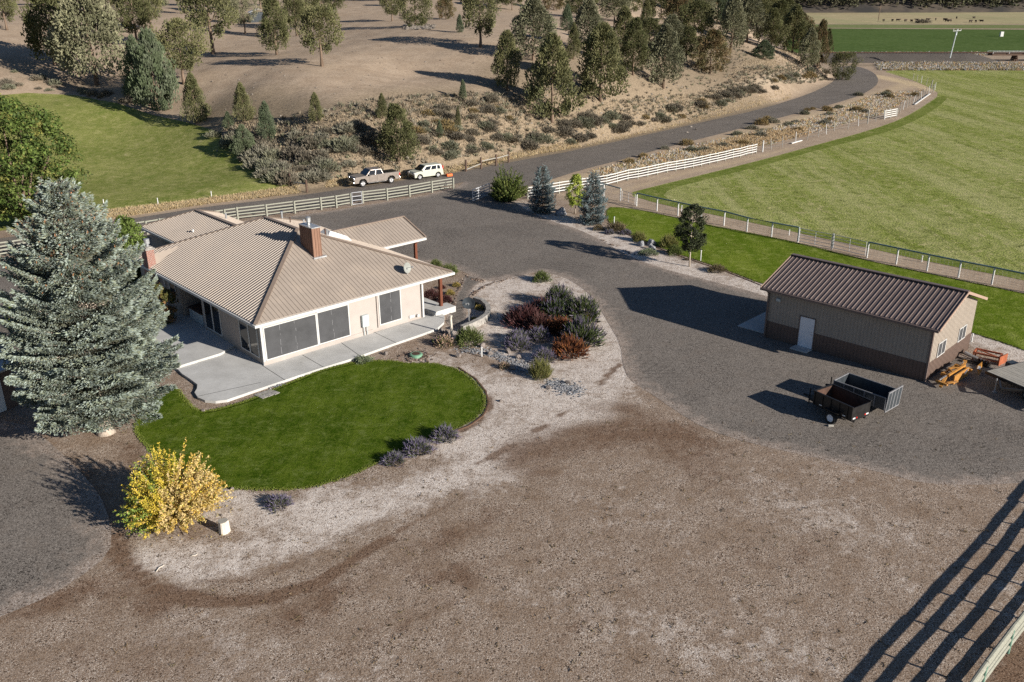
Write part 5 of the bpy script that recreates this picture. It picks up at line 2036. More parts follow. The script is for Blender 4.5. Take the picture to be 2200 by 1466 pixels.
def build_pickup(loc, rz):
    t = thing('pickup_truck', 'champagne-coloured crew cab pickup truck parked on the verge beside the road', 'pickup truck', loc, rz)
    top = [(2.92, .75), (2.9, 1.05), (2.7, 1.2), (1.45, 1.27), (-2.9, 1.32), (-2.95, .7)]
    body = car_body(top, .48, [-1.84, 1.84], .52, 1.0, -2.95, 2.9).obj('body', M['truck'], t, bevel=.03)
    # bed opening
    MB().box(-2.75, -1.0, -.84, .84, 1.20, 1.335).obj('bed_liner', M['black'], t)
    # cab
    hw = .98
    ring = lambda x0, x1, w, z: [(x0, -w, z), (x1, -w, z), (x1, w, z), (x0, w, z)]
    cab = MB()
    a, b = ring(-.92, 1.42, .95, 1.24), ring(-.66, .72, .78, 1.9)
    cab.add(a + b, [(0, 1, 2, 3), (7, 6, 5, 4), (0, 4, 5, 1), (1, 5, 6, 2), (2, 6, 7, 3), (3, 7, 4, 0)])
    cab.obj('cab', M['truck'], t, bevel=.05)
    def lp(u, v, side):   # on the cab side plane
        x0 = -.92 + (.26) * v; x1 = 1.42 - .70 * v
        return (x0 + (x1 - x0) * u, side * (.95 - .17 * v + .015), 1.24 + .66 * v)
    for side in (-1, 1):
        for u0, u1, u0t, u1t in ((.05, .46, .07, .47), (.50, .93, .51, .95)):
            mb = MB()
            mb.quad(lp(u0, .08, side), lp(u1, .08, side), lp(u1t, .88, side), lp(u0t, .88, side))
            mb.obj('side_window', M['glassy'], t)
    mb = MB()
    mb.quad((1.36, -.84, 1.33), (1.36, .84, 1.33), (.80, .70, 1.86), (.80, -.70, 1.86))
    mb.obj('windscreen', M['glassy'], t)
    mb = MB()
    mb.quad((-.91, -.8, 1.36), (-.91, .8, 1.36), (-.71, .68, 1.82), (-.71, -.68, 1.82))
    mb.obj('rear_window', M['glassy'], t)
    MB().box(2.88, 2.98, -.62, .62, .72, 1.08).obj('grille', M['black'], t, bevel=.02)
    MB().box(2.82, 3.02, -.96, .96, .46, .68).obj('front_bumper', M['chrome'], t, bevel=.04)
    MB().box(-3.05, -2.9, -.95, .95, .5, .72).obj('rear_bumper', M['chrome'], t, bevel=.03)
    for s in (-1, 1):
        MB().box(2.74, 2.95, s * .64 if s > 0 else -.96, .96 if s > 0 else -.64, .86, 1.08).obj('headlight', M['amber'], t, bevel=.02)
        MB().box(-3.0, -2.86, s * .82 if s > 0 else -1.01, 1.01 if s > 0 else -.82, .9, 1.2).obj('taillight', M['red'], t, bevel=.02)
        MB().box(.95, 1.12, s * 1.0 if s > 0 else -1.2, 1.2 if s > 0 else -1.0, 1.28, 1.46).obj('mirror', M['black'], t, bevel=.03)
        MB().box(-1.2, 1.2, s * 1.0 - .06, s * 1.0 + .06, .40, .47).obj('running_board', M['chrome'], t)
        for x in (-1.84, 1.84):
            wheel(t, x, s * .84, .41, .27, 'rim', s)
        for u in (-.02, .98):
            MB().box(u - .006, u + .006, s * 1.004 - .004, s * 1.004 + .004, .55, 1.22).obj('door_gap', M['black'], t)
    return t


def build_suv(loc, rz):
    t = thing('compact_car', 'pale green-white boxy hatchback parked behind the pickup on the verge', 'car', loc, rz)
    top = [(2.02, .6), (2.0, .82), (1.85, .95), (1.05, 1.04), (-1.95, 1.08), (-2.02, .6)]
    car_body(top, .3, [-1.28, 1.28], .42, .89, -2.04, 2.0).obj('body', M['suv'], t, bevel=.04)
    cab = MB()
    a = [(-1.98, -.84, 1.02), (1.12, -.84, 1.0), (1.12, .84, 1.0), (-1.98, .84, 1.02)]
    b = [(-1.82, -.68, 1.60), (.35, -.68, 1.62), (.35, .68, 1.62), (-1.82, .68, 1.60)]
    cab.add(a + b, [(0, 1, 2, 3), (7, 6, 5, 4), (0, 4, 5, 1), (1, 5, 6, 2), (2, 6, 7, 3), (3, 7, 4, 0)])
    cab.obj('cabin', M['suv'], t, bevel=.06)
    def lp(u, v, s):
        x0 = -1.98 + .16 * v; x1 = 1.12 - .77 * v
        return (x0 + (x1 - x0) * u, s * (.84 - .16 * v + .01), 1.01 + .6 * v)
    for s in (-1, 1):
        for u0, u1 in ((.10, .26), (.30, .56), (.60, .88)):
            mb = MB()
            mb.quad(lp(u0, .12, s), lp(u1, .12, s), lp(u1 + (.02 if u1 > .8 else 0), .82, s), lp(u0, .82, s))
            mb.obj('side_window', M['glassy'], t)
        MB().box(1.8, 2.03, s * .5 if s > 0 else -.86, .86 if s > 0 else -.5, .68, .88).obj('headlight', M['amber'], t, bevel=.03)
        MB().box(-2.06, -1.93, s * .68 if s > 0 else -.86, .86 if s > 0 else -.68, .95, 1.4).obj('taillight', M['red'], t, bevel=.02)
        MB().box(.82, .97, s * .88 if s > 0 else -1.04, 1.04 if s > 0 else -.88, 1.02, 1.16).obj('mirror', M['suv'], t, bevel=.03)
        for x in (-1.28, 1.28):
            wheel(t, x, s * .76, .33, .22, 'rim', s)
    mb = MB()
    mb.quad((1.1, -.74, 1.06), (1.1, .74, 1.06), (.42, .62, 1.585), (.42, -.62, 1.585))
    for v in range(4):
        pass
    o = mb.obj('windscreen', M['glassy'], t)
    o.location = (.035, 0, .02)
    MB().box(1.98, 2.06, -.6, .6, .34, .6).obj('bumper_grille', M['black'], t, bevel=.03)
    return t


f1, r1 = G(779.5, 402.7), G(842.4, 394.5)
d = (f1 - r1).normalized()
nn = Vector((d.y, -d.x, 0))
nn = nn if nn.y > 0 else -nn
c = (f1 + r1) / 2 + nn * .95
build_pickup((c.x, c.y, .02), math.atan2(d.y, d.x))
f1, r1 = G(902.4, 387.3), G(941.8, 381.8)
d = (f1 - r1).normalized()
nn = Vector((d.y, -d.x, 0))
nn = nn if nn.y > 0 else -nn
c = (f1 + r1) / 2 + nn * .85
build_suv((c.x, c.y, .02), math.atan2(d.y, d.x))
p = G(965, 379)
t = thing('equipment_case', 'small bright orange case lying on the road edge behind the pale car', 'case', (p.x, p.y, .02), R(30))
MB().box(-.38, .38, -.25, .25, 0, .3).obj('body', simple('case_orange', (.75, .14, .03), .5), t, bevel=.05)
MB().beam((-.15, 0, .33), (.15, 0, .33), .04, .04).obj('handle', M['black'], t)

# ---- trailers
def panel_box(mb, x0, x1, y0, y1, z0, z1, th=.04):
    mb.box(x0, x1, y0, y0 + th, z0, z1)
    mb.box(x0, x1, y1 - th, y1, z0, z1)
    mb.box(x0, x0 + th, y0 + th, y1 - th, z0, z1)


# dump trailer: frame of the shed, rim corners measured
p0, p1 = SP(7.81, -8.51), SP(10.3, -9.08)
d = (p1 - p0).normalized()
LT = (p1 - p0).length
t = thing('dump_trailer', 'black dump trailer with rusty inside and white wheel on the gravel yard', 'trailer', (p0.x, p0.y, 0), math.atan2(d.y, d.x))
mb = MB()
panel_box(mb, 0, LT, 0, 1.5, .55, 1.35)
mb.box(LT - .04, LT, .04, 1.46, .5, 1.3)
box = mb.obj('box', M['black'], t)
mb = MB()
mb.box(.05, LT - .05, .05, 1.45, .58, .62)
mb.box(.045, .055, .05, 1.45, .62, 1.33)
mb.box(.05, LT - .05, 1.45, 1.457, .62, 1.33)
mb.box(.05, LT - .05, .043, .05, .62, 1.33)
mb.obj('liner', M['rust'], box)
mb = MB()
for x in np.arange(.05, LT, .55):
    mb.box(x - .03, x + .03, -.05, 0, .55, 1.33)
    mb.box(x - .03, x + .03, 1.5, 1.55, .55, 1.33)
mb.box(-.04, LT + .02, -.06, .02, 1.33, 1.39)
mb.box(-.04, LT + .02, 1.48, 1.56, 1.33, 1.39)
mb.box(-.04, .03, 0, 1.5, 1.33, 1.39)
mb.box(0, LT, .25, .35, .38, .55)
mb.box(0, LT, 1.15, 1.25, .38, .55)
mb.obj('frame', M['black'], t)
mb = MB()
mb.beam((0, .3, .48), (-.95, .75, .48), .09, .12)
mb.beam((0, 1.2, .48), (-.95, .75, .48), .09, .12)
mb.beam((-.9, .75, .5), (-1.25, .75, .5), .1, .1)
mb.tube([(-.85, .75, .05), (-.85, .75, 1.0)], .04, 8)
mb.obj('hitch', M['black'], t)
MB().box(-.5, -.12, .45, 1.05, .52, .85).obj('battery_box', M['gunmetal'], t, bevel=.02)
for y in (-.22, 1.72):
    w = wheel(t, 1.45, y, .35, .22, 'rim_white', 1)
mb = MB()
for y in (-.22, 1.72):
    mb.box(.98, 1.92, y - .14, y + .14, .76, .79)
mb.obj('fender', M['black'], t)
mb = MB()
for x in (.55, 1.1, 2.1):
    mb.box(x - .09, x + .09, -.065, -.052, .68, .74)
mb.box(LT + .002, LT + .02, .1, .3, .62, .7)
mb.box(LT + .002, LT + .02, 1.2, 1.4, .62, .7)
mb.obj('reflector', M['white'], t)
mb = MB()
for y in (.38, 1.08):
    mb.box(LT + .002, LT + .025, y, y + .09, .62, .7)
mb.obj('taillight', M['red'], t)
mb = MB()
mb.beam((.7, .5, .7), (1.5, .9, .68), .09, .04)
mb.beam((.8, .45, .7), (.85, .45, 1.1), .05, .05)
props(link('scrap_lumber', mb.mesh('scrap_lumber', M['rail_wood']), None, (p0.x, p0.y, 0)), 'scrap board lying inside the black dump trailer', 'board').rotation_euler = (0, 0, math.atan2(d.y, d.x))
q = SP(9.35, -9.35)
o = MB().box(-.15, .15, -.06, .06, 0, .1).obj('wheel_chock', M['grey_wood'], bevel=.01, loc=(q.x, q.y, 0))
props(o, 'small pale wood block chocking the dump trailer wheel', 'chock')

p0, p1 = SP(7.84, -6.15), SP(10.96, -6.43)
d = (p1 - p0).normalized()
LT = (p1 - p0).length
t = thing('utility_trailer', 'dark grey high-sided utility trailer with ramp gate behind the dump trailer', 'trailer', (p0.x, p0.y, 0), math.atan2(d.y, d.x))
mb = MB()
panel_box(mb, 0, LT, 0, 1.52, .5, 1.2, .03)
mb.box(0, LT, 0, 1.52, .46, .5)
mb.obj('box', M['gunmetal'], t)
mb = MB()
for y in (-.02, 1.54):
    mb.beam((0, y, 1.22), (LT, y, 1.22), .05, .05)
    for x in np.arange(0, LT + .1, LT / 5):
        mb.beam((x, y, .5), (x, y, 1.24), .05, .04)
mb.beam((0, 0, 1.22), (0, 1.52, 1.22), .05, .05)
mb.obj('side_rail', M['galv'] if False else M['dishgrey_l'], t)
mb = MB()
for y in (.02, .4, .76, 1.12, 1.5):
    mb.beam((LT + .05, y, .38), (LT + .12, y, 1.55), .05, .05)
mb.beam((LT + .12, 0, 1.55), (LT + .12, 1.52, 1.55), .06, .06)
mb.beam((LT + .05, 0, .38), (LT + .05, 1.52, .38), .06, .06)
mb.obj('ramp_gate', M['dishgrey_l'], t)
mb = MB()
mb.quad((LT + .075, .03, .4), (LT + .075, 1.49, .4), (LT + .14, 1.49, 1.53), (LT + .14, .03, 1.53))
mb.obj('gate_mesh', M['gunmetal'], t)
mb = MB()
mb.beam((0, .3, .42), (-.9, .76, .42), .08, .1)
mb.beam((0, 1.22, .42), (-.9, .76, .42), .08, .1)
mb.tube([(-.6, .76, .1), (-.6, .76, 1.0)], .035, 8)
mb.obj('hitch', M['black'], t)
for y in (-.2, 1.72):
    wheel(t, 1.7, y, .33, .2, 'rim', 1)
mb = MB()
for y in (-.2, 1.72):
    mb.tube([(1.7 + math.cos(a) * .42, y, .33 + math.sin(a) * .42) for a in [math.pi * k / 6 for k in range(7)]], .02, 6)
mb.obj('fender', M['gunmetal'], t)

# flatbed with plank deck
t = thing('flatbed_trailer', 'flatbed trailer with weathered plank deck at the right edge by the shed', 'trailer', tuple(SP(13.45, 2.0)), math.atan2(*(SP(15.65, 1.15) - SP(13.45, 2.0)).yx))
mb = MB()
for k in range(14):
    y = .02 + k * .235
    mb.box(0, 5.2, y, y + .222, .86, .90 + .004 * (k % 3))
mb.obj('deck', M['grey_wood'], t)
mb = MB()
mb.box(-.05, 5.2, -.03, .02, .72, .9)
mb.box(-.05, 0, 0, 3.3, .72, .9)
mb.box(0, 5.2, 1.0, 1.12, .6, .86)
mb.box(0, 5.2, 2.2, 2.32, .6, .86)
mb.beam((.9, -.0, .75), (1.8, -1.0, .7), .09, .12)
mb.beam((2.7, -.0, .75), (1.8, -1.0, .7), .09, .12)
mb.obj('frame', M['black'], t)
mb = MB()
mb.tube([(1.0, -.35, .05), (1.0, -.35, .9)], .035, 8)
mb.box(.9, 1.1, -.45, -.25, 0, .05)
mb.obj('jack', M['galv'], t)
for y in (.35, 3.0):
    wheel(t, 2.6, y, .36, .22, 'rim', 1)
MB().box(-.75, -.1, 2.6, 3.2, .45, .75).obj('toolbox', M['gunmetal'], t, bevel=.02)

# implements
def implement_yellow():
    o = SP(11.65, -.4)
    d = (SP(11.95, 4.3) - o).normalized()
    t = thing('box_scraper', 'yellow tractor scraper attachment lying on the gravel beside the shed wall', 'implement', tuple(o), math.atan2(d.y, d.x))
    mb = MB()
    mb.box(1.1, 3.1, -.45, -.38, .05, .6)
    mb.beam((1.0, -.1, .55), (3.3, -.1, .55), .12, .14)
    mb.beam((1.1, .35, .45), (3.1, .35, .45), .1, .1)
    mb.obj('blade', M['yellow'], t)
    mb = MB()
    mb.beam((1.2, -.1, .5), (1.2, .4, .5), .1, .12)
    mb.beam((3.0, -.1, .5), (3.0, .4, .5), .1, .12)
    mb.beam((1.6, -.1, .6), (2.1, .35, .55), .08, .1)
    mb.beam((2.6, -.1, .6), (2.1, .35, .55), .08, .1)
    mb.beam((0, -.15, .15), (1.2, .05, .5), .16, .12)
    mb.beam((.2, -.45, .3), (.35, .3, .3), .14, .12)
    mb.beam((3.1, -.05, .5), (4.5, .35, .35), .2, .12)
    mb.beam((3.3, -.55, .35), (3.5, .5, .35), .14, .14)
    mb.obj('frame', M['yellow'], t)
    mb = MB()
    mb.add([(3.6, -.9, .05), (4.4, -.75, .05), (4.3, -.7, .7), (3.9, -.55, .4)], [(0, 1, 2, 3)])
    mb.beam((1.3, -.55, .25), (.5, -.3, .3), .18, .05)
    mb.obj('side_plate', M['yellow'], t)
    mb = MB()
    mb.tube([(.3, .1, .42), (.9, -.02, .55)], .05, 8)
    mb.tube([(2.3, -.5, .4), (3.0, -.42, .5)], .06, 8)
    mb.tube([(3.4, .1, .6), (3.9, .25, .5)], .05, 8)
    mb.tube([(3.85, -.72, .3), (4.0, -.70, .45)], .1, 8)
    mb.obj('cylinder', M['chrome'], t)


implement_yellow()
o = SP(11.5, 6.3)
t = thing('tractor_implement', 'rusty orange rectangular implement frame behind the yellow scraper', 'implement', tuple(o), SA + R(6))
mb = MB()
for y in (0, .75):
    mb.beam((0, -y, .5), (1.5, -y, .5), .1, .1)
    mb.beam((0, -y, .2), (1.5, -y, .2), .08, .08)
for x in (0, 1.5):
    mb.beam((x, 0, .5), (x, -.75, .5), .1, .1)
    for y in (0, -.75):
        mb.beam((x, y, .0), (x, y, .55), .09, .09)
mb.beam((0, 0, .5), (1.5, -.75, .5), .07, .05)
mb.obj('frame', M['orange'], t)
mb = MB()
mb.add([(1.5, -.9, 0), (1.75, .1, 0), (1.75, .1, .6), (1.5, -.9, .6), (1.55, -.9, 0), (1.8, .1, 0), (1.8, .1, .6), (1.55, -.9, .6)], [(0, 1, 2, 3), (7, 6, 5, 4), (3, 2, 6, 7), (0, 3, 7, 4), (1, 5, 6, 2)])
mb.obj('end_plate', M['orange'], t)
o = SP(11.1, 5.45)
t = thing('mower_arm', 'silver and black implement arm lying between the shed and the orange frame', 'implement', tuple(o), SA - R(8))
mb = MB()
mb.tube([(0, 0, .35), (.5, -.05, .3), (1.4, -.1, .22)], [.13, .11, .09], 9)
mb.obj('arm', M['galv'], t)
mb = MB()
mb.beam((-.6, .1, .25), (.1, 0, .3), .08, .08)
mb.beam((-.6, .1, .05), (-.4, .12, .6), .05, .05)
mb.box(.8, 1.7, -.45, .0, .02, .22)
mb.beam((-.3, -.5, .1), (.9, -.35, .1), .06, .06)
mb.beam((0, -.8, .05), (1.3, -.6, .1), .05, .05)
mb.obj('head', M['black'], t)
mb = MB()
for k in range(4):
    mb.tube([(1.0 + k * .2, -.2, .2), (1.05 + k * .2, -.22, .4)], .07, 7)
mb.obj('gearbox', M['rust'], t)

# ================================================================== GARDEN TREES
def big_spruce(seed, H, Rr, whorls, cols, base_h, per_m, shoot, cones=0, trunk_r=.32, open_=.0, name='spruce_crown', droop=.25, minb=6):
    """tiers of branches, each carrying flat sprays of shoots: real foliage units"""
    r = np.random.default_rng(seed)
    PP, DD, LL, CC = [], [], [], []
    mb = MB()
    for w in range(whorls):
        u = w / whorls
        z = base_h + (H - base_h) * (u ** .92) + r.normal() * .08
        Rw = Rr * ((1 - u) ** .74) * (1 - .40 * np.exp(-u * 9)) + .12
        nb = int(max(minb, 13 - 5 * u))
        a0 = r.uniform(0, 6.28)
        for b in range(nb):
            a = a0 + b * 6.283 / nb + r.normal() * .22
            L = Rw * r.uniform(.72, 1.08)
            rise = (.75 * u - droop) * L + r.normal() * .11 * L
            dirv = np.array([math.cos(a), math.sin(a), 0.])
            sidev = np.array([-math.sin(a), math.cos(a), 0.])
            n = max(10, int(L * per_m * (.8 + L * .32)))
            t = r.uniform(.12 if u < .6 else .05, 1, n) ** .8
            wdt = L * .37 * np.sin(np.pi * np.clip(t * .92 + .12, 0, 1)) ** .7
            off = r.uniform(-1, 1, n)
            curve = rise * t + .22 * L * t * t * (1 if u < .7 else .5) - droop * .35 * L * np.sin(t * np.pi) * .6
            P = dirv[None] * (L * t)[:, None] + sidev[None] * (wdt * off)[:, None] + np.array([0, 0, 1.])[None] * (z + curve - .12 * np.abs(off) * wdt - r.uniform(0, .22, n))[:, None]
            D = dirv[None] * r.uniform(.5, 1.1, n)[:, None] + sidev[None] * (off * 1.1)[:, None] + np.array([0, 0, 1.])[None] * r.uniform(-.35, .55, n)[:, None]
            PP.append(P); DD.append(D)
            LL.append(r.uniform(.75, 1.35, n) * shoot)
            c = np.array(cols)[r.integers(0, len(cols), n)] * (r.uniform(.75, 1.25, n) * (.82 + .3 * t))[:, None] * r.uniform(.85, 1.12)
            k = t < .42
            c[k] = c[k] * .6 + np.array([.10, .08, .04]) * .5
            CC.append(c)
            mb.tube([(0, 0, z - .1), tuple(dirv * L * .5 + np.array([0, 0, z + rise * .5 - .12])), tuple(dirv * L * .93 + np.array([0, 0, z + rise * .93 + .1 * L]))], [.045 * (1 - u) + .012, .03 * (1 - u) + .008, .004], 5, False)
    P, D, Ls, C = np.concatenate(PP), np.concatenate(DD), np.concatenate(LL), np.concatenate(CC)
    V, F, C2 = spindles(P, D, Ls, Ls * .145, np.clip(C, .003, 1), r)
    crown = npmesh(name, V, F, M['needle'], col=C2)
    mb.tube([(0, 0, -.1), (0, 0, .3), (.03, 0, H * .3), (0, .02, H * .7), (0, 0, H * .985)], [trunk_r * 1.5, trunk_r, trunk_r * .75, trunk_r * .35, .02], 10)
    tm = mb.mesh('trunk', M['bark_pale'] if trunk_r > .3 else M['bark'], smooth=True)
    cm = None
    if cones:
        k = np.nonzero((P[:, 2] > H * .62) & (P[:, 2] < H * .97))[0]
        k = r.choice(k, cones)
        V, F, C3 = spindles(P[k] + np.array([0, 0, .05]), np.tile([0, 0, -1.], (cones, 1)) + r.normal(size=(cones, 3)) * .2, .2, .05, jit((.34, .19, .10), cones, r), r)
        cm = npmesh('cones', V, F, M['needle'], col=C3)
    return crown, tm, cm


SPB = [(.26, .315, .285), (.205, .25, .215), (.34, .40, .37), (.165, .20, .145), (.24, .265, .19)]
p = G(228, 930)
H = 13.9
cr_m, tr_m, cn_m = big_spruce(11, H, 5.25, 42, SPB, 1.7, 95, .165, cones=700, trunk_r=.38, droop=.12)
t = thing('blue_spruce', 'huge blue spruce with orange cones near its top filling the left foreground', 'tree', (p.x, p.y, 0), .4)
link('crown', cr_m, t)
link('trunk', tr_m, t)
link('cones', cn_m, t)
cr_m, tr_m, _ = big_spruce(12, 5.0, 1.75, 24, [(.20, .265, .285), (.16, .215, .23), (.245, .31, .335), (.12, .165, .165)], .1, 60, .13, trunk_r=.09, name='spruce_crown', droop=.1)
p = G(1165, 457)
t = thing('blue_spruce', 'left of two small blue spruces beside the white fence, next to the dark boulder', 'tree', p, 0, 'small blue spruces by the driveway')
link('crown', cr_m, t); link('trunk', tr_m, t)
p = G(1273, 480)
t = thing('blue_spruce', 'right of two small blue spruces, at the tip of the green lawn strip', 'tree', p, 2.0, 'small blue spruces by the driveway')
a = link('crown', cr_m, t); b = link('trunk', tr_m, t)
a.scale = b.scale = (1.02, 1.02, 1.03)


def leafy_crown(name, seed, kind, base, cols, nclump, per, clump, leaf, up=.2, inner=.3, lobes=.2, mat='leaf', W_=1.0, H_=1.0, stretch=.8, patch=None):
    """crown in metres built of leaf blades in clumps"""
    r = np.random.default_rng(seed)
    u = r.uniform(0, 1, nclump)
    az = r.uniform(0, 2 * np.pi, nclump)
    ph = r.uniform(0, 6.28, 3)
    lob = 1 + lobes * (np.sin(az * 2 + ph[0] + u * 4) + np.sin(az * 3 + ph[1] - u * 7)) * .5
    rad = .5 * W_ * profile(kind, u) * lob * r.uniform(inner, 1, nclump) ** .5
    c = np.stack([np.cos(az) * rad, np.sin(az) * rad, H_ * (base + (1 - base) * u * .94)], 1)
    cl = clump * r.uniform(.6, 1.3, nclump)
    idx = np.repeat(np.arange(nclump), per)
    n = len(idx)
    off = unit(r.normal(size=(n, 3))) * (r.uniform(.1, 1, n) ** .45)[:, None]
    P = c[idx] + off * cl[idx][:, None] * np.array([1, 1, stretch])
    P[:, 2] = np.maximum(P[:, 2], .03)
    Nn = off + np.array([0, 0, .5]) + r.normal(size=(n, 3)) * .6
    cc = np.array(cols)
    ci = r.integers(0, len(cols), nclump)
    if patch is not None:
        ci = patch(c, r)
    k = np.where(r.uniform(0, 1, n) < .25, r.integers(0, len(cols), n), ci[idx])
    C = cc[k] * r.uniform(.7, 1.3, (n, 1)) * (.85 + .3 * r.uniform(0, 1, nclump))[idx][:, None]
    V, F, C = leaves(P, Nn, leaf * r.uniform(.6, 1.25, n), np.clip(C, .004, 1), r)
    return npmesh(name, V, F, M[mat], col=C)


def stems(name, seed, pts, r0, mat='bark'):
    r = random.Random(seed)
    mb = MB()
    for q in pts:
        q = Vector(q)
        m1 = q * .5 + Vector((r.uniform(-.1, .1), r.uniform(-.1, .1), -.03))
        mb.tube([(0, 0, -.05), tuple(m1 * .5 + Vector((0, 0, .05))), tuple(m1), tuple(q)], [r0, r0 * .8, r0 * .6, r0 * .15], 6, False)
    return mb.mesh(name, M[mat], smooth=True)


def leafy(name, label, cat, px, py, w, h, base, kind, cols, seed, nclump, per, clump, leaf, trunk=.08, group=None, on=None, **kw):
    p = on or G(px, py)
    t = thing(name, label, cat, (p.x, p.y, p.z), 0, group)
    link('crown', leafy_crown('crown', seed, kind, base, cols, nclump, per, clump, leaf, W_=w, H_=h, **kw), t)
    r = random.Random(seed)
    if base > .12:
        mb = MB()
        mb.tube([(0, 0, -.1), (r.uniform(-.04, .04), 0, h * base), (0, r.uniform(-.1, .1), h * .6), (0, 0, h * .93)], [trunk * 1.2, trunk * .85, trunk * .5, .01], 8)
        for k in range(12):
            a = k * 2.4
            z = h * (base + (1 - base) * k / 14)
            l = w * .38 * (1 - .4 * k / 12)
            mb.tube([(0, 0, z), (math.cos(a) * l * .6, math.sin(a) * l * .6, z + l * .35), (math.cos(a) * l, math.sin(a) * l, z + l * .75)], [trunk * .4, trunk * .25, .005], 5, False)
        link('trunk', mb.mesh('trunk', M['bark_pale'] if trunk < .1 else M['bark'], smooth=True), t)
    else:
        pts = [(math.cos(a) * w * .33, math.sin(a) * w * .33, h * (.5 + .3 * r.random())) for a in [k * 6.28 / 9 for k in range(9)]]
        link('stems', stems('stems', seed, pts, trunk * .6), t)
    return t


YEL = [(.60, .46, .06), (.66, .50, .20), (.50, .43, .05), (.19, .27, .05), (.58, .44, .22), (.60, .40, .09)]


def ypatch(c, r):
    s = c[:, 0] - .2 * c[:, 1]
    n = len(c)
    k = np.where(s > .5, r.choice([1, 4, 1, 5], n), r.choice([0, 2, 0, 3], n))
    return np.where((s < -.2) & (c[:, 2] < 2.0) & (r.uniform(0, 1, n) < .5), 3, k)


def shoot_bush(name, label, cat, px, py, w, h, cols, seed, n, per, leaf, lat=.09, patch=None, stem='bark', tmin=.42, lift=0.0):
    r = np.random.default_rng(seed)
    p = G(px, py)
    t = thing(name, label, cat, (p.x, p.y, 0))
    d = unit(r.normal(size=(n, 3)))
    d[:, 2] = np.abs(d[:, 2]) * .95 - (.14 if lift else -.04)
    d = unit(d)
    L = 1 / np.sqrt((d[:, 0] / (w / 2)) ** 2 + (d[:, 1] / (w / 2)) ** 2 + (d[:, 2] / h) ** 2)
    az = np.arctan2(d[:, 1], d[:, 0])
    L = L * r.uniform(.68, 1.14, n) * (1 + .12 * np.sin(az * 3 + 1) + .08 * np.sin(az * 5 + d[:, 2] * 6))
    idx = np.repeat(np.arange(n), per)
    m = len(idx)
    u = tmin + (1.02 - tmin) * r.uniform(0, 1, m) ** .8
    up = np.zeros((m, 3)); up[:, 2] = .10 * L[idx] * u ** 2
    P = d[idx] * (L[idx] * u)[:, None] + up + r.normal(size=(m, 3)) * (lat * (1.35 - u))[:, None]
    P[:, 2] = np.maximum(P[:, 2] + lift, .04)
    ci = patch(d * L[:, None], r) if patch else r.integers(0, len(cols), n)
    k = np.where(r.uniform(0, 1, m) < .22, r.integers(0, len(cols), m), ci[idx])
    C = np.array(cols)[k] * r.uniform(.7, 1.3, (m, 1)) * (.85 + .3 * r.uniform(0, 1, n))[idx][:, None]
    V, F, C = leaves(P, r.normal(size=(m, 3)) + np.array([0, 0, .6]), leaf * r.uniform(.6, 1.3, m), np.clip(C, .004, 1), r)
    link('crown', npmesh('crown', V, F, M['leaf'], col=C), t)
    mb = MB()
    for i in range(0, n, max(1, n // 60)):
        e = Vector(d[i] * L[i] * .85)
        mb.tube([(0, 0, -.05), tuple(e * .5 + Vector((0, 0, -.02))), tuple(e)], [.035, .02, .005], 5, False)
    link('stems', mb.mesh('stems', M[stem], smooth=True), t)
    return t


shoot_bush('maple_bush', 'bushy golden yellow maple with patches of green in the lower left', 'tree', 374, 1116, 4.0, 2.55, YEL, 31, 860, 96, .050, patch=ypatch, lift=.55, tmin=.3)
GRN = [(.095, .145, .03), (.07, .115, .022), (.13, .18, .04), (.055, .09, .02)]
leafy('shade_tree', 'large dark green shade tree cut by the left edge beside the pasture', 'tree', 55, 492, 11.2, 13.2, .12, 'oval', GRN + [(.20, .20, .05)], 32, 420, 70, .85, .16, trunk=.35, inner=.5, lobes=.35)
leafy('columnar_tree', 'upright bright green tree at the back left corner of the house', 'tree', 285, 606, 3.0, 5.7, .04, 'oval', [(.105, .16, .03), (.08, .125, .025), (.14, .20, .045)], 33, 150, 80, .40, .10, trunk=.1, inner=.45)
shoot_bush('driveway_bush', 'large round leafy green bush beside the open metal gate', 'bush', 1089, 429, 3.9, 3.3, [(.10, .135, .028), (.065, .10, .02), (.16, .19, .05)], 34, 420, 70, .075)
leafy('young_tree', 'slender yellow-green tree between the two small blue spruces', 'tree', 1236, 459, 1.9, 4.3, .2, 'tear', [(.30, .36, .05), (.24, .31, .045), (.36, .40, .08)], 35, 90, 60, .28, .08, trunk=.06)
leafy('ornamental_tree', 'lone dark green ornamental tree on a bare thin trunk near the shed', 'tree', 1481, 573, 2.7, 5.5, .27, 'oval', [(.050, .062, .028), (.065, .08, .035), (.038, .045, .022)], 36, 170, 62, .30, .075, trunk=.07, inner=.3, lobes=.3)
leafy('rose_bush', 'tall dark bush with reddish tips against the brick chimney', 'bush', 352, 700, 2.3, 3.1, .02, 'oval', [(.08, .10, .03), (.22, .12, .05), (.16, .15, .04)], 37, 90, 60, .30, .07, trunk=.05)
leafy('lilac_bush', 'green bush partly hidden behind the large blue spruce', 'bush', 190, 640, 3.0, 2.2, .02, 'flat', GRN, 38, 90, 60, .35, .08)
leafy('lilac_bush', 'yellowing green bush glimpsed between the left branches of the large blue spruce', 'bush', 60, 700, 3.0, 1.8, .02, 'flat', [(.16, .2, .04), (.1, .14, .03)], 39, 80, 60, .35, .08)

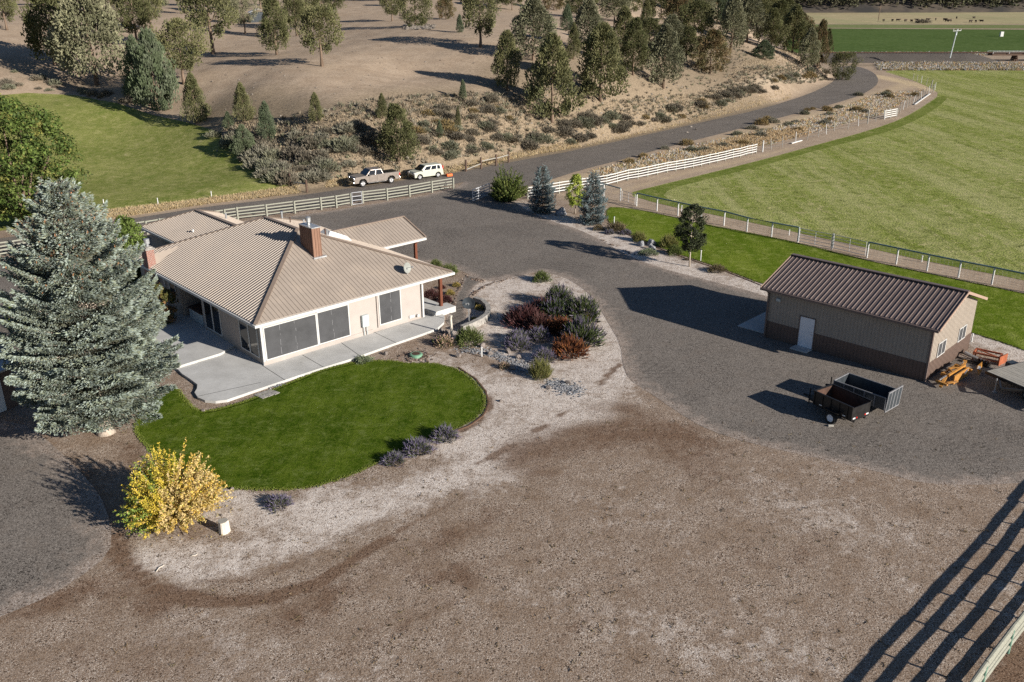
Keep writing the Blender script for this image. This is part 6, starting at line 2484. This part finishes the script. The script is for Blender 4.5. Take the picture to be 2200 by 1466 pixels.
# ---- garden shrubs
LAV = dict(cols=[(.13, .155, .08), (.16, .17, .11), (.10, .12, .06)], tips=(.20, .175, .27), tipn=.7, L=(.22, .5), w=.022, flat=.85, up=.6)
KIND = {
    'lavender': [dome_mesh('foliage', 41 + i, 900, **LAV) for i in range(2)],
    'burgundy': [dome_mesh('foliage', 51 + i, 900, [(.085, .028, .03), (.06, .022, .025), (.12, .04, .04)], tips=(.15, .075, .08), tipn=.3, L=(.2, .5), w=.022, flat=.85, up=.5) for i in range(2)],
    'buddleia': [dome_mesh('foliage', 61 + i, 1300, [(.075, .105, .035), (.10, .135, .05), (.055, .08, .03)], tips=(.15, .13, .19), tipn=.35, L=(.18, .42), w=.022, flat=.95, up=.4) for i in range(2)],
    'green': [dome_mesh('foliage', 71, 1100, [(.125, .165, .045), (.09, .125, .035), (.17, .20, .07)], L=(.18, .4), w=.022, flat=.95, up=.5)],
    'grassy': [dome_mesh('foliage', 81 + i, 800, [(.22, .225, .07), (.17, .18, .06), (.30, .28, .11)], L=(.4, .8), w=.02, flat=.9, up=1.2) for i in range(2)],
    'gold': [dome_mesh('foliage', 91, 500, [(.46, .35, .09), (.36, .28, .08), (.30, .26, .10)], L=(.25, .5), w=.03, flat=.8, up=.7)],
    'fire': [dome_mesh('foliage', 101, 1000, [(.12, .035, .025), (.17, .055, .025), (.08, .03, .022)], tips=(.30, .11, .035), tipn=.3, L=(.2, .5), w=.024, flat=.85, up=.5)],
    'pink': [dome_mesh('foliage', 111, 600, [(.10, .13, .04), (.45, .30, .22), (.14, .16, .05)], tips=(.62, .45, .36), tipn=.5, L=(.12, .28), w=.035, flat=.9, up=.4)],
    'greymat': [dome_mesh('foliage', 121, 800, [(.22, .26, .16), (.18, .22, .13), (.26, .30, .19)], L=(.12, .25), w=.03, flat=.5, up=.3)],
    'brown': [dome_mesh('foliage', 131, 600, [(.20, .16, .09), (.15, .12, .07), (.24, .20, .12)], L=(.25, .5), w=.022, flat=.8, up=.8)],
}
SHR = [  # base pixel x, y, width px, height factor, kind, label
    (1163, 607, 34, .9, 'green', 'small round green shrub alone at the top of the gravel island'),
    (1200, 662, 56, 1.1, 'buddleia', 'tall dark green shrub at the top of the island planting'),
    (1163, 676, 50, .9, 'burgundy', 'burgundy shrub left of the tall dark green island shrub'),
    (1190, 690, 64, .9, 'buddleia', 'green-topped shrub in the middle of the island planting'),
    (1128, 706, 72, .9, 'burgundy', 'broad dark burgundy shrub at the left of the island planting'),
    (1160, 716, 60, .9, 'burgundy', 'burgundy shrub right beside the broad dark burgundy one'),
    (1103, 696, 40, .9, 'lavender', 'lavender clump at the left edge of the burgundy shrubs'),
    (1205, 722, 56, .9, 'fire', 'russet barberry enclosed by the big green shrubs of the island'),
    (1252, 692, 68, 1.0, 'buddleia', 'big green shrub at the upper right of the island planting'),
    (1248, 746, 76, 1.05, 'buddleia', 'largest green shrub at the right of the island planting'),
    (1264, 690, 20, 1.2, 'gold', 'yellow flowering clump on top of the big right island shrub'),
    (1158, 734, 44, .9, 'lavender', 'upper right one of the three clustered lavender clumps on the island'),
    (1112, 738, 44, .85, 'lavender', 'upper left one of the three clustered lavender clumps on the island'),
    (1113, 754, 50, .85, 'lavender', 'lowest of the three clustered lavender clumps on the island'),
    (1222, 771, 66, .95, 'fire', 'orange-red barberry at the lower end of the island planting'),
    (1168, 780, 44, .9, 'lavender', 'lavender clump left of the orange-red barberry'),
    (1161, 815, 42, 1.25, 'grassy', 'upright yellow-green shrub lowest on the island above the grey pebbles'),
    (1083, 794, 24, .9, 'pink', 'small brownish rose bush beside the pale rock on the island'),
    (1008, 744, 54, .95, 'green', 'round green bush at the foot of the dish pole'),
    (956, 748, 40, .95, 'pink', 'pink-flowered rose bush beside the tall stone post'),
    (938, 742, 26, .7, 'lavender', 'small greyish plant left of the pink-flowered rose bush'),
    (1028, 657, 17, .8, 'gold', 'upper golden tuft inside the curved block wall'),
    (1031, 667, 20, .8, 'gold', 'lower golden tuft inside the curved block wall'),
    (1019, 690, 16, .7, 'gold', 'golden tuft behind the dark grey dish by the block wall'),
    (928, 645, 36, .9, 'burgundy', 'larger burgundy shrub behind the porch post'),
    (958, 652, 26, .9, 'burgundy', 'smaller burgundy shrub right of the porch post'),
    (967, 635, 18, 1.0, 'gold', 'yellow-green tuft above the smaller burgundy shrub by the porch'),
    (981, 617, 16, .9, 'gold', 'golden tuft in the bed right of the house'),
    (965, 592, 34, .9, 'green', 'round green shrub behind the right roof corner'),
    (936, 575, 24, .9, 'green', 'leafy green shrub behind the roof near the right corner'),
    (950, 622, 14, .9, 'burgundy', 'tiny burgundy shrub in the bed behind the porch post'),
    (781, 781, 36, .85, 'greymat', 'grey-green shrub between the patio walk and the lawn'),
    (847, 1000, 44, .75, 'lavender', 'leftmost of three lavenders along the lower lawn edge'),
    (898, 980, 58, .8, 'lavender', 'middle and largest of three lavenders along the lower lawn edge'),
    (956, 950, 52, .8, 'lavender', 'rightmost of three lavenders along the lower lawn edge'),
    (600, 1095, 48, .7, 'lavender', 'lone lavender on the chips below the lawn right of the yellow maple'),
    (1286, 496, 22, .8, 'brown', 'small brown shrub in front of the right blue spruce'),
    (1325, 500, 40, .8, 'brown', 'wide purplish-brown shrub by the white post in the right bed'),
    (1310, 504, 18, .8, 'lavender', 'little grey shrub in front of the wide purplish-brown shrub'),
    (1345, 505, 20, .8, 'lavender', 'low dark shrub right of the wide purplish-brown shrub'),
    (1372, 520, 25, 1.1, 'grassy', 'tan ornamental grass clump above the grey rocks in the right bed'),
    (1438, 533, 34, 1.0, 'grassy', 'larger yellow-green grass clump by the lawn strip edge'),
    (1449, 549, 30, .95, 'green', 'olive shrub just below the larger yellow-green grass clump'),
    (1393, 549, 38, .7, 'greymat', 'low grey-green mat plant below the rocks in the right bed'),
    (1541, 587, 36, .65, 'brown', 'small dry shrub on the pale bed left of the shed'),
    (1476, 560, 12, .6, 'brown', 'tiny dry tuft beside the ornamental tree trunk'),
]
for i, (x, y, wpx, hf, kd, lab) in enumerate(SHR):
    p = G(x, y)
    dd = math.sqrt(p.x ** 2 + p.y ** 2 + CH ** 2)
    w = wpx / FPX * dd * (1.12 if 1080 < x < 1290 and 650 < y < 790 else 1.1)
    r_ = w / 2
    p = p + Vector((p.x, p.y, 0)).normalized() * r_ * .55
    ms = KIND[kd]
    t = thing('shrub', lab, 'shrub', (p.x, p.y, 0), i * 1.3)
    o = link('foliage', ms[i % len(ms)], t)
    o.scale = (r_, r_, r_ * hf * 1.25)

# ---- rocks
def rock_mesh(seed):
    bm = bmesh.new()
    bmesh.ops.create_icosphere(bm, subdivisions=3, radius=1)
    r = random.Random(seed)
    planes = [(Vector((r.gauss(0, 1), r.gauss(0, 1), r.gauss(0, 1))).normalized(), r.uniform(.45, .8)) for _ in range(11)]
    for v in bm.verts:
        for n, d in planes:
            k = v.co.dot(n)
            if k > d:
                v.co -= n * (k - d) * .92
        v.co += v.co.normalized() * r.uniform(-.03, .03)
    me = bpy.data.meshes.new('rock')
    bm.to_mesh(me)
    bm.free()
    return me


RK = [rock_mesh(i) for i in range(5)]
for m in RK:
    m.materials.append(M['rock'])
RKG = [m.copy() for m in RK[:2]]
for m in RKG:
    m.materials.clear(); m.materials.append(M['rock_grey'])
ROCKS = [(1206, 462, 25, 'g', 'large dark boulder at the right foot of the left blue spruce'), (1376, 528, 18, 'g', 'left pale grey rock below the tan grass clump'), (1398, 527, 22, 'g', 'flat dark rock right of the left pale grey rock'),
         (1402, 536, 15, 'g', 'small grey rock above the grey-green mat plant'), (1102, 794, 16, 'r', 'pale upright rock beside the small brownish rose bush'), (1053, 762, 15, 'r', 'pointed rock right of the white marker stake'),
         (1093, 758, 16, 'r', 'brown rock in the pebble bed left of the lavender cluster'), (1113, 770, 14, 'r', 'rounded rock at the right end of the pebble bed rocks'), (983, 767, 15, 'r', 'lone brown rock between the green lid and the pebble bed'),
         (961, 716, 14, 'r', 'brown rock behind the pink-flowered rose bush'), (948, 714, 15, 'r', 'dark rock by the tip of the patio walk'), (828, 762, 13, 'r', 'small dark rock beside the patio walk edge'),
         (1037, 746, 15, 'r', 'tan rock at the right foot of the round green bush'), (1222, 825, 14, 'r', 'low tan rock above the lowest grey pebbles'), (1178, 835, 12, 'r', 'low brown rock left of the lowest grey pebbles'),
         (1076, 863, 9, 'r', 'small dark stone right of the lawn tip'), (477, 1109, 7, 'r', 'small dark stone above the tree stump'), (499, 1052, 9, 'r', 'dark stone at the bottom edge of the lawn'), (436, 884, 9, 'r', 'brown stone at the inner corner of the lawn'),
         (1010, 690, 9, 'r', 'small stone on the edge of the gravel path')]
for i, (x, y, w, k, lab) in enumerate(ROCKS):
    p = G(x, y)
    s = w / FPX * p.length / 2 * 1.15
    o = link('rock', (RKG[i % 2] if k == 'g' else RK[i % 5]), None, (p.x, p.y, s * .35))
    o.scale = (s * 1.1, s, s * .85)
    o.rotation_euler = (.2, .1, i * 1.9)
    props(o, lab, 'rock')


def pebbles(name, label, zones, cols, sz=(.03, .09), n=500):
    r = np.random.default_rng(len(label))
    V, F, C = [], [], []
    base = np.array([[1, 0, 0], [0, 1, 0], [-1, 0, 0], [0, -1, 0], [0, 0, .8], [0, 0, -.4]], float)
    fc = np.array([[0, 1, 4], [1, 2, 4], [2, 3, 4], [3, 0, 4]])
    k = 0
    for pl, w, m in zones:
        P = [G(*q) for q in pl]
        for _ in range(m):
            i = r.integers(0, len(P) - 1) if len(P) > 1 else 0
            q = P[i].lerp(P[min(i + 1, len(P) - 1)], r.uniform())
            s = r.uniform(*sz)
            a = r.uniform(0, 6.28)
            b = base * s * np.array([1, r.uniform(.6, 1), r.uniform(.5, 1)]) + r.normal(size=(6, 3)) * s * .12
            rot = np.array([[math.cos(a), -math.sin(a), 0], [math.sin(a), math.cos(a), 0], [0, 0, 1]])
            V.append(b @ rot.T + np.array([q.x + r.normal() * w, q.y + r.normal() * w, s * .2]))
            F.append(fc + k)
            k += 6
            C.append(np.tile(np.array(cols)[r.integers(0, len(cols))] * r.uniform(.7, 1.3), (6, 1)))
    me = npmesh(name, np.concatenate(V), np.concatenate(F), M['needle'], col=np.clip(np.concatenate(C), 0, 1))
    return props(link(name, me), label, 'stones', kind='stuff')


pebbles('pebbles', 'grey pebble dry creek winding through the island planting', [([(990, 752), (1040, 757), (1075, 765), (1105, 785), (1110, 800)], .28, 700), ([(1180, 822), (1215, 832), (1235, 842)], .38, 650), ([(1110, 775), (1150, 800)], .3, 250),
        ([(570, 832), (605, 826)], .15, 120)], [(.30, .31, .33), (.20, .21, .23), (.42, .42, .43)])
pebbles('edging_stones', 'dark brown stones lining the path and ringing the green lid', [([(895, 766), (895, 765)], .45, 260), ([(1015, 600), (1038, 604)], .12, 60), ([(1012, 640), (1024, 625), (1050, 612), (1105, 598)], .12, 90), ([(1000, 590), (975, 650), (968, 672)], .12, 110),
        ([(1290, 515), (1370, 552)], .1, 30), ([(1006, 642), (1000, 662)], .1, 50)], [(.20, .14, .11), (.11, .08, .065), (.30, .24, .20)], (.05, .14))
# brown edging strip round the lawn
def edging(name, label, pts, w, h, mat, z=0.0):
    P = [G(*q) for q in pts]
    n = max(8, int(sum((P[i + 1] - P[i]).length for i in range(len(P) - 1)) / .35))
    Q = interp(P, n)
    rr = random.Random(3)
    Q = [q + Vector((rr.uniform(-.015, .015), rr.uniform(-.015, .015), z)) for q in Q]
    mb = MB()
    for i in range(len(Q) - 1):
        mb.beam(Q[i], Q[i + 1], w, h)
    return props(mb.obj(name, mat), label, 'edging')


M['edge_brown'] = simple('edging_brown', (.12, .07, .045), .9)
edging('lawn_edging', 'dark brown edging strip curving round the right tip of the lawn', [(985, 790), (1022, 815), (1044, 842), (1050, 868), (1040, 892), (1010, 915), (970, 930)], .09, .10, M['edge_brown'])
edging('lawn_edging', 'brown edging along the lower side of the green lawn strip', [(1305, 480), (1332, 496), (1370, 516), (1440, 544), (1500, 564), (1560, 584), (1636, 614)], .08, .08, M['edge_brown'])
edging('lawn_edging', 'brown edging along the lawn by the patio bed', [(430, 890), (470, 884), (540, 863), (620, 828), (700, 797), (765, 783)], .06, .06, M['edge_brown'])

# curved block retaining wall
wp = [(1019, 640), (1036, 645), (1047, 655), (1050, 665), (1045, 676), (1032, 685), (1011, 695), (992, 702)]
P = interp([G(x, y, .45) for x, y in wp], 26)
t = thing('block_wall', 'curved low grey block retaining wall around the dish bed', 'retaining wall', (P[0].x, P[0].y, 0))
o = Vector((P[0].x, P[0].y, 0))
for c_ in range(3):
    mb = MB()
    for i in range(len(P) - 1):
        a, b = P[i] - o, P[i + 1] - o
        g = (b - a) * .02
        z = .075 + .15 * c_
        a = Vector((a.x, a.y, z)) + g * (1 if c_ % 2 else -1); b = Vector((b.x, b.y, z)) - g
        mb.beam(a, b, .28 + .02 * (i % 2), .143)
    mb.obj('block_course', M['block'], t)
mb = MB()
for i in range(len(P) - 1):
    a, b = P[i] - o, P[i + 1] - o
    mb.beam(Vector((a.x, a.y, .485)), Vector((b.x, b.y, .485)), .34, .06)
mb.obj('capstone', M['block'], t)
# green septic lid
p = G(894, 766)
t = thing('septic_lid', 'round green plastic lid ringed by dark stones above the lawn', 'lid', (p.x, p.y, 0))
mb = MB()
mb.tube([(0, 0, 0), (0, 0, .16), (0, 0, .2)], [.45, .42, .36], 24)
mb.obj('rim', M['lid'], t, smooth=False)
mb = MB()
mb.tube([(0, 0, .19), (0, 0, .215)], [.27, .26], 20)
mb.obj('cover', M['rust'], t)
# stone post
p = G(970, 722)
t = thing('stone_post', 'tall narrow pale stone post beside the pink-flowered rose bush', 'post', (p.x, p.y, 0))
mb = MB()
mb.tube([(0, 0, 0), (.02, 0, .6), (-.02, .02, 1.2), (0, 0, 1.45)], [.10, .085, .09, .08], 7)
mb.obj('shaft', M['stump'], t)
MB().tube([(0, 0, 1.43), (0, 0, 1.5)], .11, 8).obj('top', M['stump'], t)
# white stakes / sprinkler posts
for x, y, h, lab in [(1035, 767, .62, 'short white stake standing right of the pebble bed start'), (1319, 487, .95, 'white post with a round head in the lawn strip corner'), (1505, 561, .9, 'thin white stake right of the ornamental tree'),
                     (1464, 455, .6, 'small white hydrant post behind the pipe fence left of the ornamental tree'), (1695, 506, .5, 'small white post on bare dirt behind the pipe fence'), (1980, 563, .5, 'short white post in the hay field behind the shed'),
                     (2087, 735, .55, 'white stake at the back right corner of the shed')]:
    p = G(x, y)
    t = thing('stake', lab, 'stake', (p.x, p.y, 0))
    MB().tube([(0, 0, 0), (0, 0, h)], .045, 7).obj('shaft', M['white'], t)
    MB().tube([(0, 0, h), (0, 0, h + .06)], .06, 8).obj('head', M['white'] if x != 1319 else M['meter'], t)
# stump and branch bits
p = G(482, 1143)
t = thing('tree_stump', 'pale upright log stump beside the yellow maple', 'stump', (p.x, p.y, 0))
mb = MB()
n = 18
ring = [(.24 * (1 + .08 * math.sin(3 * 6.283 * k / n) + .05 * math.sin(7 * 6.283 * k / n)), 6.283 * k / n) for k in range(n)]
vs, fs = [], []
for z, s in ((0, 1.06), (.2, .98), (.5, .94), (.58, .92)):
    vs += [(r_ * s * math.cos(a), r_ * s * math.sin(a), z) for r_, a in ring]
for j in range(3):
    fs += [(j * n + k, j * n + (k + 1) % n, (j + 1) * n + (k + 1) % n, (j + 1) * n + k) for k in range(n)]
fs.append(tuple(range(3 * n, 4 * n)))
mb.add(vs, fs)
mb.obj('bark', M['stump'], t)
mb = MB()
mb.add([(r_ * .9 * math.cos(a), r_ * .9 * math.sin(a), .584) for r_, a in ring], [tuple(range(n))])
mb.obj('cut_face', M['grey_wood'], t)
for pts, lab in [([(336, 1228), (342, 1220), (353, 1214)], 'thin pale stick on the chips below the yellow maple'), ([(412, 1194), (420, 1193), (425, 1190)], 'short white stick below the tree stump')]:
    o = MB().tube([G(*q, .03) for q in pts], [.02, .025, .012], 6).obj('stick', M['stump'])
    props(o, lab, 'stick')

# ================================================================== FAR FIELD
p = G(2041, 124, 2.1)
t = thing('power_pole', 'leaning grey utility pole with crossarm beside the railway', 'utility pole', (p.x, p.y, 2.0))
dx = Vector((1.1, 0, 0))
MB().tube([(0, 0, 0), (.4, 0, 4.2), (.7, 0, 7.4)], [.18, .15, .12], 8).obj('pole', M['meter'], t)
MB().beam((-.4, 0, 7.0), (1.8, 0, 7.1), .12, .14).obj('crossarm', M['white'], t)
for x in (-.3, .9, 1.7):
    MB().tube([(x, 0, 7.25), (x, 0, 7.55)], .09, 6).obj('insulator', M['white'], t)
MB().tube([(.7, .25, 5.9), (.7, .25, 6.7)], .25, 8).obj('transformer', M['meter'], t)
for x, y, h, lab in [(1887, 45, 8, 'thin distant pole standing among the cattle pasture'), (1934, 52, 5, 'second thin distant pole on the pasture edge')][:1]:
    p = G(x, y)
    t = thing('power_pole', lab, 'utility pole', (p.x, p.y, 0))
    MB().tube([(0, 0, 0), (0, 0, h)], .2, 6).obj('pole', M['bark'], t)
    MB().beam((-1, 0, h - .8), (1, 0, h - .8), .2, .2).obj('crossarm', M['bark'], t)
p = G(2151, 79)
t = thing('irrigation_box', 'tiny white irrigation box standing in the dark green crop field', 'box', (p.x, p.y, 0))
MB().box(-.6, .6, -.5, .5, 0, 1.9).obj('cabinet', M['white'], t, bevel=.05)


def cow_mesh():
    mb = MB()
    n = 10
    secs = [(-1.05, .25, 1.12, .28), (-.9, .33, 1.05, .38), (-.4, .36, .98, .42), (.3, .36, .98, .43), (.75, .3, 1.05, .36), (1.0, .2, 1.15, .24), (1.25, .14, 1.2, .16), (1.5, .11, 1.12, .13), (1.7, .07, 1.0, .09)]
    rings = [[(x, math.cos(6.283 * k / n) * w, z + math.sin(6.283 * k / n) * h) for k in range(n)] for x, w, z, h in secs]
    vs = [p for r_ in rings for p in r_]
    fs = [(i * n + k, i * n + (k + 1) % n, (i + 1) * n + (k + 1) % n, (i + 1) * n + k) for i in range(len(rings) - 1) for k in range(n)]
    fs += [tuple(range(n)), tuple(range((len(rings) - 1) * n, len(rings) * n))]
    mb.add(vs, fs)
    for x, y in ((-.85, -.2), (-.85, .2), (.65, -.2), (.65, .2)):
        mb.tube([(x, y, .85), (x + (.06 if x < 0 else -.02), y, .42), (x, y, 0)], [.15, .08, .07], 7)
    mb.tube([(-1.05, 0, 1.3), (-1.22, 0, .95), (-1.2, 0, .5)], [.04, .03, .05], 5)
    for y in (-.16, .16):
        mb.tube([(1.3, y * .8, 1.3), (1.28, y * 1.8, 1.34)], [.05, .03], 5)
    return mb.mesh('cow', M['cow'], smooth=True)


CM = cow_mesh()
for i, (x, y) in enumerate([(1993, 45), (2010, 44.5), (2033, 47.5), (2040, 47.6), (2055, 41), (2030, 45), (2085, 49), (2096, 49), (2108, 48.5), (2092, 41), (1917, 47), (1929, 46.5), (1945, 47.5), (1958, 48), (1970, 46), (1898, 47)]):
    p = G(x, y)
    o = link('cow', CM, None, (p.x, p.y, .03))
    o.rotation_euler = (0, 0, i * 1.1)
    o.scale = (.95,) * 3
    props(o, 'dark cow grazing in the distant straw-coloured pasture', 'cow', 'cattle grazing in the distant pasture')
p = G(1982, 50)
o = link('bush', SAGE[1], None, (p.x, p.y, 0)); o.scale = (4, 3, 2.2)
props(o, 'dark round bush among the distant cattle', 'bush')

# loose stones on the hill, the stone pile by the hilltop junipers
rs = np.random.default_rng(77)
def hill_stones():
    V, F, C = [], [], []
    base = np.array([[1, 0, 0], [0, 1, 0], [-1, 0, 0], [0, -1, 0], [0, 0, .8], [0, 0, -.4]], float)
    fc = np.array([[0, 1, 4], [1, 2, 4], [2, 3, 4], [3, 0, 4]])
    spots = [(rs.uniform(865, 935), rs.uniform(55, 64), .35) for _ in range(150)] + [(rs.uniform(450, 1120), rs.uniform(60, 330), .12) for _ in range(260)] + [(rs.uniform(1120, 1500), rs.uniform(180, 290), .2) for _ in range(120)]
    for i, (x, y, s0) in enumerate(spots):
        p = T(x, y)
        s_ = s0 * rs.uniform(.5, 1.5)
        b = base * s_ + rs.normal(size=(6, 3)) * s_ * .15
        V.append(b + np.array([p.x, p.y, p.z + s_ * .1])); F.append(fc + i * 6)
        C.append(np.tile(np.array([.30, .26, .22]) * rs.uniform(.5, 1.5), (6, 1)))
    o = link('loose_stones', npmesh('loose_stones', np.concatenate(V), np.concatenate(F), M['needle'], col=np.clip(np.concatenate(C), 0, 1)))
    props(o, 'loose brown stones scattered over the hillside and piled beside the hilltop junipers', 'stones', kind='stuff')


hill_stones()


# molehills and weeds in the pasture
def litter():
    r = np.random.default_rng(9)
    n = 900
    xy = np.stack([r.uniform(560, 900, n), r.uniform(780, 1040, n)], 1)
    P = np.array([tuple(G(a, b, .05)) for a, b in [(r.uniform(255, 500), r.uniform(1040, 1160)) for _ in range(260)]])
    V, F, C = leaves(P, r.normal(size=P.shape) * .3 + np.array([0, 0, 1.]), .05, jit((.5, .38, .12), len(P), r, .35), r)
    o = link('fallen_leaves', npmesh('fallen_leaves', V, F, M['leaf'], col=C))
    props(o, 'fallen yellow leaves scattered round the golden maple', 'leaves', kind='stuff')


litter()

# ragged grass blades along the lawn outlines
def edge_blades(name, label, poly, n, cols, lim=None):
    r = np.random.default_rng(n)
    P = np.array(poly)
    nx_ = np.roll(P, -1, axis=0)
    L = np.linalg.norm(nx_ - P, axis=1)
    i = r.choice(len(P), n, p=L / L.sum())
    q = P[i] + (nx_[i] - P[i]) * r.uniform(0, 1, (n, 1)) + r.normal(size=(n, 2)) * .07
    b = np.column_stack([q, np.full(n, .01)])
    D = np.column_stack([r.normal(size=(n, 2)) * .6, np.ones(n)])
    V, F, C = spindles(b, D, r.uniform(.03, .09, n), .025, jit(cols, n, r, .35), r)
    props(link(name, npmesh(name, V, F, M['needle'], col=C)), label, 'grass', kind='stuff')


edge_blades('edge_grass', 'ragged grass blades along the edge of the kidney lawn', lawnP, 7000, (.15, .19, .03))
edge_blades('edge_grass', 'ragged grass blades along the edge of the green lawn strip', sideP, 9000, (.15, .19, .03))


# weeds and debris over the chip yard
def weeds():
    r = np.random.default_rng(21)
    n = 420
    u = [(r.uniform(250, 2150), r.uniform(900, 1460)) for _ in range(n)]
    P = np.array([tuple(G(a, b, .0)) for a, b in u])
    ok = ~inside(P[:, :2], np.array(lawnP))
    P = P[ok]
    idx = np.repeat(np.arange(len(P)), 7)
    m = len(idx)
    D = np.column_stack([r.normal(size=(m, 2)), np.full(m, .45)])
    C = jit((.20, .15, .09), len(P), r, .5)[idx]
    V, F, C = spindles(P[idx] + r.normal(size=(m, 3)) * np.array([.05, .05, 0]), D, r.uniform(.05, .16, m), .012, C, r)
    props(link('yard_litter', npmesh('yard_litter', V, F, M['needle'], col=C)), 'bits of dry weed and bark scattered over the wood chip yard', 'litter', kind='stuff')


weeds()
